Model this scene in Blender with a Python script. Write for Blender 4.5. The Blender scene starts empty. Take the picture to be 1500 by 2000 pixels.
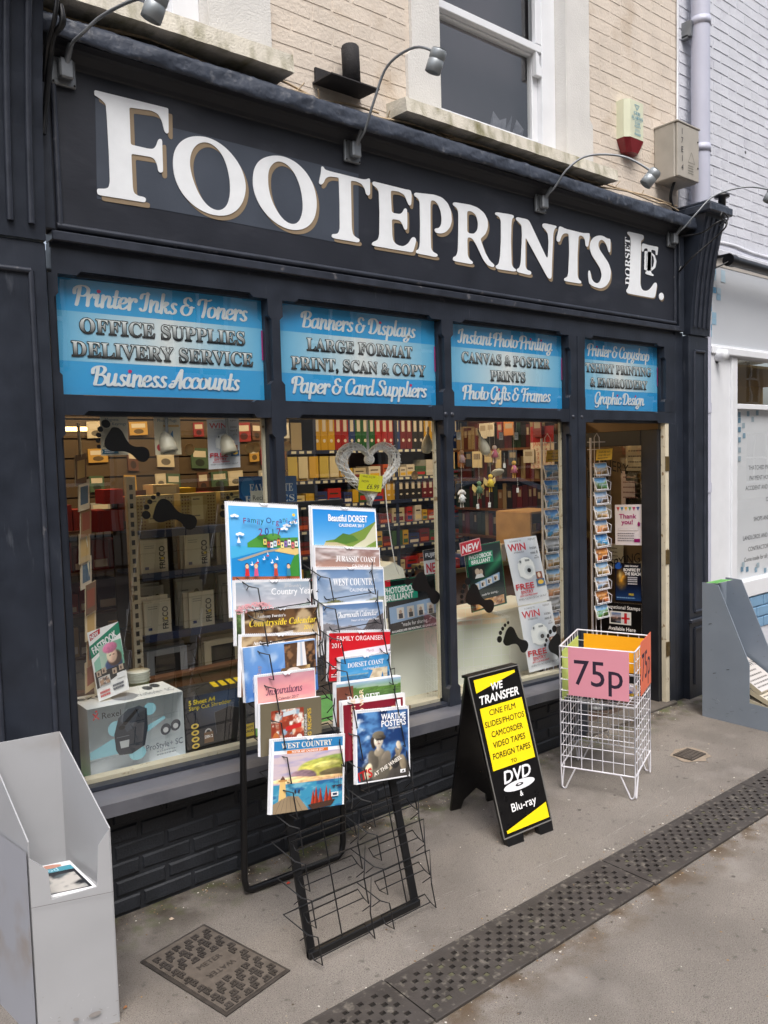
import bpy, math, random
import numpy as np
from mathutils import Vector, Matrix
S = bpy.context.scene
COL = S.collection
rnd = random.Random(7)
# ---------------------------------------------------------------- camera
FPX = 1560.0
_a = 650.0
_X = Vector((1928., -155., FPX)); _D = (FPX*FPX + 1928.*_a)/155.
_d = Vector((_a, _D, FPX)); _X.normalize(); _d.normalize()
_dep = _X.cross(_d)
if _dep.z < 0: _dep = -_dep
_dep.normalize()
CAM = Vector((0, -3.0123, 1.75))
def ray(px, py):
    v = Vector((px-750., py-1000., FPX))
    return Vector((_X.dot(v), _dep.dot(v), -_d.dot(v)))
def P(px, py, y=0.0):            # where the sight line meets the upright plane y
    r = ray(px, py); return CAM + r*((y-CAM.y)/r.y)
def G(px, py, z=0.0):            # ... the level plane z
    r = ray(px, py); return CAM + r*((z-CAM.z)/r.z)
def PX(px, py, x):               # ... the upright plane x
    r = ray(px, py); return CAM + r*((x-CAM.x)/r.x)
cd = bpy.data.cameras.new('camera'); cam = bpy.data.objects.new('camera', cd); COL.objects.link(cam)
cd.sensor_fit = 'VERTICAL'; cd.sensor_height = 36; cd.sensor_width = 27; cd.lens = FPX/2000*36
cd.clip_start = .05; cd.clip_end = 300
right = Vector((_X.x, _dep.x, -_d.x)); down = Vector((_X.y, _dep.y, -_d.y)); fwd = Vector((_X.z, _dep.z, -_d.z))
m = Matrix((( right.x, -down.x, -fwd.x, CAM.x), (right.y, -down.y, -fwd.y, CAM.y), (right.z, -down.z, -fwd.z, CAM.z), (0,0,0,1)))
cam.matrix_world = m
S.camera = cam
# ---------------------------------------------------------------- light
SUN_EL, SUN_AZ = math.radians(58), math.radians(205)      # azimuth of the sun, clockwise from +Y
w = bpy.data.worlds.new('World'); S.world = w; w.use_nodes = True
nt = w.node_tree; bg = nt.nodes['Background']
sky = nt.nodes.new('ShaderNodeTexSky'); sky.sky_type = 'NISHITA'; sky.sun_disc = False
sky.sun_elevation = SUN_EL; sky.sun_rotation = SUN_AZ
sky.air_density = 1.0; sky.dust_density = 5.0; sky.ozone_density = .6
hs = nt.nodes.new('ShaderNodeHueSaturation'); hs.inputs['Saturation'].default_value = .55
nt.links.new(sky.outputs[0], hs.inputs['Color']); nt.links.new(hs.outputs[0], bg.inputs[0])
bg.inputs[1].default_value = .14
sl = bpy.data.lights.new('sun', 'SUN'); sl.energy = 1.2; sl.angle = math.radians(30); sl.color = (1, .99, .98)
so = bpy.data.objects.new('sun', sl); COL.objects.link(so)
sd = Vector((math.sin(SUN_AZ)*math.cos(SUN_EL), math.cos(SUN_AZ)*math.cos(SUN_EL), math.sin(SUN_EL)))
so.rotation_euler = sd.to_track_quat('Z', 'Y').to_euler()
vs = S.view_settings
S.display_settings.display_device = 'sRGB'
vs.view_transform = 'Standard'; vs.look = 'None'; vs.gamma = 1; vs.use_curve_mapping = False; vs.exposure = .68
S.cycles.max_bounces = 7; S.cycles.diffuse_bounces = 3; S.cycles.glossy_bounces = 3; S.cycles.transparent_max_bounces = 10
S.cycles.sample_clamp_indirect = 4; S.cycles.caustics_reflective = False; S.cycles.caustics_refractive = False
# ---------------------------------------------------------------- materials
def lin(c):
    c = c/255.
    return c/12.92 if c <= .04045 else ((c+.055)/1.055)**2.4
def L3(c): return (lin(c[0]), lin(c[1]), lin(c[2]), 1)
MATS = {}
def mat(name, col, rough=.5, metal=0, bump=0, bscale=200, var=0, vscale=6, spec=.5, var2=None, v2scale=3, v2lo=.5, v2hi=.7, v2st=None, coat=0, bdist=.002, emit=0, bstretch=None):
    if name in MATS: return MATS[name]
    mt = bpy.data.materials.new(name); mt.use_nodes = True; n = mt.node_tree; b = n.nodes['Principled BSDF']
    base = L3(col); b.inputs['Base Color'].default_value = base
    b.inputs['Roughness'].default_value = rough; b.inputs['Metallic'].default_value = metal
    b.inputs['Specular IOR Level'].default_value = spec; b.inputs['Coat Weight'].default_value = coat
    tc = n.nodes.new('ShaderNodeNewGeometry')
    def noise(sc, det=4, stretch=None):
        t = n.nodes.new('ShaderNodeTexNoise'); t.inputs['Scale'].default_value = sc; t.inputs['Detail'].default_value = det
        if stretch:
            mp = n.nodes.new('ShaderNodeMapping'); mp.inputs['Scale'].default_value = stretch
            n.links.new(tc.outputs['Position'], mp.inputs['Vector']); n.links.new(mp.outputs[0], t.inputs['Vector'])
        else: n.links.new(tc.outputs['Position'], t.inputs['Vector'])
        return t
    cur = None
    if var:
        t = noise(vscale, 6); mx = n.nodes.new('ShaderNodeMix'); mx.data_type = 'RGBA'
        mx.inputs['A'].default_value = tuple(max(0, x*(1-var)) for x in base[:3])+(1,)
        mx.inputs['B'].default_value = tuple(min(1, x*(1+var)) for x in base[:3])+(1,)
        mr = n.nodes.new('ShaderNodeMapRange'); mr.inputs['From Min'].default_value = .3; mr.inputs['From Max'].default_value = .7
        n.links.new(t.outputs['Fac'], mr.inputs['Value']); n.links.new(mr.outputs[0], mx.inputs['Factor'])
        n.links.new(mx.outputs['Result'], b.inputs['Base Color']); cur = mx.outputs['Result']
        mr2 = n.nodes.new('ShaderNodeMapRange'); mr2.inputs['To Min'].default_value = max(0, rough-.1); mr2.inputs['To Max'].default_value = min(1, rough+.12)
        n.links.new(t.outputs['Fac'], mr2.inputs['Value']); n.links.new(mr2.outputs[0], b.inputs['Roughness'])
    if var2:
        t = noise(v2scale, 8, v2st); mx = n.nodes.new('ShaderNodeMix'); mx.data_type = 'RGBA'
        if cur: n.links.new(cur, mx.inputs['A'])
        else: mx.inputs['A'].default_value = base
        mx.inputs['B'].default_value = L3(var2)
        mr = n.nodes.new('ShaderNodeMapRange'); mr.inputs['From Min'].default_value = v2lo; mr.inputs['From Max'].default_value = v2hi
        n.links.new(t.outputs['Fac'], mr.inputs['Value']); n.links.new(mr.outputs[0], mx.inputs['Factor'])
        n.links.new(mx.outputs['Result'], b.inputs['Base Color']); cur = mx.outputs['Result']
    if bump:
        t = noise(bscale, 5, bstretch); bp = n.nodes.new('ShaderNodeBump'); bp.inputs['Strength'].default_value = bump; bp.inputs['Distance'].default_value = bdist
        n.links.new(t.outputs['Fac'], bp.inputs['Height']); n.links.new(bp.outputs[0], b.inputs['Normal'])
    if emit:
        b.inputs['Emission Color'].default_value = base; b.inputs['Emission Strength'].default_value = emit
    MATS[name] = mt; return mt
def printmat(name, rough, coat=0, bump=0):
    mt = bpy.data.materials.new(name); mt.use_nodes = True; n = mt.node_tree; b = n.nodes['Principled BSDF']
    at = n.nodes.new('ShaderNodeAttribute'); at.attribute_name = 'Col'
    n.links.new(at.outputs['Color'], b.inputs['Base Color']); b.inputs['Roughness'].default_value = rough; b.inputs['Coat Weight'].default_value = coat
    tc = n.nodes.new('ShaderNodeNewGeometry'); t = n.nodes.new('ShaderNodeTexNoise'); t.inputs['Scale'].default_value = 9
    n.links.new(tc.outputs['Position'], t.inputs['Vector'])
    bp = n.nodes.new('ShaderNodeBump'); bp.inputs['Strength'].default_value = .5; bp.inputs['Distance'].default_value = .004+bump
    n.links.new(t.outputs['Fac'], bp.inputs['Height']); n.links.new(bp.outputs[0], b.inputs['Normal'])
    MATS[name] = mt; return mt
PR = printmat('printed_card', .3, .25); PRM = printmat('matt_print', .7); PRG = printmat('vinyl_print', .2, .4)
DARK = mat('slate_black_paint', (38,43,53), .36, bump=.35, bscale=90, var=.22, vscale=9, bdist=.002, bstretch=(1,1,.2), var2=(74,78,86), v2scale=30, v2lo=.66, v2hi=.76, v2st=(1,1,.15))
DARKF = mat('fascia_paint', (34,37,46), .42, bump=.3, bscale=70, var=.16, vscale=5, bdist=.0015, bstretch=(.3,1,1), var2=(58,60,68), v2scale=8, v2lo=.56, v2hi=.8, v2st=(.4,1,1))
DARKM = mat('dark_moulding_paint', (46,50,60), .36, bump=.4, bscale=60, var=.25, vscale=14, var2=(96,95,98), v2scale=22, v2lo=.66, v2hi=.75)
DARKB = mat('black_brick_paint', (38,41,47), .55, bump=.8, bscale=120, var=.25, vscale=12, bdist=.003, var2=(120,116,108), v2scale=90, v2lo=.76, v2hi=.8)
LEAD = mat('painted_lead', (54,60,72), .4, bump=1, bscale=16, var=.2, vscale=10, bdist=.010, var2=(112,114,120), v2scale=26, v2lo=.60, v2hi=.80)
SILLP = mat('grey_sill_paint', (98,99,106), .45, bump=.4, bscale=60, var=.1, vscale=8, var2=(74,76,84), v2scale=5, v2lo=.5, v2hi=.72)
CREAM = mat('cream_masonry_paint', (212,200,186), .8, bump=.9, bscale=70, var=.07, vscale=7, bdist=.004, var2=(180,160,136), v2scale=4.5, v2lo=.55, v2hi=.85)
WHB = mat('white_masonry_paint', (206,208,216), .7, bump=.8, bscale=60, var=.05, vscale=7, bdist=.004, var2=(176,176,188), v2scale=5, v2lo=.6, v2hi=.8)
STONE = mat('painted_stone', (212,210,206), .8, bump=.9, bscale=110, var=.06, vscale=6, bdist=.003)
STONEM = mat('mossy_painted_stone', (208,202,188), .85, bump=.9, bscale=110, var=.12, vscale=8, bdist=.004, var2=(118,114,78), v2scale=7, v2lo=.46, v2hi=.78, v2st=(2.2,1,.9))
WHITE = mat('white_gloss_paint', (226,228,232), .35, bump=.2, bscale=50, var=.04, vscale=6)
LETW = mat('white_sign_paint', (232,235,238), .5, bump=.2, bscale=60, var=.03, vscale=20)
TAN = mat('gold_shade_paint', (140,122,98), .5, var=.06, vscale=20)
BLUEP = mat('blue_slate_paint', (62,69,81), .5, bump=.3, bscale=50, var=.1, vscale=7)
GREYP = mat('grey_enamel', (150,156,164), .45, var=.06, vscale=10, bump=.15, bscale=60, var2=(120,112,104), v2scale=16, v2lo=.68, v2hi=.8)
GREYC = mat('grey_cardboard', (170,171,174), .5, var=.04, vscale=5, bump=.2, bscale=20, var2=(150,144,138), v2scale=4, v2lo=.62, v2hi=.85)
METALG = mat('grey_cast_metal', (132,136,140), .45, metal=.5, bump=.3, bscale=60, var=.15, vscale=20)
LAMPG = mat('lamp_grey', (150,156,160), .4, metal=.35, var=.08, vscale=20)
LAMPW = mat('lamp_white_lens', (225,232,236), .2)
BLACK = mat('black_steel', (20,20,22), .35, var=.2, vscale=30)
BLACKM = mat('black_board', (16,15,16), .3, var=.25, vscale=20, bump=.2, bscale=40)
WIRE = mat('black_wire', (22,22,24), .35)
WWIRE = mat('white_coated_wire', (226,224,230), .35, var=.05, vscale=40)
CREAMW = mat('cream_frame_paint', (216,206,182), .5, var=.08, vscale=12, bump=.3, bscale=50, var2=(140,112,74), v2scale=25, v2lo=.62, v2hi=.7)
BRASS = mat('old_brass', (110,92,58), .5, metal=.6, var=.3, vscale=40)
WOOD = mat('pale_wood', (196,158,104), .5, bump=.3, bscale=40, var=.15, vscale=10)
DWOOD = mat('brown_wood', (96,62,40), .5, var=.25, vscale=12, bump=.3, bscale=40)
OLIVE = mat('brown_slatwall', (88,72,50), .6, var=.15, vscale=6)
BLUESH = mat('blue_shelf_metal', (38,52,88), .4, var=.1, vscale=10)
WHITEB = mat('white_melamine', (226,230,222), .4, var=.02, vscale=3)
GREENF = mat('green_felt', (92,170,84), .9, var=.1, vscale=12)
CARPET = mat('shop_carpet', (64,50,42), .95, var=.3, vscale=30)
SHOPW = mat('shop_wall', (120,100,76), .8, var=.1, vscale=2)
SHOPC = mat('shop_ceiling', (216,196,160), .9, var=.04, vscale=2)
CABLE = mat('cable_cream', (190,168,138), .6, var=.2, vscale=40)
REDP = mat('red_plastic', (126,34,40), .3, var=.1, vscale=20)
RIBW = mat('white_wicker', (246,245,244), .6, var=.06, vscale=60)
RUST = mat('bitumen_black', (42,40,42), .8, bump=.8, bscale=160, var=.3, vscale=30, bdist=.003)
ASPH = mat('asphalt', (134,127,120), .9, bump=1, bscale=220, var=.16, vscale=1.6, bdist=.006)
IRON = mat('rusty_iron', (92,84,77), .75, bump=.5, bscale=120, var=.2, vscale=30, bdist=.002)
IROND = mat('dark_iron', (58,53,50), .6, bump=.5, bscale=120, var=.3, vscale=30, bdist=.002)
GRATE = mat('grate_iron', (66,61,58), .6, bump=.7, bscale=150, var=.22, vscale=9, bdist=.002, var2=(112,106,98), v2scale=40, v2lo=.56, v2hi=.72)
HOLE = mat('dark_hole_floor', (30,27,24), .95, var=.3, vscale=60)  # dark brown floor of the grate holes
def asphalt_nodes():                                       # aggregate speckle, damp patches and moss at the foot of the wall
    n = ASPH.node_tree; b = n.nodes['Principled BSDF']; cur = b.inputs['Base Color'].links[0].from_socket
    g = n.nodes.new('ShaderNodeNewGeometry')
    def nz(sc, d=3):
        t = n.nodes.new('ShaderNodeTexNoise'); t.inputs['Scale'].default_value = sc; t.inputs['Detail'].default_value = d
        n.links.new(g.outputs['Position'], t.inputs['Vector']); return t.outputs['Fac']
    def mr(s, a, c, lo=0, hi=1):
        m_ = n.nodes.new('ShaderNodeMapRange'); m_.inputs['From Min'].default_value = a; m_.inputs['From Max'].default_value = c
        m_.inputs['To Min'].default_value = lo; m_.inputs['To Max'].default_value = hi
        n.links.new(s, m_.inputs['Value']); return m_.outputs[0]
    def mix(A, col, fac):
        x = n.nodes.new('ShaderNodeMix'); x.data_type = 'RGBA'; n.links.new(A, x.inputs['A']); x.inputs['B'].default_value = L3(col)
        n.links.new(fac, x.inputs['Factor']); return x.outputs['Result']
    cur = mix(cur, (176,168,158), mr(nz(300, 2), .58, .68, 0, .8))
    cur = mix(cur, (72,69,66), mr(nz(240, 2), .57, .66, 0, .85))
    cur = mix(cur, (222,214,204), mr(nz(150, 2), .755, .78, 0, .8))
    cur = mix(cur, (92,86,81), mr(nz(1.3, 7), .50, .66, 0, .5)); cur = mix(cur, (74,70,66), mr(nz(23, 9), .62, .72, 0, .55)); cur = mix(cur, (160,154,148), mr(nz(2.7, 9), .60, .74, 0, .5))
    sp = n.nodes.new('ShaderNodeSeparateXYZ'); n.links.new(g.outputs['Position'], sp.inputs[0])
    def mul(A, B):
        x = n.nodes.new('ShaderNodeMath'); x.operation = 'MULTIPLY'; n.links.new(A, x.inputs[0]); n.links.new(B, x.inputs[1]); return x.outputs[0]
    near = mr(sp.outputs['Y'], -.30, -.06); cur = mix(cur, (60,52,42), mul(near, mr(nz(7, 6), .35, .6)))
    cur = mix(cur, (84,92,48), mul(mr(sp.outputs['Y'], -.28, -.05), mr(nz(11, 6), .5, .68, 0, .8)))
    e1 = mul(mr(sp.outputs['Y'], -1.42, -1.27), mr(sp.outputs['Y'], -1.0, -1.26))
    cur = mix(cur, (96,80,62), mul(mr(sp.outputs['Y'], -1.40, -1.26), mul(mr(nz(9, 6), .42, .6), mr(sp.outputs['Y'], -1.2, -1.25))))
    n.links.new(cur, b.inputs['Base Color'])
asphalt_nodes()
def glassmat():
    mt = bpy.data.materials.new('window_glass'); mt.use_nodes = True; n = mt.node_tree
    n.nodes.remove(n.nodes['Principled BSDF']); o = n.nodes['Material Output']
    tr = n.nodes.new('ShaderNodeBsdfTransparent'); tr.inputs[0].default_value = (.95, .97, .96, 1)
    gl = n.nodes.new('ShaderNodeBsdfGlossy'); gl.inputs['Roughness'].default_value = .0
    fr = n.nodes.new('ShaderNodeLayerWeight'); pw = n.nodes.new('ShaderNodeMath'); pw.operation = 'POWER'; pw.inputs[1].default_value = 5
    n.links.new(fr.outputs['Facing'], pw.inputs[0])
    ml = n.nodes.new('ShaderNodeMath'); ml.operation = 'MULTIPLY_ADD'; ml.inputs[1].default_value = .9; ml.inputs[2].default_value = .15; ml.use_clamp = True
    g = n.nodes.new('ShaderNodeNewGeometry'); t = n.nodes.new('ShaderNodeTexNoise'); t.inputs['Scale'].default_value = 2.2
    bp = n.nodes.new('ShaderNodeBump'); bp.inputs['Strength'].default_value = .25; bp.inputs['Distance'].default_value = .003
    n.links.new(g.outputs['Position'], t.inputs['Vector']); n.links.new(t.outputs['Fac'], bp.inputs['Height']); n.links.new(bp.outputs[0], gl.inputs['Normal'])
    mx = n.nodes.new('ShaderNodeMixShader'); n.links.new(pw.outputs[0], ml.inputs[0]); n.links.new(ml.outputs[0], mx.inputs[0])
    n.links.new(tr.outputs[0], mx.inputs[1]); n.links.new(gl.outputs[0], mx.inputs[2]); n.links.new(mx.outputs[0], o.inputs['Surface'])
    MATS['window_glass'] = mt; return mt
GLASS = glassmat()
# ---------------------------------------------------------------- mesh builder
class MB:
    def __init__(s): s.v = []; s.f = []; s.mi = []; s.fc = []; s.sm = []
    def add(s, vs, fs, mi=0, col=None, sm=False):
        k = len(s.v); s.v += [tuple(a) for a in vs]
        for f in fs:
            s.f.append(tuple(i+k for i in f)); s.mi.append(mi); s.sm.append(sm)
            s.fc.append([col]*len(f) if not isinstance(col, list) else [col[i] for i in f])
        return s
    def box(s, x0, y0, z0, x1, y1, z1, col=None, mi=0, b=0):
        if x0 > x1: x0, x1 = x1, x0
        if y0 > y1: y0, y1 = y1, y0
        if z0 > z1: z0, z1 = z1, z0
        if b:
            b = min(b, (x1-x0)*.45, (y1-y0)*.45, (z1-z0)*.45)
            return s.bbox((x0,y0,z0), (x1,y1,z1), b, col, mi)
        v = [(x0,y0,z0),(x1,y0,z0),(x1,y1,z0),(x0,y1,z0),(x0,y0,z1),(x1,y0,z1),(x1,y1,z1),(x0,y1,z1)]
        return s.add(v, [(0,3,2,1),(4,5,6,7),(0,1,5,4),(1,2,6,5),(2,3,7,6),(3,0,4,7)], mi, col)
    def bbox(s, a, c, b, col=None, mi=0):
        vs = []; lo, hi = a, c; idx = {}
        for sx in (0,1):
            for sy in (0,1):
                for sz in (0,1):
                    p = [hi[0] if sx else lo[0], hi[1] if sy else lo[1], hi[2] if sz else lo[2]]
                    for ax in range(3):
                        q = list(p)
                        for k in range(3):
                            if k != ax: q[k] += -b if (sx,sy,sz)[k] else b
                        idx[(sx,sy,sz,ax)] = len(vs); vs.append(q)
        f = []
        for ax in range(3):
            o = [k for k in range(3) if k != ax]
            for sgn in (0,1):
                q = []
                for (i,j) in ((0,0),(1,0),(1,1),(0,1)):
                    c_ = [0,0,0]; c_[ax] = sgn; c_[o[0]] = i; c_[o[1]] = j; q.append(idx[(*c_, ax)])
                if (sgn == 1) == (ax == 1): q.reverse()
                f.append(tuple(q))
        for ax in range(3):                                    # edges along ax
            o = [k for k in range(3) if k != ax]
            for i in (0,1):
                for j in (0,1):
                    c0 = [0,0,0]; c1 = [0,0,0]; c1[ax] = 1
                    for c_ in (c0,c1): c_[o[0]] = i; c_[o[1]] = j
                    q = [idx[(*c0,o[0])], idx[(*c1,o[0])], idx[(*c1,o[1])], idx[(*c0,o[1])]]
                    f.append(tuple(q))
        for sx in (0,1):
            for sy in (0,1):
                for sz in (0,1): f.append((idx[(sx,sy,sz,0)], idx[(sx,sy,sz,1)], idx[(sx,sy,sz,2)]))
        return s.add(vs, f, mi, col)
    def hexa(s, pts, col=None, mi=0):                          # 4 bottom + 4 top corners
        return s.add(pts, [(0,3,2,1),(4,5,6,7),(0,1,5,4),(1,2,6,5),(2,3,7,6),(3,0,4,7)], mi, col)
    def prism(s, poly, o, u, v, depth, col=None, mi=0):        # poly in (a,b); extruded by the vector depth
        o, u, v, depth = Vector(o), Vector(u), Vector(v), Vector(depth)
        n = len(poly); a = [o+u*p[0]+v*p[1] for p in poly]; b = [p+depth for p in a]
        return s.add(a+b, [tuple(range(n)), tuple(range(2*n-1, n-1, -1))]+[(i,(i+1) % n,(i+1) % n+n,i+n) for i in range(n)], mi, col)
    def tube(s, pts, r, n=8, col=None, mi=0, closed=False, sm=True):
        pts = [Vector(p) for p in pts]; N = len(pts)
        rs = r if isinstance(r, (list, tuple)) else [r]*N
        vs = []; up = None
        for i, p in enumerate(pts):
            a = pts[i-1] if (i or closed) else pts[i]; b = pts[(i+1) % N] if (i < N-1 or closed) else pts[i]
            t = (b-a)
            if t.length < 1e-9: t = Vector((0,0,1))
            t.normalize()
            if up is None: up = t.orthogonal().normalized()
            else:
                up = up-t*up.dot(t)
                if up.length < 1e-6: up = t.orthogonal()
                up.normalize()
            w_ = t.cross(up)
            for k in range(n):
                an = 2*math.pi*k/n; vs.append(p+(up*math.cos(an)+w_*math.sin(an))*rs[i])
        f = []
        for i in range(N if closed else N-1):
            j = (i+1) % N
            for k in range(n): f.append((i*n+k, i*n+(k+1) % n, j*n+(k+1) % n, j*n+k))
        s.add(vs, f, mi, col, sm)
        if not closed: s.add(vs[:n], [tuple(range(n-1,-1,-1))], mi, col); s.add(vs[-n:], [tuple(range(n))], mi, col)
        return s
    def lathe(s, prof, o, axis, n=20, col=None, mi=0):         # prof: (radius, distance along the axis)
        o = Vector(o); ax = Vector(axis).normalized(); a = ax.orthogonal().normalized(); b = ax.cross(a)
        vs = [o+ax*h+(a*math.cos(2*math.pi*k/n)+b*math.sin(2*math.pi*k/n))*r for r, h in prof for k in range(n)]
        f = [(i*n+k, i*n+(k+1) % n, (i+1)*n+(k+1) % n, (i+1)*n+k) for i in range(len(prof)-1) for k in range(n)]
        return s.add(vs, f, mi, col, True)
    def disc(s, o, nrm, rx, n=16, col=None, mi=0):
        o = Vector(o); ax = Vector(nrm).normalized(); a = ax.orthogonal().normalized(); b = ax.cross(a)
        return s.add([o+(a*math.cos(2*math.pi*k/n)+b*math.sin(2*math.pi*k/n))*rx for k in range(n)], [tuple(range(n))], mi, col)
    def mesh(s, name, mats):
        me = bpy.data.meshes.new(name); me.from_pydata(s.v, [], s.f)
        for m_ in (mats if isinstance(mats, (list, tuple)) else [mats]): me.materials.append(m_)
        if me.polygons:
            me.polygons.foreach_set('material_index', s.mi); me.polygons.foreach_set('use_smooth', s.sm)
            if any(c and c[0] is not None for c in s.fc):
                at = me.color_attributes.new('Col', 'FLOAT_COLOR', 'CORNER'); out = []
                for c in s.fc:
                    for x in c: out += x if x else (.5,.5,.5,1)
                at.data.foreach_set('color', out)
        me.update(); return me
def worldloc(o):
    v = Vector((0,0,0))
    while o: v += o.location; o = o.parent
    return v
def obj(name, mb, mats, parent=None, local=False, label=None, kind=None):
    me = mb if isinstance(mb, bpy.types.Mesh) else mb.mesh(name, mats)
    o = bpy.data.objects.new(name, me); COL.objects.link(o)
    if parent:
        o.parent = parent
        if not local: o.location = -worldloc(parent)
    if label: o['label'] = label
    if kind: o['kind'] = kind
    return o
def tag(o, label, cat, group=None):
    o['label'] = label; o['category'] = cat
    if group: o['group'] = group
    return o
def thing(name, label, cat, loc=(0,0,0), group=None, rz=0):
    o = bpy.data.objects.new(name, None); COL.objects.link(o); o.location = loc; o.rotation_euler = (0,0,rz); o.empty_display_size = .1
    return tag(o, label, cat, group)
def solo(name, mb, mats, label, cat, group=None):            # a thing that is one mesh, its origin at its foot
    vs = mb.v; c = Vector(((min(v[0] for v in vs)+max(v[0] for v in vs))/2, (min(v[1] for v in vs)+max(v[1] for v in vs))/2, min(v[2] for v in vs)))
    mb.v = [(v[0]-c.x, v[1]-c.y, v[2]-c.z) for v in vs]
    o = obj(name, mb, mats); o.location = c; return tag(o, label, cat, group)
def struct(name, mb, mats):
    o = obj(name, mb, mats); o['kind'] = 'structure'; return o
def copy_thing(o, loc, label=None, rz=None):
    c = o.copy(); COL.objects.link(c); c.location = loc
    if rz is not None: c.rotation_euler = (0,0,rz)
    if label: c['label'] = label
    for ch in list(o.children):
        d = ch.copy(); COL.objects.link(d); d.parent = c
        for g in list(ch.children):
            e = g.copy(); COL.objects.link(e); e.parent = d
    return c
# ---------------------------------------------------------------- lettering
_TC = {}
STY = {'n': None, 'serif': (0x1D400, 0x1D41A, 0x1D7CE), 'serifi': (0x1D468, 0x1D482, 0x1D7CE), 'thini': (0x1D434, 0x1D44E, None), 'script': (0x1D4D0, 0x1D4EA, 0x1D7CE),
       'b': (0x1D5D4, 0x1D5EE, 0x1D7EC), 'bi': (0x1D63C, 0x1D656, 0x1D7EC)}
_KEEP = bpy.data.curves.new('t', 'FONT')                     # keeps loaded glyphs alive between strings
def glyphs(t, st='n', off=0, res=3, shear=0, sp=1):
    sh = shear+{'bi': .2, 'serifi': .22, 'thini': .22}.get(st, 0); tb = STY['serif'] if st.startswith('serif') else None; key = (t, bool(tb), sh)
    if key in _TC: return _TC[key]
    o_ = ''
    for c in t:
        if tb and 'A' <= c <= 'Z': o_ += chr(tb[0]+ord(c)-65)
        elif tb and 'a' <= c <= 'z': o_ += chr(tb[1]+ord(c)-97)
        else: o_ += c
    cu = bpy.data.curves.new('t', 'FONT') if t else _KEEP; cu.body = o_; cu.resolution_u = 3
    ob = bpy.data.objects.new('t', cu); me = bpy.data.meshes.new_from_object(ob)
    v = np.array([x.co[:2] for x in me.vertices]) if len(me.vertices) else np.zeros((1,2)); f = [tuple(p.vertices) for p in me.polygons]
    bpy.data.objects.remove(ob); bpy.data.curves.remove(cu); bpy.data.meshes.remove(me)
    v = v/.7; v = np.stack([v[:,0]+v[:,1]*sh, v[:,1]], 1)
    _TC[key] = (v, f); return _TC[key]
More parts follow.
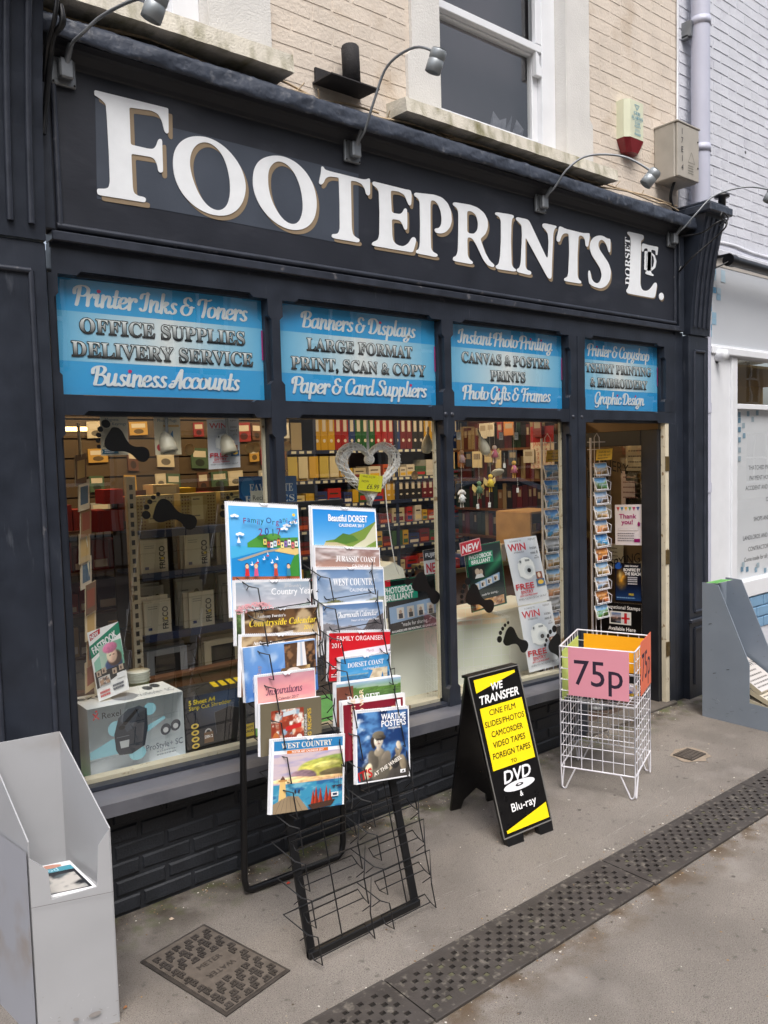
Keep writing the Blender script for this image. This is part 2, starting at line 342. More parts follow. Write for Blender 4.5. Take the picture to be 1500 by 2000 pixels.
# ---------------------------------------------------------------- printed faces
class Print:
    """A sheet, card or board: O bottom left, U full width, V full height, N towards the reader."""
    def __init__(s, O, U, V, th=.003, edge=(235,235,235), face=(255,255,255)):
        s.O, s.U, s.V = Vector(O), Vector(U), Vector(V); s.N = s.U.cross(s.V).normalized()
        s.w, s.h = s.U.length, s.V.length; s.mb = MB(); s.l = 0
        a = [s.O, s.O+s.U, s.O+s.U+s.V, s.O+s.V]; b = [p-s.N*th for p in a]
        if th: s.mb.add(b+a, [(0,3,2,1),(0,1,5,4),(1,2,6,5),(2,3,7,6),(3,0,4,7)], 0, L3(edge)); s.mb.add(a, [(0,1,2,3)], 0, L3(face))
    def pt(s, u, v): return s.O+s.U*u+s.V*v+s.N*s.l
    def up(s): s.l += .0002
    def rect(s, x0, y0, x1, y1, c, c2=None, c3=None):
        s.up(); k = [L3(c), L3(c), L3(c2 or c), L3(c2 or c)]
        s.mb.add([s.pt(x0,y0), s.pt(x1,y0), s.pt(x1,y1), s.pt(x0,y1)], [(0,1,2,3)], 0, k); return s
    def poly(s, pts, c):
        s.up(); s.mb.add([s.pt(*p) for p in pts], [tuple(range(len(pts)))], 0, L3(c)); return s
    def ell(s, cx, cy, rx, ry, c, n=16, rot=0):               # radii in widths and heights
        s.up(); ca, sa = math.cos(rot), math.sin(rot); pts = []
        for k in range(n):
            a = 2*math.pi*k/n; x = rx*s.w*math.cos(a); y = ry*s.h*math.sin(a)
            pts.append(s.pt(cx+(x*ca-y*sa)/s.w, cy+(x*sa+y*ca)/s.h))
        s.mb.add(pts, [tuple(range(n))], 0, L3(c)); return s
    def line(s, pts, wd, c):
        for a, b in zip(pts, pts[1:]):
            ax, ay, bx, by = a[0]*s.w, a[1]*s.h, b[0]*s.w, b[1]*s.h; dx, dy = bx-ax, by-ay; l = math.hypot(dx,dy) or 1; nx, ny = -dy/l*wd/2, dx/l*wd/2
            s.poly([((ax+nx)/s.w,(ay+ny)/s.h),((ax-nx)/s.w,(ay-ny)/s.h),((bx-nx)/s.w,(by-ny)/s.h),((bx+nx)/s.w,(by+ny)/s.h)], c); s.l -= .0002
        s.up(); return s
    def text(s, t, x, y, h, c, st='n', al='c', mw=None, off=0, rot=0, shear=0, fit=None, c2=None, res=3, sp=1, bold=0):
        if st == 'script': return script(s, t, x, y, h, c, mw or .9, .06, None)
        bold = bold or max(off*.9 if off >= .004 else 0, {'b': .035, 'bi': .035}.get(st, 0)); n_ = 8 if bold > .03 else 4
        if bold:
            st = {'b': 'n', 'bi': 'thini'}.get(st, st)
            for q in range(n_): s.text(t, x+math.cos(q*6.283/n_+.5)*bold*h*s.h/s.w, y+math.sin(q*6.283/n_+.5)*bold*h, h, c, st, al, mw, 0, rot, shear, fit, c2, res, sp); s.l -= .00018
        v, f = glyphs(t, st, off, res, shear, sp); s.up()
        wd = v[:,0].max()-v[:,0].min(); x0 = v[:,0].min(); H = h*s.h; sx = H
        if mw and wd*sx > mw*(s.w if abs(math.sin(rot)) < .5 else s.h): sx = mw*(s.w if abs(math.sin(rot)) < .5 else s.h)/wd
        if fit: sx = fit*(s.w if abs(math.sin(rot)) < .5 else s.h)/wd
        ox = {'c': -wd*sx/2, 'l': 0, 'r': -wd*sx}[al]; ca, sa = math.cos(rot), math.sin(rot); vv = []; cc = []
        k1 = L3(c); k2 = L3(c2) if c2 else None
        for p in v:
            a = (p[0]-x0)*sx+ox; b = p[1]*H
            vv.append(s.pt(x+(a*ca-b*sa)/s.w, y+(a*sa+b*ca)/s.h))
            if k2:
                t_ = min(1, max(0, p[1]*1.15-.05)); cc.append(tuple(k1[i]*(1-t_)+k2[i]*t_ for i in range(4)))
        s.mb.add(vv, f, 0, cc if k2 else k1); return s
    def img(s, x0, y0, x1, y1, nx, ny, fn):
        s.up(); U, V = np.meshgrid(np.linspace(0,1,nx+1), np.linspace(0,1,ny+1)); C = fn(U, V)
        C = np.clip(C, 0, 255)/255.; C = np.where(C <= .04045, C/12.92, ((C+.055)/1.055)**2.4)
        vs = [s.pt(x0+(x1-x0)*U[j,i], y0+(y1-y0)*V[j,i]) for j in range(ny+1) for i in range(nx+1)]
        cc = [(float(C[j,i,0]), float(C[j,i,1]), float(C[j,i,2]), 1.) for j in range(ny+1) for i in range(nx+1)]
        q = nx+1; s.mb.add(vs, [(j*q+i, j*q+i+1, (j+1)*q+i+1, (j+1)*q+i) for j in range(ny) for i in range(nx)], 0, cc); return s
    def lines(s, x0, x1, ys, h, c, seed=0, al='l'):           # rows too small to read: word-long strokes
        r = random.Random(seed)
        s.up(); l0 = s.l
        for y in ys:
            x = x0+(r.uniform(0,.15)*(x1-x0) if al == 'c' else 0); e = x1-(r.uniform(0,.25)*(x1-x0))
            while x < e:
                w_ = r.uniform(.03,.09)*(x1-x0)*1.3; s.l = l0; s.mb.add([s.pt(x,y), s.pt(min(e,x+w_),y), s.pt(min(e,x+w_),y+h), s.pt(x,y+h)], [(0,1,2,3)], 0, L3(c)); x += w_+.018*(x1-x0)
        return s
    def obj(s, name, m_=None, parent=None, **k): return obj(name, s.mb, m_ or PR, parent, **k)
    def solo(s, name, label, cat, group=None, m_=None): return solo(name, s.mb, m_ or PR, label, cat, group)
def Q(tl, tr, bl, y, yb=None):                               # a sheet from three measured corners
    yb = y if yb is None else yb
    O = P(*bl, yb); T = P(*tl, y); R_ = P(*tr, y); return O, R_-T, T-O
def vn(U, V, f, seed):                                       # value noise on a 0..1 square
    r = np.random.RandomState(seed); g = r.rand(64,64); x = U*f; y = V*f; i = np.floor(x).astype(int); j = np.floor(y).astype(int); a = x-i; b = y-j
    a = a*a*(3-2*a); b = b*b*(3-2*b); G_ = lambda p, q: g[p % 64, q % 64]
    return (G_(i,j)*(1-a)+G_(i+1,j)*a)*(1-b)+(G_(i,j+1)*(1-a)+G_(i+1,j+1)*a)*b
def fbm(U, V, f, seed): return sum(vn(U, V, f*2**k, seed+k)*.5**k for k in range(4))/1.875
def mixc(a, b, t): t = t[..., None]; return a*(1-t)+np.array(b, float)*t
def scape(seed, sky1, sky2, land, low, hor=.45, cloud=.5, hill=.25, sea=False):
    A3 = lambda c: np.array(c, float)
    def ridge(U, V, base, amp, f, sd, col, C, soft=0):
        h = base+amp*(fbm(U, U*0, f, sd)-.5); m_ = (V < h); tex = fbm(U*1.5, V*3, 14, sd+3); tx2 = fbm(U*2+V, V*2-U, 30, sd+5)
        sh = np.clip(1.15-(h-V)/max(.02, abs(amp)+.08)*.5, .45, 1.2); cc = A3(col)*((.50+.75*tex)*(.72+.5*tx2)*sh)[..., None]; cc = cc*(1-soft)+A3(sky2)*soft*.95
        return np.where(m_[..., None], cc, C)
    def fn(U, V):
        C = mixc(np.zeros(U.shape+(3,))+A3(sky2), sky1, np.clip((V-hor)/(1-hor), 0, 1)**.8)
        cl = fbm(U*1.2, V*3.2, 3, seed); C = mixc(C, (240,238,240), np.clip((cl-.48)*5, 0, 1)*cloud); C = mixc(C, tuple(A3(sky1)*.7), np.clip((fbm(U*1.2, V*3.2+.12, 3, seed)-.58)*5, 0, 1)*cloud*.7)
        wv = fbm(U*1.5, V*14, 8, seed+5); wt = mixc(np.zeros(U.shape+(3,))+A3(sky2)*.80, low, np.clip((hor-V)/hor*1.3, 0, 1))*(.70+.6*wv)[..., None]; C = np.where((V < hor)[..., None], wt, C)
        d = 1 if seed % 2 else -1; s1 = (U-.5)*d
        C = ridge(U, V+.22*s1*hill*3+(V < hor-.03)*9, hor+.02+hill*.30, hill*.7, 2.2, seed+9, land, C, .45)
        C = ridge(U, V-.9*hill*s1*2+(V < hor-.05)*9, hor-.06+hill*.2, hill*.9, 3, seed+13, land, C, .12)
        C = ridge(U, V+.45*s1, hor*.50, .22, 4, seed+21, low if hill < .2 else tuple(A3(land)*.75), C)
        return C
    return fn
def blotch(seed, cols, f=4):
    def fn(U, V):
        C = np.zeros(U.shape+(3,))+np.array(cols[0], float)
        for k, c in enumerate(cols[1:]): C = mixc(C, c, np.clip((fbm(U, V, f, seed+7*k)-.5)*9, 0, 1))
        return C
    return fn
def soft(C, U, V, cx, cy, rx, ry, col, k=6, ang=0, tex=.25, seed=1):  # a softly edged, modelled oval in a printed picture
    ca, sa = math.cos(ang), math.sin(ang); x = ((U-cx)*ca+(V-cy)*sa)/rx; y = (-(U-cx)*sa+(V-cy)*ca)/ry; d = np.sqrt(x*x+y*y); m_ = np.clip((1-d)*k, 0, 1)[..., None]
    sh = (1.12-.35*np.clip(x*.6-y*.5, -1, 1))*(1-tex/2+tex*fbm(U*2, V*2, 9, seed)); return C*(1-m_)+np.array(col, float)*sh[..., None]*m_
def catmull(pts, n=4, closed=False):
    pts = [Vector(p) for p in pts]; N = len(pts); out = []
    for i in range(N if closed else N-1):
        g = (lambda k: pts[k % N]) if closed else (lambda k: pts[min(max(k,0),N-1)])
        a, b, c, d = g(i-1), g(i), g(i+1), g(i+2)
        for k in range(n):
            t = k/n; out.append(.5*((2*b)+(c-a)*t+(2*a-5*b+4*c-d)*t*t+(3*b-a-3*c+d)*t**3))
    if not closed: out.append(pts[-1])
    return out

# a fat brush script, drawn stroke by stroke
_BR = {
'a': (.52, '40 50 28 60 12 50 5 28 10 5 20 0 32 10 40 30|42 60 40 30 40 10 47 0 58 10'), 'c': (.40, '36 46 33 58 22 60 9 46 5 25 10 5 22 0 36 8 42 18'),
'd': (.52, '40 50 28 60 12 50 5 28 10 5 20 0 32 10 40 30|44 102 40 30 40 10 47 0 58 10'), 'e': (.40, '8 28 22 30 34 42 30 57 20 60 8 46 5 25 10 5 22 0 36 8 44 18'),
'f': (.32, '42 90 36 104 26 98 22 70 21 0 18 -25 10 -34 2 -26|6 57 38 59'), 'g': (.50, '40 50 28 60 12 50 5 28 10 5 20 0 32 10 40 30|42 60 40 20 38 -15 26 -34 10 -30 10 -16 30 -4 56 12'),
'h': (.52, '12 102 10 50 10 0|11 30 22 54 34 60 40 48 38 12 44 0 55 10'), 'i': (.25, '12 60 10 30 10 8 17 0 28 12'), 'k': (.46, '12 102 10 50 10 0|12 30 26 40 36 54 30 61 22 52|14 29 27 26 32 8 40 0 50 10'),
'l': (.25, '14 102 10 30 10 8 17 0 28 12'), 'm': (.74, '10 60 10 30 10 0|11 30 20 52 30 60 36 48 35 20 35 0|36 30 45 52 55 60 62 48 60 12 66 0 77 10'), 'n': (.51, '10 60 10 30 10 0|11 30 22 54 33 60 39 48 37 12 43 0 54 10'),
'o': (.45, '24 60 9 50 5 28 10 5 22 0 36 10 41 32 36 52 24 60|34 54 42 47 52 50'), 'p': (.50, '12 60 10 10 9 -34|12 35 22 55 34 60 43 45 42 18 32 0 20 0 12 10'), 'r': (.37, '8 60 10 30 10 0|10 35 20 54 30 62 37 55 36 47'),
's': (.36, '4 10 16 0 28 6 30 20 18 34 14 48 22 60 32 54'), 't': (.28, '16 90 12 30 12 8 19 0 30 12|2 60 32 60'), 'u': (.52, '10 60 8 20 13 0 24 4 36 24 40 60|40 60 38 12 44 0 55 10'),
'y': (.50, '10 60 8 25 14 4 26 8 38 30|41 60 39 10 36 -20 22 -35 8 -28 12 -14 30 -3 55 12'),
'P': (.52, '22 92 20 40 16 0|2 60 2 82 18 98 42 100 58 86 56 62 40 48 24 50'), 'B': (.62, '22 92 20 40 16 4|2 64 2 84 18 98 40 100 53 86 46 64 30 54|30 54 50 50 60 32 52 8 32 0 14 4'),
'I': (.40, '2 70 6 88 20 95 38 94|30 98 28 40 24 8 12 0 3 10'), 'T': (.50, '2 70 6 92 24 100 44 94 62 101|36 96 34 40 28 0'), 'S': (.52, '52 80 48 96 34 102 18 92 18 72 34 56 46 38 42 12 26 0 8 6 4 22'),
'C': (.54, '54 76 52 96 38 102 18 88 6 50 12 14 30 0 48 10 58 24'), 'D': (.66, '22 94 20 40 18 4|2 64 4 86 22 100 46 96 62 72 60 34 44 6 24 0 8 8'), 'G': (.60, '54 76 52 96 38 102 18 88 6 50 12 14 28 0 44 12 52 32|56 46 53 10 46 -20 30 -31 14 -22'),
'A': (.58, '46 100 32 60 18 12 5 0 -2 11 6 21|48 100 47 40 48 0|8 36 30 42 58 37'), 'F': (.50, '2 70 6 92 24 100 44 94 62 101|32 96 28 40 22 0|16 50 34 54 50 52'), '&': (.64, '46 86 34 100 18 90 18 68 34 55|34 55 12 50 4 26 14 4 32 0 48 16 52 46|38 45 64 47'), ' ': (.20, '')}
def brush(t, wt=.085):
    key = ('brush', t, wt)
    if key in _TC: return _TC[key]
    V, F, dots, x, lay, sn = [], [], [], 0, [], 0
    for ch in t:
        adv, st = _BR[ch]
        if ch == 'i': dots.append((x+.13+.80*.13, .80))
        for s_ in st.split('|') if st else []:
            n = [float(q)/100 for q in s_.split()]; pts = catmull([(n[i], n[i+1], 0) for i in range(0, len(n), 2)], 5); k0 = len(V); m_ = len(pts); sn += 1
            for i, p in enumerate(pts):
                a, b = pts[max(0,i-1)], pts[min(m_-1,i+1)]; d = b-a; d.normalize(); w_ = wt*(.45+.65*abs(d.y)**1.3); nn = Vector((-d.y,d.x,0))
                for s2 in (-1,1): q = p+nn*w_*s2; V.append((x+q.x+q.y*.13, q.y))
                if i: F.append((k0+2*i-2, k0+2*i, k0+2*i+1, k0+2*i-1))
            for i, sg in ((0,-1),(m_-1,1)):
                p = pts[i]; d = (pts[1]-pts[0]) if i == 0 else (pts[-1]-pts[-2]); d.normalize(); w_ = wt*(.45+.65*abs(d.y)**1.3); nn = Vector((-d.y,d.x,0)); c0 = len(V)
                for e in range(7): q = p+nn*w_*math.cos(e*math.pi/6)+d*sg*w_*math.sin(e*math.pi/6); V.append((x+q.x+q.y*.13, q.y))
                F.append(tuple(range(c0, c0+7)) if sg < 0 else tuple(range(c0+6, c0-1, -1)))
            lay += [sn]*(len(V)-len(lay))
        x += adv
    _TC[key] = (np.array(V), F, dots, lay); return _TC[key]
def script(s, t, x, y, h, c, mw, wt=.085, dot=(214,40,110)):
    v, f, dots, lay = brush(t, wt); s.up(); x0, wd = v[:,0].min(), v[:,0].max()-v[:,0].min(); H = h*s.h; sx = min(H*1.25, mw*s.w/wd); o = x-wd*sx/2/s.w
    s.mb.add([s.pt(o+(p[0]-x0)*sx/s.w, y+p[1]*h)+s.N*.00004*k for p, k in zip(v, lay)], f, 0, L3(c)); s.l += .00004*lay[-1]
    if dot:
        s.up()
        for d in dots: s.ell(o+(d[0]-x0)*sx/s.w, y+d[1]*h, .095*sx/s.w, .095*h, dot, 10)
# ================================================================ ground
mb = MB(); mb.add([(-60,-60,0),(60,-60,0),(60,.06,0),(-60,.06,0)], [(0,1,2,3)]); struct('pavement', mb, ASPH)
mb = MB(); mb.add([(-60,.06,-.02),(60,.06,-.02),(60,40,-.02),(-60,40,-.02)], [(0,1,2,3)]); struct('ground', mb, CARPET)
# drain channel covers: a lattice of square holes, real edges and depth
def grate(x0, x1, y0, y1, label, seed):
    t = thing('drain_channel_cover', label, 'drain cover', ((x0+x1)/2, (y0+y1)/2, 0), 'iron channel covers set in the pavement')
    mb = MB(); z = .010; mb.box(x0, y0, .0, x1, y0+.012, z+.002, b=.002); mb.box(x0, y1-.012, 0, x1, y1, z, b=.002)
    mb.add([(x0,y0,.001),(x1,y0,.001),(x1,y1,.001),(x0,y1,.001)], [(0,1,2,3)], 1)
    ya, yb = y0+.012, y1-.012; ny = 9; cy = (yb-ya)/ny; nx = int((x1-x0)/.0285); nx -= 0; cx = (x1-x0)/nx; r = random.Random(seed)
    for i in range(nx):
        for j in range(ny):
            a, b, c, d = x0+i*cx, x0+(i+1)*cx, ya+j*cy, ya+(j+1)*cy
            if (i+j) % 2 or j in (0,) or j == ny-1 or i in (0, nx-1):
                mb.add([(a,c,z),(b,c,z),(b,d,z),(a,d,z)], [(0,1,2,3)]); continue
            e = .0045; q = [(a,c),(b,c),(b,d),(a,d)]; p = [(a+e,c+e),(b-e,c+e),(b-e,d-e),(a+e,d-e)]
            vs = [(x,y,z) for x,y in q]+[(x,y,z) for x,y in p]+[(x,y,.002) for x,y in p]
            mb.add(vs, [(0,1,5,4),(1,2,6,5),(2,3,7,6),(3,0,4,7),(4,5,9,8),(5,6,10,9),(6,7,11,10),(7,4,8,11)])
            if (j == 1 and r.random() < .8) or r.random() < .05: mb.add([(x,y,z-.003) for x,y in p], [(0,1,2,3)], 2)
    obj('lattice', mb, [GRATE, HOLE, mat('silt', (88,86,66), .95, var=.3, vscale=60)], t)
grate(1.585, 2.780, -1.245, -.985, 'pitted iron channel cover in front of the folding board sign', 1)
grate(.36, 1.581, -1.24, -.98, 'channel cover with a cracked corner, nearest the rusty meter cover', 2)
grate(2.785, 3.98, -1.25, -.99, 'channel cover running on past the white wire basket', 3)
grate(3.984, 5.2, -1.25, -.99, 'channel cover in front of the small drain and right grey stand', 4)
# water meter cover: hook shapes cast proud on a square lid
def meter():
    a, b, c = G(442,1987), G(567,1897), G(278,1878); u = (b-a).normalized(); W_ = (b-a).length; v = Vector((-u.y, u.x, 0)); Hh = (c-a).length
    t = thing('meter_cover', 'rusty cast iron meter cover with raised hook pattern in the pavement', 'meter cover', a)
    mb = MB(); fr = [(0,0),(W_,0),(W_,Hh),(0,Hh)]
    mb.prism(fr, a+Vector((0,0,.0)), u, v, (0,0,.005)); e = .012
    obj('frame', mb, IROND, t)
    mb = MB(); mb.prism([(e,e),(W_-e,e),(W_-e,Hh-e),(e,Hh-e)], a, u, v, (0,0,.008)); obj('lid', mb, IRON, t)
    mb = MB(); hook = [((0,0),(5,0),(5,1.3),(0,1.3)), ((3.7,1.3),(5,1.3),(5,4),(3.7,4)), ((1.5,2.8),(3.7,2.8),(3.7,4),(1.5,4)), ((1.5,1.3+.6),(2.6,1.9),(2.6,2.8),(1.5,2.8))]
    s = .0062; nx = int((W_-2*e)/(s*6.6)); ny = int((Hh-2*e)/(s*5.6)); r = random.Random(3)
    for i in range(nx):
        for j in range(ny):
            if 1 <= i < nx-1 and ny//2-2 <= j <= ny//2+1: continue
            ox = e*1.3+i*s*6.7+(j % 2)*s*1.5; oy = e*1.3+j*s*5.6
            for q in hook:
                pts = [((p[1], p[0]*.95) if (i+j) % 2 else p) for p in q]
                if (i+j) % 2: pts = pts[::-1]
                mb.prism([(ox+p[0]*s, oy+p[1]*s) for p in pts], a+Vector((0,0,.008)), u, v, (0,0,.004))
    o = obj('raised_hooks', mb, IROND, t); o['kind'] = 'stuff'
    for k, (yy, fl) in enumerate(((Hh*.40, -1), (Hh*.53, 1))):
        vv, f = glyphs('METER' if k else 'WATER', 'n', .02); sc = .024; mb = MB(); wd = vv[:,0].max()*sc
        vs = [a+u*(W_/2+fl*(p[0]*sc-wd/2))+v*(yy+fl*p[1]*sc+(0 if fl > 0 else .02))+Vector((0,0,.0105)) for p in vv]
        mb.add(vs, f); obj('cast_word', mb, IROND, t)
meter()
def small_drain():
    c = (G(1318,1475)+G(1378,1475)+G(1340,1462)+G(1350,1490))/4; t = thing('small_drain_grid', 'small square iron drain grid in a cement patch right of the wire basket', 'drain grid', c)
    mb = MB(); r = random.Random(5); pts = [(c.x+math.cos(a)*.115*(1+r.uniform(-.15,.2)), c.y+math.sin(a)*.10*(1+r.uniform(-.15,.2)), .003) for a in [k*math.pi/9 for k in range(18)]]
    mb.add(pts, [tuple(range(18))]); obj('cement_patch', mb, mat('cement', (150,136,120), .95, bump=1, bscale=90, var=.2, vscale=20, bdist=.006), t)
    mb = MB(); mb.box(c.x-.075, c.y-.06, .003, c.x+.075, c.y+.06, .007); obj('grid_plate', mb, IROND, t)
    mb = MB()
    for i in range(8): mb.box(c.x-.072+i*.02, c.y-.058, .007, c.x-.064+i*.02, c.y+.058, .010)
    for j in range(5): mb.box(c.x-.072, c.y-.056+j*.026, .0072, c.x+.076, c.y-.050+j*.026, .0096)
    obj('grid_bars', mb, IRON, t)
small_drain()
# grit, flakes and leaf crumbs lying on the pavement
mb = MB(); r = random.Random(12)
for k in range(1500):
    q = r.random()
    if q < .35: x, y = r.uniform(.9,5), -abs(r.gauss(0,.06))-.02
    elif q < .6: x, y = r.uniform(.4,5), -1.25-abs(r.gauss(0,.05))
    elif q < .75: x, y = r.uniform(.4,5), -.985+abs(r.gauss(0,.025))
    else: x, y = r.uniform(.6,5), r.uniform(-2,-.05)
    s = r.choice((.0018,.0025,.003,.0045)); a = r.uniform(0,3); c = r.choice(((176,160,140),(120,96,70),(210,204,194),(80,70,58),(150,120,84)))
    pts = [(x+math.cos(a+k_*1.57)*s*r.uniform(.6,1.5), y+math.sin(a+k_*1.57)*s*r.uniform(.6,1.5), .0015) for k_ in range(4)]
    mb.add(pts+[(x,y,.001+s*.7)], [(0,1,4),(1,2,4),(2,3,4),(3,0,4)], 0, L3(c))
o = obj('grit', mb, PRM); o['kind'] = 'stuff'
mb = MB(); r = random.Random(33)                         # chalky scratches and gum on the tarmac
def scr_(a, b, n, wob):
    for k in range(n):
        t0 = r.random(); t1 = min(1, t0+r.uniform(.02,.09)); o_ = r.uniform(-wob,wob); p, q = G(*a).lerp(G(*b),t0), G(*a).lerp(G(*b),t1); w_ = r.uniform(.0006,.0016)
        mb.add([(p.x,p.y+o_,.0012),(q.x,q.y+o_,.0012),(q.x,q.y+o_+w_,.0012),(p.x,p.y+o_+w_*.5,.0012)], [(0,1,2,3)], 0, L3((176,170,164)))
scr_((900,1760),(1180,1640),22,.012); scr_((1180,1640),(1370,1520),26,.010); scr_((620,1850),(900,1740),20,.02); scr_((650,1880),(1000,1790),10,.03); scr_((560,1960),(700,1890),8,.02)
for k in range(60):
    x, y, s = r.uniform(1,4.8), r.uniform(-2.1,-.1), r.uniform(.004,.011); a = r.uniform(0,3)
    if -1.26 < y < -.97: continue
    mb.add([(x+math.cos(q*.785+a)*s*r.uniform(.8,1.2), y+math.sin(q*.785+a)*s*r.uniform(.6,1), .0011) for q in range(8)], [tuple(range(8))], 0, L3(r.choice([(84,78,74),(164,158,150),(92,86,80)])))
o = obj('chalk_scratches', mb, PRM); o['kind'] = 'stuff'
def leaf(px, py, s, c, label):
    g = G(px,py); mb = MB(); a = rnd.uniform(0,6); pts = []
    for k in range(8):
        an = k*math.pi/4; rr = s*(1 if k % 2 == 0 else .7)*rnd.uniform(.8,1.2); pts.append((g.x+math.cos(an+a)*rr, g.y+math.sin(an+a)*rr*.6, .003+rnd.uniform(0,.004)))
    mb.add(pts+[(g.x,g.y,.012)], [(k,(k+1) % 8,8) for k in range(8)], 0, L3(c)); solo('dead_leaf', mb, PRM, label, 'leaf')
leaf(1121,1733,.012,(196,156,100),'curled tan leaf lying on the joint side of the channel cover'); leaf(335,1797,.012,(190,170,150),'pale scrap at the foot of the dark brick wall left of the meter cover')
leaf(245,1970,.009,(160,110,70),'small brown leaf beside the left grey stand'); leaf(563,1727,.010,(190,60,40),'red scrap lying by the back foot of the calendar rack')
# ================================================================ brickwork
def bricks(name, parent, mt, reg, y, holes=(), bl=.225, bh=.075, gap=.010, proud=.006, seed=1, limit=290, far=None):
    r = random.Random(seed); base = []
    for k in range(4):
        m_ = MB(); W_, H_ = bl-gap, bh-gap; rr = random.Random(seed*10+k); e = .006
        f = [(0,0),(W_,0),(W_,H_),(0,H_)]; g = [(e*rr.uniform(.6,1.6),e*rr.uniform(.6,1.6)),(W_-e*rr.uniform(.6,1.6),e*rr.uniform(.6,1.4)),(W_-e*rr.uniform(.6,1.6),H_-e*rr.uniform(.6,1.6)),(e,H_-e*rr.uniform(.5,1.5))]
        m_.add([(p[0],.01,p[1]) for p in f]+[(p[0],-proud*rr.uniform(.6,1.3),p[1]) for p in g], [(4,5,6,7),(0,1,5,4),(1,2,6,5),(2,3,7,6),(3,0,4,7)])
        base.append(m_.mesh('brick', mt))
    n = 0; x0, x1, z0, z1 = reg; row = 0; z = z0; off = -worldloc(parent)
    while z < z1-.02:
        x = x0-(bl/2 if row % 2 else 0)
        while x < x1-.01:
            a, b = max(x, x0), min(x+bl, x1); segs = [(a,b)]
            for (hx0,hx1,hz0,hz1) in holes:
                if z+bh > hz0+.01 and z < hz1-.01:
                    ns = []
                    for (p,q) in segs:
                        if q <= hx0 or p >= hx1: ns.append((p,q)); continue
                        if p < hx0: ns.append((p,hx0))
                        if q > hx1: ns.append((hx1,q))
                    segs = ns
            for p, q in segs:
                if q-p < .03 or n >= limit: continue
                o = bpy.data.objects.new('brick', base[r.randrange(4)]); COL.objects.link(o); o.parent = parent
                o.location = off+Vector((p+gap/2, y-r.uniform(0,.0008), z+gap/2+r.uniform(-.0022,.0022))); o.rotation_euler = (0, r.uniform(-.009,.009), 0); o.scale = ((q-p-gap)/(bl-gap), 1, min(bh, z1-z)/bh); n += 1
            x += bl
        z += bh; row += 1
    return n
# upper wall of the shop
WY = .05
def wallplate(x0, x1, z0, z1, holes, y, th, mt, name, parent):
    xs = sorted({x0,x1,*[h[0] for h in holes],*[h[1] for h in holes]}); zs = sorted({z0,z1,*[h[2] for h in holes],*[h[3] for h in holes]}); mb = MB()
    xs = [x for x in xs if x0 <= x <= x1]; zs = [z for z in zs if z0 <= z <= z1]
    for a, b in zip(xs, xs[1:]):
        for c, d in zip(zs, zs[1:]):
            if not any(h[0] <= a and b <= h[1] and h[2] <= c and d <= h[3] for h in holes): mb.box(a, y, c, b, y+th, d)
    return obj(name, mb, mt, parent)
SW = (2.905, 3.93, 3.515, 5.4); SW1 = (.62, 1.62, 3.515, 5.4)            # sash openings
uw = thing('upper_wall', 'cream painted brick wall above the dark shop fascia', 'wall', (3.0, WY, 3.3))
wallplate(-.4, 5.16, 3.3, 5.4, [SW, SW1], WY, .12, CREAM, 'wall_body', uw)
bricks('brick', uw, CREAM, (.9, 5.155, 3.345, 5.2), WY, holes=[(SW[0]-.20,SW[1]+.24,3.3,5.4),(-.5,SW1[1]+.26,3.3,5.4)], seed=3, proud=.0016, gap=.005)
for nm, x0, x1 in (('left', SW[0]-.17, SW[0]), ('right', SW[1], SW[1]+.22)): pass
def surround(h, wl, wr, label):
    t = thing('window_surround', label, 'window surround', ((h[0]+h[1])/2, WY, h[2]))
    mb = MB(); z = 3.515
    for (a, b, s) in ((h[0]-wl, h[0], -1), (h[1], h[1]+wr, 1)):
        foot = .045 if s > 0 else -.045; q = (b if s > 0 else a)
        poly = [(a,z),(b,z),(b,z+.24),(b,5.3),(a,5.3),(a,z+.24)]
        if s > 0: poly = [(a,z),(b+.03,z),(b+.03,z+.22),(b,z+.25),(b,5.3),(a,5.3)]
        else: poly = [(a-.03,z),(b,z),(b,5.3),(a,5.3),(a,z+.25),(a-.03,z+.22)]
        mb.prism(poly, (0,WY-.022,0), (1,0,0), (0,0,1), (0,.021,0))
    obj('render_band', mb, STONE, t)
    mb = MB()                                                            # reveals into the wall
    mb.box(h[0], WY-.02, z, h[0]+.006, WY+.118, 5.3); mb.box(h[1]-.006, WY-.02, z, h[1], WY+.118, 5.3); obj('reveal', mb, STONE, t)
    return t
surround(SW, .185, .215, 'white rendered surround of the right upstairs sash window'); surround(SW1, .1, .26, 'white rendered surround of the upstairs window cut off top left')
def wsill(x0, x1, z0, z1, label, seed):
    mb = MB(); n = 40; r = random.Random(seed); yf = WY-.155
    for i in range(n):
        a, b = x0+(x1-x0)*i/n, x0+(x1-x0)*(i+1)/n; j = lambda k: .002*math.sin(k*1.7+seed)
        mb.hexa([(a,yf+j(i),z0),(b,yf+j(i+1),z0),(b,WY+.1,z0+.01),(a,WY+.1,z0+.01),(a,yf+j(i)+.008,z1-.01+j(i)),(b,yf+.008+j(i+1),z1-.01+j(i+1)),(b,WY+.1,z1+.02),(a,WY+.1,z1+.02)])
    solo('window_sill', mb, STONEM, label, 'window sill')
wsill(2.56, 4.24, 3.385, 3.46, 'long mossy painted sill under the right upstairs window', 1)
wsill(.3, 1.935, 3.385, 3.47, 'mossy stained sill under the upstairs window cut off top left', 2)
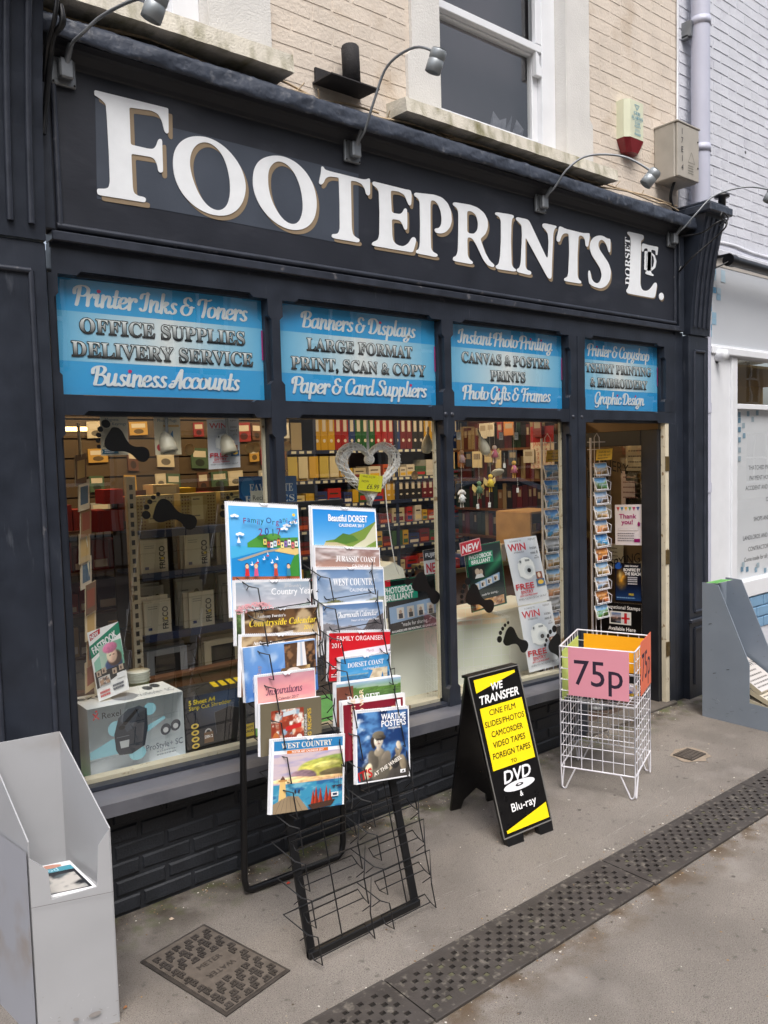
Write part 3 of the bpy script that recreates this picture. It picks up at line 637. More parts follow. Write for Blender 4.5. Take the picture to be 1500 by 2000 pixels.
def sash(h, label):
    t = thing('sash_window', label, 'window', ((h[0]+h[1])/2, WY+.1, h[2])); y = WY+.06; z0 = h[2]; x0, x1 = h[0]+.006, h[1]-.006
    mb = MB(); mb.box(x0, y, z0, x0+.03, y+.1, 5.3, b=.003); mb.box(x1-.12, y, z0, x1, y+.1, 5.3, b=.003); mb.box(x0+.03, y, z0, x1-.12, y+.1, z0+.02, b=.003); obj('box_frame', mb, WHITE, t)
    mb = MB(); a, b = x0+.03, x1-.12; mb.box(a, y+.035, z0+.02, a+.035, y+.075, 4.12, b=.004); mb.box(b-.05, y+.035, z0+.02, b, y+.075, 4.12, b=.004)
    mb.box(a+.035, y+.035, z0+.02, b-.05, y+.075, z0+.085, b=.004); mb.box(a+.035, y+.035, 4.075, b-.05, y+.075, 4.12, b=.004); obj('lower_sash', mb, WHITE, t)
    mb = MB(); mb.box(a, y+.0, 4.085, b, y+.035, 4.13, b=.004); mb.box(b-.05, y+.0, 4.13, b, y+.033, 5.3, b=.004); mb.box(a, y+.0, 4.13, a+.035, y+.033, 5.3, b=.004)
    mb.prism([(0,0),(.03,-.02),(.028,-.06),(.05,-.09),(.05,-.13),(.0,-.13)], (b-.052,y-.001,4.085), (1,0,0), (0,0,1), (0,.03,0)); obj('upper_sash', mb, WHITE, t)
    mb = MB(); mb.add([(a,y+.055,z0),(b,y+.055,z0),(b,y+.055,5.3),(a,y+.055,5.3)], [(0,1,2,3)]); obj('pane', mb, GLASS, t)
    return t
sash(SW, 'white sash window upstairs with dark dirty panes'); sash(SW1, 'white sash window cut off at the top left edge')
mb = MB(); mb.box(-.3, .3, 3.3, 5.1, .32, 5.4); mb.box(-.3,.2,3.3,5.1,.3,3.32); solo('dark_room_screen', mb, mat('dark_room', (46,40,44), .9, var=.5, vscale=3), 'dark screen standing in for the unlit room behind the upstairs windows', 'room')  # dark-coloured sheet that paints in the unlit room's shade
mb = MB(); [mb.hexa([(3.42+.05*k+(k%2)*.01,.20+.02*k,3.53),(3.50+.05*k,.19+.02*k,3.53),(3.50+.05*k,.26,3.53),(3.42+.05*k,.26,3.53),(3.44+.05*k,.21,3.60+.04*((k*7)%4)),(3.49+.05*k,.20,3.64+.03*((k*5)%4)),(3.50+.05*k,.25,3.62+.03*((k*3)%4)),(3.45+.05*k,.25,3.60)]) for k in range(6)]; solo('grey_cloth', mb, mat('cloth', (104,104,112), .9, var=.2, vscale=20, bump=1, bscale=20, bdist=.02), 'crumpled pale cloth piled inside the upstairs window', 'cloth')
# ================================================================ shopfront
SF = thing('shopfront', 'dark slate painted timber shopfront with glazed bays and large signboard', 'shopfront', (3.0, 0, 0))
def sillz(x): return .520-.0385*(x-.95)
BAY = [(.95,1.826),(1.90,2.85),(2.93,3.88),(4.035,4.90)]
def beam(poly_front, y0, y1, full, yb, name, mt=DARK):
    mb = MB(); mb.prism(poly_front, (0,y0,0), (1,0,0), (0,0,1), (0,y1-y0,0))
    x0, x1, z0, z1 = full; mb.box(x0, y1, z0, x1, yb, z1); return obj(name, mb, mt, SF)
ST, CU = .07, .016
# head rail with stopped chamfers over each bay
pl = [(.93,2.455)]
for a, b in BAY: pl += [(a+ST,2.455),(a+ST+CU,2.455+CU),(b-ST-CU,2.455+CU),(b-ST,2.455)]
pl += [(5.03,2.455),(5.03,2.545),(.93,2.545)]
beam(pl, 0, .03, (.93,5.03,2.455,2.545), .09, 'head_rail')
for a, b in BAY:
    pl = [(a-.0,1.945),(a+ST,1.945),(a+ST+CU,1.945+CU),(b-ST-CU,1.945+CU),(b-ST,1.945),(b,1.945),(b,2.02),(b-ST,2.02),(b-ST-CU,2.02-CU*.6),(a+ST+CU,2.02-CU*.6),(a+ST,2.02),(a,2.02)]
    beam(pl, .002, .03, (a,b,1.945,2.02), .09, 'transom')
def mull(x0, x1, zb, lc=True, rc=True, groove=False):
    if zb > 1.9:
        z = [2.02, 2.02+ST, 2.02+ST+CU, 2.455-ST-CU, 2.455-ST, 2.455]; d = [0,0,CU,CU,0,0]; mb = MB(); L_ = [(x0+e, q) for q, e in zip(z, d)]
        mb.prism([(x1,2.02),(x1,2.455)]+L_[::-1], (0,0,0), (1,0,0), (0,0,1), (0,.03,0)); mb.box(x0,.03,2.02,x1,.09,2.455); return obj('mullion', mb, DARK, SF)
    z = [zb, zb+.10, zb+.10+CU, 1.945-ST-CU, 1.945-ST, 2.02+ST, 2.02+ST+CU, 2.455-ST-CU, 2.455-ST, 2.455]; d = [0,0,CU,CU,0,0,CU,CU,0,0]
    R_ = [(x1-(e if rc else 0), q) for q, e in zip(z, d)]; L_ = [(x0+(e if lc else 0), q) for q, e in zip(z, d)]
    mb = MB(); mb.prism([*L_[:1], *R_, *L_[:0:-1]], (0,0,0), (1,0,0), (0,0,1), (0,.03,0)); mb.box(x0, .03, zb, x1, .09, 2.455)
    if groove: c = (x0+x1)/2; mb.box(c-.0, -.003, zb, c+.07, .0, 2.455)
    return obj('mullion', mb, DARK, SF)
mull(1.826, 1.90, sillz(1.85)-.01); mull(2.85, 2.93, sillz(2.9)-.01); mull(3.88, 4.035, .0, groove=True)
mull(4.90, 5.03, 1.945, rc=False); mb = MB(); mb.box(4.958, 0, 0, 5.03, .09, 1.945, b=.003); obj('door_post', mb, DARK, SF)
mb = MB(); mb.box(4.90, .002, 1.945, 5.03, .09, 2.02); obj('transom', mb, DARK, SF); mull(.915, .95, .35, lc=False)
# cream inner frame strips seen through the glass
mb = MB()
for a, b in BAY[:3]:
    z0 = sillz(b)
    mb.box(b-.012, .062, z0, b, .078, 1.945); mb.hexa([(a,.062,sillz(a)),(b,.062,sillz(b)),(b,.11,sillz(b)),(a,.11,sillz(a)),(a,.062,sillz(a)+.028),(b,.062,sillz(b)+.028),(b,.11,sillz(b)+.028),(a,.11,sillz(a)+.028)])
obj('inner_frame', mb, CREAMW, SF)
for i, (a, b) in enumerate(BAY[:3]):
    mb = MB(); mb.add([(a,.05,sillz(a)),(b,.05,sillz(b)),(b,.05,1.945),(a,.05,1.945)], [(0,1,2,3)]); obj('window_pane', mb, GLASS, SF)
for i, (a, b) in enumerate(BAY):
    mb = MB(); mb.add([(a,.045,2.02),(b,.045,2.02),(b,.045,2.455),(a,.045,2.455)], [(0,1,2,3)]); obj('toplight_pane', mb, GLASS, SF)
# bolts on the transom joints
for cx, cz in ((2.866,1.975),(2.912,1.975),(3.915,1.975),(3.995,1.975)):
    mb = MB(); mb.lathe([(.0,-.006),(.010,-.005),(.012,0)], (cx,0,cz), (0,1,0), 12); obj('bolt', mb, DARKM, SF)
# sill, sloping with the street
def slab(x0, x1, ya, yb, dz0, dz1, mb, n=1, extra=0):
    for i in range(n):
        a, b = x0+(x1-x0)*i/n, x0+(x1-x0)*(i+1)/n; za, zb_ = sillz(a), sillz(b)
        mb.hexa([(a,ya,za+dz0-extra),(b,ya,zb_+dz0-extra),(b,yb,zb_+dz0),(a,yb,za+dz0),(a,ya,za+dz1-extra),(b,ya,zb_+dz1-extra),(b,yb,zb_+dz1),(a,yb,za+dz1)])
    return mb
mb = MB(); slab(.93, 3.88, -.125, .10, -.055, -.004, mb, 1, .006); obj('sill', mb, SILLP, SF)
mb = MB(); slab(.95, 3.88, .012, .06, -.003, .012, mb); obj('sill_bead', mb, DARKM, SF)
# stall riser of painted bricks
sr = MB(); sr.hexa([(.93,.0,0),(3.84,.0,0),(3.84,.1,0),(.93,.1,0),(.93,.0,sillz(.93)-.055),(3.84,.0,sillz(3.84)-.055),(3.84,.1,sillz(3.84)-.055),(.93,.1,sillz(.93)-.055)])
SRo = obj('stall_riser', sr, DARKB, SF)
def riser():
    meshes = []
    for k in range(4):
        m_ = MB(); rr = random.Random(40+k); W_, H_, e = .205, .059, .007; f = [(0,0),(W_,0),(W_,H_),(0,H_)]
        g = [(e*rr.uniform(.5,1.6),e*rr.uniform(.5,1.6)),(W_-e,e*rr.uniform(.5,1.6)),(W_-e*rr.uniform(.5,1.6),H_-e),(e,H_-e*rr.uniform(.5,1.5))]
        m_.add([(p[0],.004,p[1]) for p in f]+[(p[0],-.0065*rr.uniform(.7,1.2),p[1]) for p in g], [(4,5,6,7),(0,1,5,4),(1,2,6,5),(2,3,7,6),(3,0,4,7)]); meshes.append(m_.mesh('brick', DARKB))
    off = -worldloc(SRo)
    for row in range(7):
        z = .012+row*.071; x = .935-(.108 if row % 2 else 0)
        while x < 3.83:
            a, b = max(x,.935), min(x+.216, 3.835); top = min(sillz(a), sillz(b))-.057
            if b-a > .04 and z+.02 < top:
                o = bpy.data.objects.new('brick', meshes[rnd.randrange(4)]); COL.objects.link(o); o.parent = SRo
                o.location = off+Vector((a+.005,-rnd.uniform(0,.003),z+rnd.uniform(-.002,.002))); o.scale = ((b-a-.011)/.205, 1, min(1, (top-z-.004)/.059))
            x += .216
riser()
# door threshold and kerb of the opening
mb = MB(); mb.box(4.0, -.03, 0, 5.0, .12, .018, b=.004); obj('threshold', mb, mat('worn_stone', (92,86,80), .85, bump=.6, bscale=60, var=.2, vscale=10), SF)
# ---- fascia
FB = MB(); FB.box(.93, .0, 2.60, 5.05, .05, 3.22)
FBo = obj('fascia_board', FB, DARKF, SF)
mb = MB(); mb.box(.93, -.028, 2.565, 5.05, .05, 2.60, b=.004); mb.box(.93, .012, 2.545, 5.05, .05, 2.565); obj('fascia_rail', mb, DARKM, SF)
mb = MB(); mb.tube([(.955,-.004,2.622),(5.03,-.004,2.622)], .013, 8); obj('moulding', mb, DARKM, SF)
mb = MB(); mb.tube([(.968,-.004,2.622),(.968,-.004,3.16)], .012, 8); obj('side_moulding', mb, DARKM, SF)
mb = MB(); mb.tube([(5.025,-.004,2.622),(5.025,-.004,3.16)], .012, 8); obj('side_moulding', mb, DARKM, SF)
mb = MB(); mb.box(.90, -.03, 2.60, .945, .05, 3.2, b=.005); obj('fascia_stile', mb, DARK, SF)
mb = MB(); mb.box(5.04, -.03, 2.565, 5.10, .05, 3.2, b=.005); mb.box(5.03,.0,0,5.13,.09,2.565,b=.003); obj('fascia_stile', mb, DARK, SF)
mb = MB()                                                                 # cove under the lead
n = 1; prof = [(.0,3.190),(-.006,3.195),(-.012,3.210),(-.03,3.236),(-.045,3.244),(-.085,3.246),(-.085,3.27),(.0,3.30)]
mb.prism([(p[0],p[1]) for p in prof], (.88,0,0), (0,1,0), (0,0,1), (4.26,0,0)); obj('cornice_soffit', mb, mat('dark_cornice', (34,35,40), .55, var=.2, vscale=12, bump=.4, bscale=40), SF)
def leadcap():
    mb = MB(); nx = 330; x0, x1 = .875, 5.16; prof = [(.048,3.385),(.01,3.365),(-.04,3.345),(-.085,3.322),(-.100,3.311),(-.104,3.299),(-.103,3.280),(-.105,3.263),(-.103,3.248),(-.097,3.242),(-.085,3.248)]
    R1 = np.random.RandomState(4); A = R1.rand(nx+1, len(prof)); vs = []
    for i in range(nx+1):
        x = x0+(x1-x0)*i/nx; seam = 0
        for sx in (2.03, 3.42, 4.6): seam += .010*math.exp(-((x-sx)/.014)**2)
        for j, (y, z) in enumerate(prof):
            f = .0035 if j > 2 else .005; wv = math.sin(x*31+j*1.3)*.0018+math.sin(x*11+j*.5)*.003+math.sin(x*67+j*2.1)*.0012
            vs.append((x, y+(A[i,j]-.5)*f+wv-seam*(1 if j > 1 else 0), z+(A[i,(j+3) % len(prof)]-.5)*f+wv*.9+(math.sin(x*2.3)*.006 if j > 4 else 0)))
    k = len(prof); mb.add(vs, [(i*k+j, i*k+j+1, (i+1)*k+j+1, (i+1)*k+j) for i in range(nx) for j in range(k-1)], sm=True)
    obj('lead_capping', mb, LEAD, SF)
leadcap()
# painted blue patch behind the first letters
def zz(pts, s, ox, oy): return [P(ox+x/s, oy+y/s, 0) for x, y in pts]
def flat(vs3, y): return [(p.x, p.z) for p in vs3]
mb = MB(); pa = zz([(97,112),(484,172),(510,272),(700,318),(1000,395),(1300,470),(1500,518),(1500,905),(1360,878),(1050,818),(740,760),(380,696),(107,650)], 2.727, 150, 150)
pb = zz([(1500/2.727*3-1050+0,0)], 1, 0, 0)
mb.add([(p.x,-.0012,p.z) for p in pa], [tuple(range(len(pa)))])
pc = zz([(700,318+0),(780,338),(905,352),(940,372),(1050,392),(1140,412),(1190,425),(1188,585),(1100,566),(1000,548),(905,528),(800,508),(700,482)], 1, 0, 0)
obj('painted_patch', mb, BLUEP, FBo)
def soften(pts, r1=6, it=2):
    for _ in range(it):
        out = []; n = len(pts)
        for i in range(n):
            a, b, c = pts[i-1], pts[i], pts[(i+1) % n]
            for q in (a, c):
                dx, dy = q[0]-b[0], q[1]-b[1]; l = math.hypot(dx,dy) or 1; k = min(.25*l, r1)/l; out.append((b[0]+dx*k, b[1]+dy*k))
        pts = out; r1 *= .5
    return pts
def signletter(paths, s, ox, oy, shade, ch, r1=6):
    loops = [flat([P(ox+x/s, oy+y/s, 0) for x, y in soften(p, r1)], 0) for p in paths]
    cx = sum(p[0] for p in loops[0])/len(loops[0]); mb = MB()
    def face(dx, dz, y, mi, th):
        cu = bpy.data.curves.new('c', 'CURVE'); cu.dimensions = '2D'; cu.fill_mode = 'BOTH'; cu.extrude = th/2
        for lp in loops:
            sp = cu.splines.new('POLY'); sp.points.add(len(lp)-1); sp.use_cyclic_u = True
            for i, p in enumerate(lp): sp.points[i].co = (p[0]+dx, p[1]+dz, 0, 1)
        ob = bpy.data.objects.new('c', cu); me = bpy.data.meshes.new_from_object(ob)
        mb.add([(v.co.x, y-th/2-v.co.z, v.co.y) for v in me.vertices], [tuple(p.vertices) for p in me.polygons], mi)
        bpy.data.objects.remove(ob); bpy.data.curves.remove(cu); bpy.data.meshes.remove(me)
    if shade: face(shade, -shade*1.05, -.0016, 1, .0006)
    face(0, 0, -.0022, 0, .0025)
    return obj('letter', mb, [LETW, TAN], FBo, label='painted white letter '+ch+' with tan drop shade')
A_ = (2.727,150,150); B_ = (2.3077,700,330); C_ = (3,500,0)
signletter([[(90,72),(92,100),(105,107),(130,125),(152,148),(158,220),(168,400),(174,560),(168,590),(150,598),(105,597),(107,625),(120,632),(355,670),(364,668),(366,648),(350,640),(325,636),(302,620),(296,590),(288,412),(390,428),(412,440),(425,470),(432,505),(442,513),(455,510),(457,500),(452,340),(445,332),(432,334),(420,370),(405,386),(380,385),(285,363),(278,180),(278,165),(395,182),(430,200),(450,235),(465,295),(478,305),(487,300),(485,172),(478,168)]], *A_, .017, 'F')
signletter([[(508,470),(515,400),(545,350),(590,323),(645,316),(710,328),(775,365),(830,420),(870,480),(893,545),(899,600),(885,665),(850,715),(800,740),(745,742),(680,725),(615,685),(555,620),(520,545)],[(598,450),(610,395),(640,358),(685,347),(735,370),(775,420),(800,485),(813,555),(815,630),(800,685),(770,711),(735,712),(695,690),(655,640),(625,575),(605,510)]], *A_, .015, 'O', 30)
signletter([[(933,560),(940,495),(965,450),(1005,427),(1060,419),(1115,430),(1170,460),(1220,510),(1255,570),(1273,635),(1276,700),(1262,760),(1230,800),(1185,818),(1130,816),(1070,790),(1015,745),(970,685),(942,620)],[(1015,530),(1022,490),(1045,460),(1075,450),(1115,465),(1155,510),(1180,565),(1195,620),(1203,690),(1195,745),(1175,780),(1140,788),(1100,765),(1065,720),(1035,660),(1018,595)]], *A_, .015, 'O', 30)
signletter([[(380,975),(378,1010),(370,1050),(365,1075),(378,1085),(392,1075),(405,1045),(430,1035),(482,1042),(487,1200),(488,1340),(480,1368),(460,1373),(443,1372),(440,1390),(455,1398),(595,1422),(604,1415),(603,1402),(585,1393),(566,1378),(558,1340),(552,1060),(580,1063),(615,1078),(635,1110),(642,1140),(655,1148),(665,1140),(665,1050),(655,1046),(645,1052),(620,1052),(430,1005),(400,995),(392,978)]], *C_, .014, 'T')
signletter([[(62,56),(60,72),(80,85),(90,105),(93,200),(92,300),(85,322),(62,330),(57,345),(80,350),(240,377),(246,370),(258,325),(255,312),(245,307),(237,313),(222,338),(200,350),(175,345),(155,328),(150,300),(148,226),(185,232),(198,255),(205,275),(217,275),(218,235),(217,195),(215,180),(205,178),(198,195),(185,205),(148,198),(143,110),(145,98),(180,103),(205,118),(218,150),(225,165),(235,165),(238,125),(235,100),(225,95),(210,93)]], *B_, .014, 'E')
signletter([[(250,107),(248,122),(265,132),(274,150),(276,250),(275,340),(270,362),(258,368),(257,380),(345,398),(355,394),(353,384),(335,376),(325,360),(323,300),(322,160),(325,142),(340,143),(355,158),(368,190),(373,225),(370,255),(360,268),(345,268),(340,275),(345,287),(365,293),(390,287),(410,265),(419,235),(415,190),(400,155),(375,130),(340,117)]], *B_, .014, 'P')
signletter([[(425,150),(422,163),(440,175),(448,195),(448,300),(446,370),(440,392),(425,398),(423,412),(435,417),(510,431),(515,420),(498,408),(490,390),(488,320),(492,308),(510,312),(530,345),(560,410),(580,435),(605,445),(611,437),(608,430),(590,415),(570,380),(550,325),(548,315),(570,295),(581,265),(580,230),(565,200),(535,175),(500,162)],[(487,200),(490,190),(510,192),(528,210),(537,245),(535,275),(520,293),(500,292),(488,285)]], *B_, .014, 'R')
signletter([[(615,195),(613,207),(632,215),(640,235),(640,330),(636,400),(630,430),(615,438),(620,451),(705,464),(710,455),(695,445),(688,430),(685,330),(687,250),(690,225),(698,220),(697,210),(680,205)]], *B_, .014, 'I')
signletter([[(710,217),(706,228),(720,240),(733,255),(735,300),(730,420),(725,445),(712,452),(712,465),(770,479),(777,472),(775,462),(757,455),(750,440),(750,320),(752,310),(850,490),(860,497),(868,492),(870,420),(876,290),(882,270),(891,264),(889,257),(840,246),(828,247),(826,262),(842,275),(852,295),(855,330),(852,400),(845,400),(770,240),(760,228)]], *B_, .014, 'N')
signletter([[(902,258),(898,285),(890,315),(893,328),(905,330),(910,310),(920,292),(940,290),(946,300),(948,380),(944,470),(940,488),(925,493),(925,505),(940,508),(1000,518),(1003,508),(990,498),(985,480),(985,390),(990,302),(1005,300),(1018,315),(1022,350),(1033,352),(1040,310),(1040,290),(1030,290),(1010,290),(930,270),(915,262)]], *B_, .014, 'T')
signletter([[(1133,315),(1120,315),(1100,302),(1080,300),(1058,308),(1043,330),(1040,360),(1050,390),(1070,420),(1088,450),(1095,480),(1088,507),(1075,517),(1060,512),(1048,495),(1042,460),(1035,457),(1033,480),(1036,510),(1040,520),(1060,532),(1090,540),(1115,528),(1132,500),(1136,460),(1125,425),(1105,395),(1085,365),(1078,345),(1082,325),(1095,318),(1110,330),(1120,355),(1125,375),(1132,378),(1134,345)]], *B_, .014, 'S')
signletter([[(1210,282),(1209,293),(1222,302),(1226,330),(1222,440),(1218,520),(1212,540),(1205,545),(1207,560),(1240,567),(1330,583),(1336,572),(1344,520),(1338,512),(1330,515),(1315,540),(1295,552),(1275,545),(1268,520),(1270,420),(1272,350),(1270,325),(1283,318),(1284,300),(1270,295)]], *B_, .007, 'L')
signletter([[(1278,335),(1274,354),(1275,372),(1282,374),(1286,359),(1301,358),(1301,402),(1298,462),(1292,466),(1292,474),(1327,484),(1328,477),(1317,470),(1316,442),(1318,364),(1337,369),(1338,387),(1345,390),(1349,354),(1343,351),(1305,344)]], *B_, 0, 'T, small,', 3)
signletter([[(1288,370),(1315,374),(1333,390),(1341,417),(1336,445),(1320,459),(1303,460),(1286,455)],[(1296,382),(1299,383),(1298,450),(1295,449)],[(1319,386),(1327,397),(1331,418),(1327,439),(1318,449)]], *B_, 0, 'D, small,', 2)
signletter([[(1363+11*math.cos(k*.5236), 575+17*math.sin(k*.5236)) for k in range(12)]], *B_, .008, 'full stop', 4)
vv, f = glyphs('DORSET', 'serif', .01); a, b = P(700+1224/2.3077, 330+527/2.3077), P(700+1224/2.3077, 330+313/2.3077); L_ = (b.z-a.z)/vv[:,0].max(); hh = .058
mb = MB(); mb.add([(a.x-p[1]*hh, -.004, a.z+p[0]*L_) for p in vv], f); obj('letter', mb, LETW, FBo, label='small white word DORSET running up the side of the L')
# ---- pilasters and fluted corbels
def pilaster(x0, x1, label, zb=0):
    t = thing('pilaster', label, 'pilaster', ((x0+x1)/2, -.03, zb)); yf = -.045
    mb = MB(); mb.box(x0, yf, zb, x1, .09, 2.545, b=.004); obj('shaft', mb, DARK, t)
    a, b = x0+.065, x1-.055; mb = MB()
    for (p, q) in (((a,.62),(a,2.44)), ((b,.62),(b,2.44)), ((a,2.44),(b,2.44)), ((a,.62),(b,.62)), ((a,.10),(a,.50)), ((b,.10),(b,.50)), ((a,.50),(b,.50))): mb.tube([(p[0],yf-.002,p[1]),(q[0],yf-.002,q[1])], .011, 6)
    obj('panel_moulding', mb, DARKM, t)
    mb = MB(); mb.box(x0-.012, yf-.022, .545, x1+.012, yf, .575, b=.006); obj('dado_rail', mb, DARKM, t)
    mb = MB(); prof = [(0,2.55),(-.055,2.55),(-.058,2.60),(-.068,2.75),(-.085,2.92),(-.11,3.08),(-.14,3.22),(-.165,3.315),(-.17,3.34),(0,3.34)]
    mb.prism(prof, (x0,0,0), (0,1,0), (0,0,1), (x1-x0,0,0)); obj('corbel', mb, DARK, t)
    mb = MB(); k = 4; pr_ = [(q[0]-.004,q[1]) for q in prof[2:8]]
    for i in range(k):
        cx = x0+(x1-x0)*(i+.7)/(k+.4); mb.tube([(cx, q[0], q[1]) for q in pr_], .012, 8)
    obj('flutes', mb, DARKM, t)
    mb = MB(); mb.box(x0-.02, -.215, 3.34, x1+.02, .05, 3.395, b=.008); mb.box(x0-.01, -.19, 3.395, x1+.01, .05, 3.415, b=.006); obj('cap', mb, LEAD, t)
    return t
pilaster(5.13, 5.385, 'dark panelled pilaster with fluted corbel at the right end of the shopfront')
pilaster(.60, .90, 'dark panelled pilaster with fluted corbel at the left end of the shopfront')
# ================================================================ fixtures on the front
def spotlight(bx, hp, label, bend=.0, ax=(-.25,.35,-.9), capr=.034):
    t = thing('spotlight', label, 'lamp', (bx, 0, 3.12))
    mb = MB(); mb.box(bx-.045, -.018, 3.118, bx+.045, -.0, 3.215, b=.004); obj('base_plate', mb, METALG, t)
    mb = MB(); mb.box(bx-.022, -.050, 3.135, bx+.028, -.018, 3.205, b=.006); obj('junction_box', mb, METALG, t)
    for sx, sz in ((-.037,3.126),(-.037,3.207),(.037,3.126)):
        mb = MB(); mb.lathe([(0,-.0225),(.0035,-.0215),(.004,-.0175)], (bx+sx,0,sz), (0,1,0), 8); obj('screw', mb, BLACK, t)
    s = Vector((bx+.005, -.045, 3.20)); h = Vector(hp); d = h-s
    mb = MB(); mb.tube([s+Vector((0,.005,-.012)), s+Vector((d.x*.04,d.y*.07,.045))], .011, 10); obj('collar', mb, METALG, t)
    k = [s, s+Vector((d.x*.03,-.055,.035)), s+Vector((d.x*.12,d.y*.26,d.z*.40+bend)), s+Vector((d.x*.38,d.y*.42,d.z*.86+bend*1.4)), s+Vector((d.x*.72,d.y*.74,d.z*1.06+bend)), h]
    mb = MB(); mb.tube(catmull(k,6), .0058, 8); obj('arm', mb, METALG, t)
    a = Vector(ax).normalized(); mb = MB(); o = h-a*.012
    mb.lathe([(.0,-.001),(capr-.003,0),(capr,.004),(capr,.034),(capr-.002,.036),(capr-.002,.040),(capr,.042),(capr,.088),(capr-.004,.090),(capr-.006,.074),(.0,.072)], o, a, 24); obj('lamp_head', mb, LAMPG, t)
    mb = MB(); mb.disc(o-a*.0022, -a, capr-.003, 24); obj('end_cap', mb, LAMPW, t)
def at(px, py, y): return tuple(P(px, py, y))
spotlight(1.003, at(310,-8,-.50), 'first spotlight, its lamp head cut off at the top left', .02)
spotlight(2.298, at(856,104,-.50), 'second spotlight on a curved arm above the middle of the signboard', .05, (-.12,.35,-.9))
spotlight(3.627, at(1278,338,-.52), 'third spotlight on a curved arm above the last letters of the sign', .10, (-.45,.45,-.75))
spotlight(4.970, at(1510,372,-.50), 'last spotlight over the right corbel, its head past the picture edge', .02)
# bracket and rope-like strap by the left end
t = thing('wall_bracket', 'black iron awning bracket hanging beside the left corbel', 'bracket', (.93,-.05,2.9))
mb = MB(); mb.tube(catmull([at(118,10,-.2),at(122,45,-.2),at(104,70,-.15),at(98,110,-.1),at(90,200,-.06),at(84,262,-.05)],5), .011, 6); obj('strap', mb, BLACK, t)
mb = MB(); mb.tube(catmull([at(112,-8,-.22),at(106,40,-.2),at(92,90,-.12),at(86,160,-.06)],5), .008, 6); obj('rod', mb, BLACK, t)
# capped pipe stub on an iron plate
t = thing('pipe_stub', 'short black pipe stub on an angle plate between the upstairs windows', 'pipe', (2.29,-.04,3.45))
mb = MB(); mb.lathe([(.0,.165),(.038,.165),(.041,.16),(.041,.0),(.0,.0)], (2.29,-.035,3.462), (0.02,.06,1), 18); obj('stub', mb, RUST, t)
mb = MB(); mb.hexa([(2.13,-.10,3.438),(2.40,-.10,3.438),(2.40,.05,3.448),(2.13,.05,3.448),(2.13,-.10,3.444),(2.40,-.10,3.444),(2.40,.05,3.456),(2.13,.05,3.456)]); mb.box(2.14,.035,3.45,2.39,.046,3.52); obj('angle_plate', mb, RUST, t)
# cables along the cornice
for k, (x0, x1, z, lb) in enumerate(((.9,2.6,3.372,'upper cream cable sagging along the wall over the first letters'),(1.0,3.1,3.356,'lower cream cable tied along the lead cornice'),(2.7,5.1,3.382,'cream cable running under the right upstairs sill'),(2.9,5.14,3.365,'lower cable of the pair under the right upstairs sill'))):
    pts = []; x = x0; r = random.Random(k)
    while x < x1: pts.append((x, .02-r.uniform(0,.02)-.006*k, z+r.uniform(-.012,.012)+.014+.01*math.sin(x*5+k))); x += r.uniform(.10,.2)
    mb = MB(); mb.tube(catmull(pts,3), .0055, 6)
    for i in range(3): p = pts[len(pts)*(i+1)//4]; mb.tube([p,(p[0]+r.uniform(-.02,.03),p[1]-.02,p[2]+.035)], .0028, 5)
    solo('cable', mb, CABLE, lb, 'cable', 'cables along the cornice')
# alarm box
t = thing('alarm_box', 'cream alarm box with red beacon on the cream brick wall', 'alarm', (4.51,-.0,3.63))
x0, x1, z0, z1 = 4.445, 4.655, 3.665, 3.955; mb = MB()
poly = [(x0,.05),(x0,-.005),(x0+.035,-.03),(x1-.035,-.03),(x1,-.005),(x1,.05)]
mb.prism([(p[0],p[1]) for p in poly], (0,0,z0+.06), (1,0,0), (0,1,0), (0,0,z1-z0-.06)); obj('case', mb, mat('yellowed_plastic', (212,214,188), .4, var=.06, vscale=8), t)
mb = MB(); lo = [(x0+.04,.045),(x0+.05,.01),(x0+.07,-.015),(x1-.07,-.015),(x1-.05,.01),(x1-.04,.045)]; hi = poly
mb.add([(p[0],p[1],z0-.02) for p in lo]+[(p[0],p[1],z0+.058) for p in hi], [tuple(range(5,-1,-1))]+[(i,(i+1) % 6,(i+1) % 6+6,i+6) for i in range(6)]); obj('beacon', mb, REDP, t)
pr = Print((x0+.04,-.0315,z0+.07),(x1-x0-.08,0,0),(0,0,z1-z0-.08), th=0); c = (86,150,176)
pr.line([(.3,.93),(.7,.93),(.5,.78),(.3,.93)], .003, c); pr.line([(.42,.93),(.5,.78),(.58,.93)], .002, c)
pr.text('GEM', .5, .64, .10, c, 'serif'); pr.text('ALARMS', .5, .51, .10, c, 'serif', mw=.95); pr.line([(.1,.475),(.9,.475)], .002, c)
pr.text('01308', .52, .37, .075, c, 'n', off=.01); pr.text('423470', .52, .27, .075, c, 'n', off=.01); pr.text('07771', .52, .15, .075, c, 'n', off=.01); pr.text('666668', .52, .05, .075, c, 'n', off=.01); pr.obj('lettering', PRM, t)
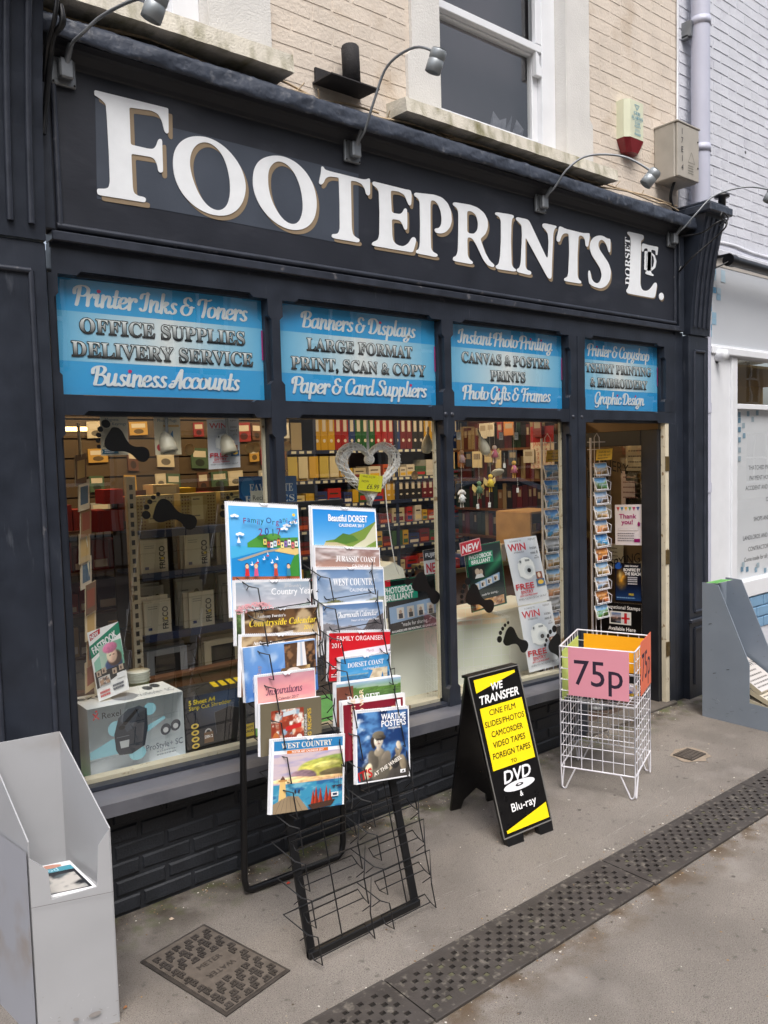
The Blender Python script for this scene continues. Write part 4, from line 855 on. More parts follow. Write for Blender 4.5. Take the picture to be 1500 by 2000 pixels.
# meter cabinet
t = thing('meter_cabinet', 'grey metal cabinet numbered 17E14 at the corner of the cream wall', 'cabinet', (4.98,-.0,3.5))
mb = MB(); mb.box(4.865, -.10, 3.535, 5.135, .05, 3.885, b=.006); mb.box(4.860, -.125, 3.88, 5.14, .05, 3.892, b=.003)
obj('cabinet_body', mb, mat('beige_grey_metal', (170,164,154), .5, var=.1, vscale=8, bump=.2, bscale=60), t)
mb = MB(); mb.box(4.872, -.12, 3.54, 5.13, -.10, 3.88, b=.004); obj('cabinet_door', mb, mat('beige_grey_metal', (0,0,0)), t)
pr = Print((4.885,-.1212,3.565),(.075,0,0),(0,0,.30), th=0, face=(206,206,206))
for i, ch in enumerate('17E14'): pr.text(ch, .5, .82-.19*i, .125, (70,70,74), 'n', off=.012)
pr.obj('number_strip', PRM, t)
pr = Print((4.985,-.1212,3.56),(.10,0,0),(0,0,.16), th=0, face=(200,198,190)); pr.line([(.1,.55),(.5,.98),(.9,.55),(.1,.55)], .003, (120,118,110)); pr.lines(.08,.92,[.1,.2,.3,.4],.04,(120,118,110)); pr.obj('warning_plate', PRM, t)
for z in (3.63,3.80):
    mb = MB(); mb.lathe([(0,-.1245),(.006,-.1235),(.006,-.119)], (5.115,0,z), (0,1,0), 10); obj('screw', mb, BLACK, t)
mb = MB(); mb.tube(catmull([(4.97,-.04,3.55),(4.955,-.02,3.47),(4.99,0,3.42),(5.04,.0,3.36)],5), .010, 8); solo('black_cable', mb, BLACK, 'thick black cable dropping from the numbered grey cabinet', 'cable')
mb = MB(); mb.tube([(5.135,.035,5.3),(5.13,.035,4.4),(5.125,.034,3.9),(5.08,.02,3.9)], .006, 6); solo('white_conduit', mb, WHITE, 'thin white conduit running up the edge of the cream wall', 'conduit')
# black tangle of wire over the right corbel
mb = MB(); mb.tube(catmull([at(1330,462,-.06),at(1370,455,-.2),at(1400,435,-.3),at(1418,430,-.32),at(1416,445,-.32),at(1390,470,-.25),at(1350,505,-.15),at(1327,530,-.05),at(1330,520,-.04)],6), .006, 6)
mb.tube(catmull([at(1405,442,-.3),at(1422,428,-.32),at(1412,414,-.33),at(1408,425,-.33),at(1420,438,-.32)],6), .005, 6)
solo('wire_tangle', mb, BLACK, 'black cable looped over the fluted right corbel', 'cable')
mb = MB(); a = Vector(at(1410,392,-.15)); mb.lathe([(0,.05),(.03,.05),(.034,.04),(.05,.035),(.05,.02),(.025,.018),(.025,-.05),(0,-.055)], a, (0,.0,1), 14); solo('sensor', mb, BLACK, 'small black dusk sensor above the right corbel', 'sensor')
# ---- shop window vinyls
BLUE1, BLUE2 = (8,138,222), (196,226,246)
def banner(i, l1, l2, l3, l4, label, l2x=.9, l3x=.9, l1x=.9, l4x=.86):
    a, b = BAY[i]; pr = Print((a,.056,2.025),(b-a,0,0),(0,0,.43), th=.003, face=BLUE1)
    def band(U, V):
        d = np.clip(1-np.abs(U-.5)*1.9, 0, 1)**.8; C = np.zeros(U.shape+(3,))+np.array((90,186,240.)); return mixc(C, (244,250,252), d)
    def grad(U, V):
        C = np.zeros(U.shape+(3,))+np.array((46,162,234.)); return mixc(C, (84,188,242), fbm(U, V, 2, i)*.8)
    pr.img(0,0,1,1,14,8,grad); pr.img(0,.29,1,.72,24,2,band)
    def scr(t_, y, h, mw): script(pr, t_, .5, y, h, (240,246,250), mw, .074)
    def slb(t_, y, h, mw):
        pr.text(t_, .5, y, h, (22,26,34), 'serif', mw=mw, bold=.055); pr.up()
        
        pr.text(t_, .5, y, h, (44,46,50), 'serif', mw=mw, c2=(244,250,252))
    scr(l1, .78, .165, l1x); slb(l2, .54, .13, l2x); slb(l3, .335, .13, l3x); scr(l4, .09, .165, l4x)
    pr.rect(.990,.40,.998,.70,(176,60,130))
    o = pr.solo('window_banner', label, 'banner', 'blue banners behind the toplights', m_=PRG)
banner(0,'Printer Inks & Toners','OFFICE SUPPLIES','DELIVERY SERVICE','Business Accounts','blue banner reading Printer Inks & Toners, Office Supplies, Delivery Service, Business Accounts',.90,.94,.90,.76)
banner(1,'Banners & Displays','LARGE FORMAT','PRINT, SCAN & COPY','Paper & Card Suppliers','blue banner reading Banners & Displays, Large Format, Print, Scan & Copy',.80,.88,.80,.92)
banner(2,'Instant Photo Printing','CANVAS & POSTER','PRINTS','Photo Gifts & Frames','blue banner reading Instant Photo Printing, Canvas & Poster Prints, Photo Gifts & Frames',.92,.5,.92,.86)
banner(3,'Printer & Copyshop','TSHIRT PRINTING','& EMBROIDERY','Graphic Design','blue banner above the door reading Printer & Copyshop, Graphic Design',.96,.86,.9,.7)
# ---- footprints
def foot(toe, heel, flip, label, y=.0475):
    a, b = P(*toe, y), P(*heel, y); d = b-a; L_ = math.hypot(d.x, d.z); u = Vector((d.x,0,d.z))/L_; v = Vector((-u.z,0,u.x))*(1 if flip else -1)
    sole = [(.14,-.13),(.16,-.20),(.26,-.235),(.36,-.20),(.46,-.12),(.58,-.06),(.70,-.07),(.82,-.13),(.93,-.12),(1.0,-.02),(.98,.09),(.90,.145),(.80,.14),(.68,.10),(.56,.10),(.44,.15),(.34,.20),(.24,.21),(.16,.17),(.12,.05)]
    pts = catmull([(p[0],p[1],0) for p in sole],3,True); mb = MB(); poly = [(p.x,p.y) for p in pts]
    if v.cross(u).y < 0: pass
    mb.prism(poly, a, u*L_, v*L_, (0,-.0008,0))
    for (tx,ty,rx,ry) in ((.02,-.20,.085,.075),(-.03,-.065,.055,.05),(-.015,.045,.05,.045),(.015,.145,.045,.04),(.075,.235,.04,.038)):
        mb.prism([(tx+rx*math.cos(k*.524), ty+ry*math.sin(k*.524)) for k in range(12)], a, u*L_, v*L_, (0,-.0008,0))
    solo('footprint_sticker', mb, mat('black_vinyl', (8,8,9), .35), label, 'sticker', 'black footprint stickers on the glass')
foot((196,846),(291,893),False,'black footprint sticker at the top left of the left window')
foot((292,985),(383,1026),True,'black footprint sticker in the middle of the left window, toes up left')
foot((440,985),(520,1012),True,'black footprint sticker half hidden behind the family organiser calendar')
foot((805,1120),(856,1175),True,'black footprint sticker over the photobook card in the second window')
foot((906,1152),(964,1188),False,'black footprint sticker over the lower edge of the new photobook board')
foot((981,1232),(1030,1268),True,'black footprint sticker on the white panel of the third window')
foot((1073,1240),(1108,1300),False,'black footprint sticker beside the wire basket rim')
# ================================================================ neighbour
nb = thing('neighbour_wall', 'white painted brick wall of the next building to the right', 'wall', (6.5,0,0))
wallplate(5.165, 9, 3.17, 5.6, [], WY, .12, WHB, 'wall_body', nb)
bricks('brick', nb, WHB, (5.17,7.1,3.27,5.3), WY, seed=9, proud=.0032, gap=.007)
mb = MB(); mb.tube(catmull([(5.5,.02,3.245),(5.8,.0,3.25),(6.2,.01,3.24),(7,.0,3.25)],6), .018, 8); mb.box(5.42,-.01,3.15,9,.05,3.20,b=.006); obj('plaster_ledge', mb, WHB, nb)
mb = MB(); mb.add([(6.05+.012*math.cos(k*.52), .035-.01, 3.98+.012*math.sin(k*.52)) for k in range(12)], [tuple(range(12))]); obj('eye_bolt', mb, BLACK, nb)
pipe = thing('downpipe', 'pale lilac downpipe between the cream and white brick walls', 'downpipe', (5.28,-.05,2.4)); PV = mat('lilac_pvc', (188,190,206), .35, var=.03, vscale=5)
mb = MB(); mb.lathe([(.062,3.40),(.062,5.3)], (5.285,-.045,0), (0,0,1), 20); obj('pipe', mb, PV, pipe)
for z in (3.79,4.63):
    mb = MB(); mb.lathe([(.062,z-.0),(.067,z),(.067,z+.05),(.062,z+.05)], (5.285,-.045,0), (0,0,1), 20); obj('pipe_socket', mb, PV, pipe)
mb = MB(); mb.box(5.20,-.02,4.56,5.23,.05,4.66); mb.box(5.20,.0,4.55,5.24,.05,4.57); obj('pipe_clip', mb, METALG, pipe)
mb = MB(); mb.lathe([(.035,0),(.035,3.3)], (5.43,-.0,0), (0,0,1), 14)
for z in (1.45,2.02): mb.lathe([(.04,z),(.04,z+.07)], (5.43,0,0), (0,0,1), 14)
obj('lower_pipe', mb, PV, pipe)
ns = thing('neighbour_shopfront', 'white office front next door with frosted signboard and window blind', 'shopfront', (6.3,0,0))
mb = MB(); mb.box(5.475,-.01,0,5.60,.1,2.445,b=.006); mb.box(5.60,.012,0,5.80,.1,2.445); mb.box(5.80,-.004,0,5.885,.1,2.445,b=.006); obj('white_pilaster', mb, WHITE, ns)
mb = MB(); mb.box(5.475,-.03,2.445,9,.1,2.50,b=.006); mb.box(5.475,-.012,2.50,9,.1,2.515,b=.003); obj('white_rail', mb, WHITE, ns)
mb = MB(); mb.box(5.42,.02,3.08,9,.1,3.15); obj('soffit', mb, mat('pale_soffit', (196,190,182), .7), ns)
pr = Print((5.475,.02,2.515),(2.2,0,0),(0,0,.57), th=.02, face=(196,200,206)); g = .0445*2.2/2.2
bl = [(96,146,178),(150,184,206),(178,200,214)]
for (i, j, k) in ((0,11,0),(1,11,1),(0,10,1),(0,9,1),(1,8,0),(0,7,0),(1,10,2),(2,7,1),(3,11,2),(0,6,0),(0,5,0),(1,4,1),(1,3,1),(0,2,0),(0,1,1),(2,8,2),(3,10,2)):
    w_, h_ = .064/2.2, .064*.72/.57; pr.rect(.005+i*w_, .02+j*h_*.98, .005+i*w_+w_*.96, .02+j*h_*.98+h_*.94, bl[k])
pr.obj('frosted_sign', PRG, ns)
mb = MB(); mb.lathe([(0,-.004),(.008,-.003),(.009,0)], (5.52,.018,2.54), (0,1,0), 10); obj('sign_screw', mb, WHITE, ns)
mb = MB(); c = P(1408,694,-.04); mb.lathe([(.0,-.05),(.036,-.045),(.042,-.03),(.042,.03),(.036,.045),(0,.05)], c, (0,1,0), 20); mb.box(c.x-.02,-.01,c.z-.055,c.x+.02,.0,c.z-.03); obj('round_white_lamp', mb, WHITE, ns)
mb = MB(); mb.box(5.885,.02,2.06,9,.07,2.10,b=.004); mb.box(5.885,.0,.60,9,.1,.735,b=.008); mb.box(5.885,.03,.735,5.90,.07,2.445); obj('window_frame', mb, WHITE, ns)
pr = Print((5.90,.07,.735),(2.0,0,0),(0,0,1.325), th=.004, face=(236,236,242)); T_ = (60,64,74)
def bz(t_, px, py, h=.030, st='n'): p = P(px,py,.07); pr.text(t_, (p.x-5.90)/2.0, (p.z-.735)/1.325, h, T_, st, al='l')
for t_, px, py in (('THATCHED PROPERTIES',1462,918),('PAYMENT HOLIDAYS',1464,938),('ACCIDENT AND SICKNESS',1456,958),('COVER',1496,979),('SHOPS AND OFFICES',1472,1018),('LANDLORDS AND TENANTS',1451,1056),('CONTRACTORS',1461,1077),('Come inside for all your insurance needs',1453,1098)): bz(t_, px, py, .026)
for px, py, k in ((1441,815,0),(1441,826,0),(1458,813,1),(1476,811,1),(1467,824,2),(1441,844,0),(1449,836,2),(1450,856,1),(1441,864,1),(1441,884,2),(1441,901,2),(1446,1117,0),(1456,1117,0),(1473,1118,1),(1491,1119,1),(1448,1108,2),(1477,1109,2)):
    p = P(px,py,.07); u, v = (p.x-5.90)/2.0, (p.z-.735)/1.325; pr.rect(u,v,u+.021,v+.030,[(100,146,176),(132,166,190),(170,188,202)][k])
pr.obj('lettered_blind', PRM, ns)
mb = MB(); mb.add([(5.885,.045,.735),(9,.045,.735),(9,.045,2.445),(5.885,.045,2.445)], [(0,1,2,3)]); obj('window_pane', mb, GLASS, ns)
mb = MB(); mb.box(5.885,.02,0,9,.1,.33); obj('plinth', mb, WHB, ns)
PB = mat('pale_blue_paint', (120,158,190), .5, bump=.5, bscale=60, var=.08, vscale=10)
mb = MB(); mb.box(5.885,.02,.33,9,.1,.60); rl = obj('blue_riser', mb, PB, ns)
for row in range(3):
    for k in range(10):
        a = 5.89+k*.225-(.11 if row % 2 else 0); a0 = max(a,5.89); b_ = a+.215; m_ = MB(); m_.box(a0,.010,.335+row*.088,b_,.019,.335+row*.088+.078,b=.004); obj('brick', m_, PB, rl)
# inside of the neighbour's window
mb = MB(); mb.box(5.5,1.3,0,9,1.32,2.6); mb.box(5.9,.3,2.44,9,1.3,2.46); solo('office_back_wall', mb, mat('ochre_wall', (176,146,92), .8), 'ochre wall seen inside the office window next door', 'wall')
mb = MB(); mb.box(6.4,.6,1.0,6.9,.9,2.2,b=.02); mb.box(6.9,.62,1.0,7.6,.9,2.16,b=.02); solo('dark_office_cabinet', mb, BLACKM, 'dark cabinet top seen above the lettered blind next door', 'cabinet')
mb = MB(); mb.lathe([(.0,0),(.12,.005),(.09,.05),(.02,.06),(.02,.12)], at(1462,712,.25), (0,0,1), 16); solo('pendant_lamp', mb, CREAMW, 'pale ceiling light shade inside the office window next door', 'lamp')
t = thing('black_roller', 'black awning roller tube on the frosted sign next door', 'roller', (5.75,-.1,2.95)); a = P(1432,510,-.12)
mb = MB(); mb.tube([a, a+Vector((2.4,0,-.02))], .036, 16); obj('tube', mb, BLACK, t)
mb = MB(); mb.tube([a-Vector((.07,0,0)), a], .043, 16); mb.box(a.x-.05,a.y,a.z+.03,a.x-.02,.02,a.z+.05); obj('end_bracket', mb, BLACK, t)
mb = MB(); mb.tube(catmull([a-Vector((.06,0,.01)), a+Vector((-.16,.05,-.06)), a+Vector((-.26,.10,-.09))],5), .006, 6); obj('lead_wire', mb, BLACK, t)
mb = MB(); mb.tube(catmull([at(1504,380,-.4),at(1496,420,-.4),at(1497,455,-.4)],4), .01, 6); 
# ================================================================ the other side of the street, seen only in the panes
op = thing('terrace_opposite', 'pale rendered terrace with sash windows across the street', 'building', (6,-11,0))
OPW = mat('terrace_render', (186,176,160), .85, var=.08, vscale=.7); OPD = mat('terrace_glass', (44,48,54), .15); OPF = mat('terrace_frames', (214,214,210), .5)
hs_ = [(-9+3.1*i, -9+3.1*i+1.2, 3.4, 5.2) for i in range(15)]+[(-9+3.1*i, -9+3.1*i+1.2, 6.5, 8.1) for i in range(15)]+[(-9+3.1*i, -9+3.1*i+1.9, .5, 2.4) for i in range(15)]
wallplate(-10, 38, 0, 9.2, hs_, -11.4, .4, OPW, 'wall_body', op)
for h in hs_:
    mb = MB(); mb.box(h[0],-11.2,h[2],h[1],-11.18,h[3]); f = obj('window', mb, OPD, op)
    mb = MB(); c = (h[0]+h[1])/2; d = (h[2]+h[3])/2
    for q in ((h[0],h[2],h[0]+.07,h[3]),(h[1]-.07,h[2],h[1],h[3]),(h[0],h[2],h[1],h[2]+.08),(h[0],h[3]-.08,h[1],h[3]),(c-.03,h[2],c+.03,h[3]),(h[0],d-.03,h[1],d+.03)): mb.box(q[0],-11.18,q[1],q[2],-11.14,q[3])
    obj('frame', mb, OPF, f)
mb = MB(); mb.prism([(-11.4,9.2),(-10.9,9.2),(-12.8,11.0),(-14.8,9.2)], (-10,0,0), (0,1,0), (0,0,1), (48,0,0)); obj('roof', mb, mat('slate_roof', (72,74,80), .7, var=.2, vscale=4), op)
rl = thing('iron_railing', 'black iron railing in front of the terrace across the street', 'railing', (3,-9.6,0)); mb = MB()
for i in range(130): mb.box(-6+i*.14,-9.61,0,-5.98+i*.14,-9.59,1.15)
o = obj('bars', mb, BLACK, rl); o['kind'] = 'stuff'
mb = MB(); mb.box(-6,-9.62,1.05,12.2,-9.58,1.09); mb.box(-6,-9.62,.12,12.2,-9.58,.16); obj('rail', mb, BLACK, rl)
def car(cx, cy, label, paint):
    t = thing('parked_car', label, 'car', (cx,cy,0)); prof = [(-2.0,.30),(-2.05,.62),(-1.95,.84),(-1.15,.96),(-.45,1.38),(.1,1.46),(.9,1.44),(1.5,1.22),(1.85,.98),(1.98,.70),(1.98,.34),(1.6,.26),(-1.7,.26)]
    def half(sc, prf): return [(p[0]*1.0, p[1]) for p in prf]
    mb = MB(); W_ = .86; n = len(prof); vs = []
    for s_, in ((-1,),(1,)):
        for p in prof:
            inn = max(0,(p[1]-.9))*.42; vs.append((cx+p[0], cy+s_*(W_-inn), p[1]))
    mb.add(vs, [tuple(range(n)), tuple(range(2*n-1,n-1,-1))]+[(i,i+n,(i+1) % n+n,(i+1) % n) for i in range(n)]); obj('body', mb, paint, t)
    for s_ in (-1,1):
        mb = MB(); g = [(-1.0,.98),(-.42,1.34),(.1,1.40),(.85,1.38),(1.35,1.18),(1.45,1.0)]; f = [(cx+p[0], cy+s_*(W_+.004-max(0,(p[1]-.9))*.42), p[1]) for p in g]
        mb.add(f, [tuple(range(6)) if s_ < 0 else tuple(range(5,-1,-1))]); obj('side_window', mb, OPD, t)
        for wx in (-1.25,1.2):
            mb = MB(); mb.lathe([(0,-.11),(.2,-.11),(.31,-.09),(.32,0),(.31,.09),(.2,.10),(0,.10)], (cx+wx,cy+s_*.78,.32), (0,s_,0), 20); wh = obj('wheel', mb, BLACK, t)
            mb = MB(); mb.lathe([(0,.02),(.19,.0),(.2,-.01)], (cx+wx,cy+s_*.895,.32), (0,s_,0), 14); obj('rim', mb, METALG, wh)
    mb = MB(); mb.add([(cx-1.12,cy-.8,.985),(cx-1.12,cy+.8,.985),(cx-.46,cy+.64,1.385),(cx-.46,cy-.64,1.385)], [(0,1,2,3)]); obj('windscreen', mb, OPD, t)
car(8.3,-5.6,'silver hatchback parked across the street, reflected in the third window', mat('silver_car_paint', (172,176,182), .25, metal=.5, coat=.5))
mb = MB(); mb.add([(-40,-8.6,.004),(60,-8.6,.004),(60,-4.2,.004),(-40,-4.2,.004)], [(0,1,2,3)]); struct('road', mb, mat('road_asphalt', (92,90,88), .9, bump=.6, bscale=200, var=.15, vscale=2))
# ================================================================ folding board sign
def aboard():
    BL, BR = P(985,1640,-.622), P(1077,1601,-.652); TL, TR = P(914,1324,-.412), P(1011,1299,-.448)
    t = thing('board_sign', 'black and yellow folding board advertising film transfer to DVD', 'sign', (BL+BR)/2*Vector((1,1,0)) if False else ((BL.x+BR.x)/2,(BL.y+BR.y)/2,0))
    U = ((BR-BL)+(TR-TL))/2; V = ((TL-BL)+(TR-BR))/2; N = U.cross(V).normalized(); th = .016
    mb = MB(); q = [BL, BR, TR, TL]; mb.add([p-N*.001 for p in q]+[p-N*th for p in q], [(0,1,2,3),(7,6,5,4),(0,4,5,1),(1,5,6,2),(2,6,7,3),(3,7,4,0)]); obj('front_leaf', mb, BLACKM, t)
    pr = Print(BL+U*.02+V*.008, U*.96, V*.984, th=0, face=(16,14,16)); Y = (252,224,26)
    pr.poly([(.05,.985),(.05,.905),(.93,.945),(.93,.985)][::-1], Y) if False else pr.poly([(.05,.90),(.93,.968),(.93,.985),(.05,.985)], Y)
    pr.text('WE', .5, .893, .046, (245,245,245), 'bi', off=.01); pr.text('TRANSFER', .5, .823, .052, (245,245,245), 'bi', off=.01, fit=.82)
    pr.rect(.05,.405,.95,.80,Y)
    for k, (l, wv) in enumerate((('CINE FILM',.56),('SLIDES/PHOTOS',.84),('CAMCORDER',.66),('VIDEO TAPES',.68),('FOREIGN TAPES',.80))): pr.text(l, .5, .742-.0675*k, .036, (18,18,18), 'n', off=.018, shear=.12, fit=wv)
    pr.text('TO', .5, .418, .024, (18,18,18), 'n', off=.012)
    pr.text('DVD', .5, .308, .075, (240,240,244), 'bi', off=.03, fit=.58); pr.ell(.5,.275,.33,.030,(240,240,244),28); pr.ell(.5,.277,.085,.010,(16,14,16)); pr.ell(.5,.279,.04,.004,(240,240,244))
    pr.text('&', .5, .205, .032, (245,245,245), 'n', off=.02); pr.text('Blu-ray', .5, .13, .050, (245,245,245), 'n', off=.02, fit=.52)
    pr.poly([(.05,.018),(.95,.018),(.95,.115),(.05,.035)], Y); pr.obj('printed_panel', PR, t)
    mb = MB(); e = .006
    for a, b in ((0,1),(1,2),(2,3),(3,0)): mb.tube([q[a]+N*.001, q[b]+N*.001], .0035, 6)
    obj('edge_strip', mb, mat('dull_strip', (110,108,104), .5), t)
    for s0, s1 in ((.05,.36),(.70,.97)):
        a = BL+U*s0; b = BL+U*s1; dz = Vector((0,0,-a.z)); mb = MB(); sp = (b-a)*.12; f0 = a+V.normalized()*.02-N*.002; f1 = b+V.normalized()*.02-N*.002
        lo0, lo1 = G(0,0)*0+Vector((a.x,a.y-.012,0)), Vector((b.x,b.y-.012,0)); k = Vector((0,.03,0))
        mb.hexa([lo0+sp*.0, lo1-sp*0, lo1+k, lo0+k, f0-sp*.6, f1+sp*.6, f1+sp*.6+k, f0-sp*.6+k]); obj('foot', mb, BLACK, t)
    # back leaf
    T0, T1 = P(908,1326,-.395)-Vector((0,0,.0)), TR+Vector((.0,.03,-.002)); T0 = TL+Vector((0,.03,-.002)); B0, B1 = Vector((2.659,-.182,0)), Vector((2.925,-.24,0)); u = B1-B0; v0 = T0-B0
    mb = MB(); Vb = ((T0-B0)+(T1-B1))/2; prof = [(0,0),(.2,0),(.26,.07),(.5,.14),(.74,.07),(.8,0),(1,0),(1,1),(0,1)]; nn = u.cross(Vb).normalized()
    mb.prism(prof, B0, u, Vb, nn*.014); obj('back_leaf', mb, BLACKM, t)
    mb = MB(); mb.hexa([TL+Vector((0,0,-.006)), TR+Vector((0,0,-.006)), T1+Vector((0,.012,-.006)), T0+Vector((0,.012,-.006)), TL+Vector((0,0,.006)), TR+Vector((0,0,.006)), T1+Vector((0,.012,.006)), T0+Vector((0,.012,.006))]); obj('hinge_strip', mb, BLACK, t)
aboard()
# ================================================================ wire basket
def basket():
    L_, F, R_, B = [Vector(p) for p in ((3.275,-.388,0),(3.425,-.735,0),(3.80,-.58,0),(3.662,-.205,0))]
    t = thing('wire_basket', 'white wire dump bin on hairpin legs with pink 75p card', 'wire basket', (3.54,-.48,0)); zt, zb = .757, .118; Z = lambda p, z: Vector((p.x,p.y,z))
    def panel(a, b, n, label=None):
        mb = MB(); N = Vector((b.y-a.y, a.x-b.x, 0)).normalized()
        for i in range(n+1):
            p = a.lerp(b, i/n); mb.tube([Z(p,zb),Z(p,zt)], .0024 if 0 < i < n else .0042, 5)
        for j in range(1,11): z = zb+(zt-zb)*j/11; mb.tube([Z(a,z)-N*.004,Z(b,z)-N*.004], .0024, 5)
        for z in (zb,zt): mb.tube([Z(a,z),Z(b,z)], .0044, 6)
        obj('wire_panel', mb, WWIRE, t)
    panel(L_,F,7); panel(F,R_,7); panel(R_,B,7); panel(B,L_,7)
    for c, d1, d2 in ((L_,F,B),(F,R_,L_),(R_,F,B),(B,L_,R_)):
        mb = MB()
        for d in (d1,) if c in (B,) else (d1,):
            u = (d-c).normalized(); a = Z(c,zb); b = Z(c+u*.075,zb); m_ = Z(c+u*.022,.004)
            mb.tube(catmull([a+Vector((0,0,.06)), a, Z(c+u*.004,.03), Z(c+u*.010,.007), Z(c+u*.024,.007), Z(c+u*.034,.03), b],4), .0042, 6)
        u2 = (d2-c).normalized(); mb.tube(catmull([Z(c,zb), Z(c+u2*.004,.03), Z(c+u2*.012,.007), Z(c+u2*.024,.007), Z(c+u2*.034,.03), Z(c+u2*.075,zb)],4), .0038, 6)
        obj('hairpin_leg', mb, WWIRE, t)
    mb = MB(); zf = .47
    for i in range(9): mb.tube([Z(L_.lerp(F,i/8),zf),Z(B.lerp(R_,i/8),zf)], .0024, 5)
    for i in range(9): mb.tube([Z(L_.lerp(B,i/8),zf+.003),Z(F.lerp(R_,i/8),zf+.003)], .0024, 5)
    obj('wire_shelf', mb, WWIRE, t)
    def card(a, b, u0, u1, z0, z1, c, txt, inn, label, cat='price card', tc=(40,26,48), lean=0, h=.52):
        N = Vector((b.y-a.y, a.x-b.x, 0)).normalized()
        if N.dot(Vector((a.x-3.54,a.y+.48,0))) < 0: N = -N
        p, q = a.lerp(b,u0), a.lerp(b,u1); o = N*(-.012 if inn else .007); pr = Print(Z(p,z0)+o, Z(q,z1)*0+(q-p), Vector((0,0,z1-z0)), th=.002, face=c, edge=c)
        if txt: pr.text(txt, .5, .24, h, tc, 'n', off=.006, fit=.80)
        pr.solo('price_card', label, cat, m_=PRM)
    card(L_,F,.12,.93,.505,.757,(226,150,166),'75p',False,'pink card reading 75p on the front of the wire basket')
    card(F,R_,.30,.99,.50,.78,(238,122,90),'75p',False,'orange card reading 75p on the right side of the wire basket')
    p, q = B.lerp(R_,.05), B.lerp(R_,.92); Print(Z(p,.54)+Vector((0,-.02,0)), q-p, Vector((0,0,.20)), th=.002, face=(246,172,10), edge=(246,172,10)).solo('yellow_card', 'plain amber card inside the back of the wire basket', 'card', m_=PRM)
    p, q = B.lerp(L_,.05), B.lerp(L_,.97); Print(Z(q,.46)+Vector((.016,0,0)), p-q, Vector((0,0,.265)), th=.002, face=(196,220,120), edge=(196,220,120)).solo('green_card', 'pale green card inside the left side of the wire basket', 'card', m_=PRM)
    r = random.Random(8); cen = (L_+F+R_+B)/4; cols = [(240,206,40),(240,240,240),(60,90,170),(232,180,60),(200,210,230),(250,220,70),(228,228,240),(120,150,90),(236,200,30),(214,214,222)]
    nm = ['yellow','white','blue','amber','pale blue','bright yellow','greyish white','green','lemon','silver']
    for i in range(10):
        a = r.uniform(0,3); dx, dy = r.uniform(-.10,.10), r.uniform(-.10,.10); z = zf+.012+.0115*i; u = Vector((math.cos(a),math.sin(a),r.uniform(-.12,.12)))*.15; v = Vector((-math.sin(a),math.cos(a),r.uniform(-.12,.25)))*.105
        O = Vector((cen.x+dx,cen.y+dy,z))-u/2-v/2; pr = Print(O, u, v, th=.006, face=cols[i], edge=cols[i]); pr.rect(.08,.12,.92,.38,cols[(i+3) % 10]); pr.lines(.1,.9,[.5,.62,.74],.05,(70,70,80),i); pr.solo('stationery_packet', nm[i]+' stationery packet lying in the wire basket', 'packet', 'packets inside the wire basket')
basket()
# ================================================================ grey stands
def stand(name, label, FL, FR, BR, BL, zb, zf, zs, mt, cut=True):
    t = thing(name, label, 'stand', ((FL[0]+BR[0])/2,(FL[1]+BR[1])/2,0)); V3 = lambda p, z: Vector((p[0],p[1],z)); th = .004
    def face(pts, n, nm='panel'):
        mb = MB(); pts = [Vector(p) for p in pts]; nn = (pts[1]-pts[0]).cross(pts[2]-pts[1]).normalized(); k = len(pts); mb.add(pts+[p-nn*th for p in pts], [tuple(range(k)), tuple(range(2*k-1,k-1,-1))]+[(i,i+k,(i+1) % k+k,(i+1) % k) for i in range(k)]); obj(nm, mb, mt, t)
    face([V3(FR,0),V3(BR,0),V3(BR,zb),V3(FR,zf)], 0, 'side_panel')
    face([V3(BL,0),V3(FL,0),V3(FL,zf),V3(BL,zb)], 0, 'side_panel')
    face([V3(BR,0),V3(BL,0),V3(BL,zb),V3(BR,zb)], 0, 'back_panel')
    fl, fr = Vector((FL[0],FL[1],0)), Vector((FR[0],FR[1],0)); L = lambda u, z: fl.lerp(fr,u)+Vector((0,0,z))
    mb = MB(); poly = [(0,0),(1,0),(1,zf),(.93,zf-.02),(.84,zf-.05),(.80,zs+.01),(.24,zs-.002),(.22,zf-.10),(.12,zf-.075),(0,zf-.05)] if cut else [(0,0),(1,0),(1,zs),(0,zs)]
    mb.prism([(p[0],p[1]) for p in poly], fl, fr-fl, (0,0,1), (fr-fl).cross(Vector((0,0,-1))).normalized()*th); obj('front_panel', mb, mt, t)
    q = [V3(FL,zs-.02),V3(FR,zs-.02),V3(BR,zs-.02),V3(BL,zs-.02)]; c = sum(q,Vector())/4; mb = MB(); mb.add([c+(p-c)*.97 for p in q], [(0,1,2,3)]); obj('shelf', mb, mt, t)
    return t
ls = stand('magazine_stand', 'pale grey cardboard magazine dispenser at the left end of the shopfront', (.615,-.505), (.838,-.580), (.795,-.265), (.575,-.235), .868, .63, .44, GREYC)
fl, bl2 = Vector((.615,-.505,0)), Vector((.575,-.235,0)); pr = Print(bl2+Vector((-.0062,-.001,.0)), fl-bl2, Vector((0,0,.60)), th=0, face=(150,152,160)); r = random.Random(2)
pr.img(0,0,1,1,30,50,lambda U,V: mixc(np.zeros(U.shape+(3,))+np.array((158,159,166.)),(140,124,108),np.clip((fbm(U,V*2,3,4)-.45)*4,0,1)*np.clip(1-np.abs(V-.5)*3,0,1)*.55))  # brownish reflection painted into the colour of the left side
pr.obj('side_reflection', PRM, ls)
fl, fr = Vector((.615,-.505,0)), Vector((.838,-.580,0)); nn = Vector((-.075,-.223,0)).normalized()
pr = Print(fl+nn*.0045+Vector((0,0,.004)), fr-fl, Vector((0,0,.43)), th=0, face=(164,164,171))
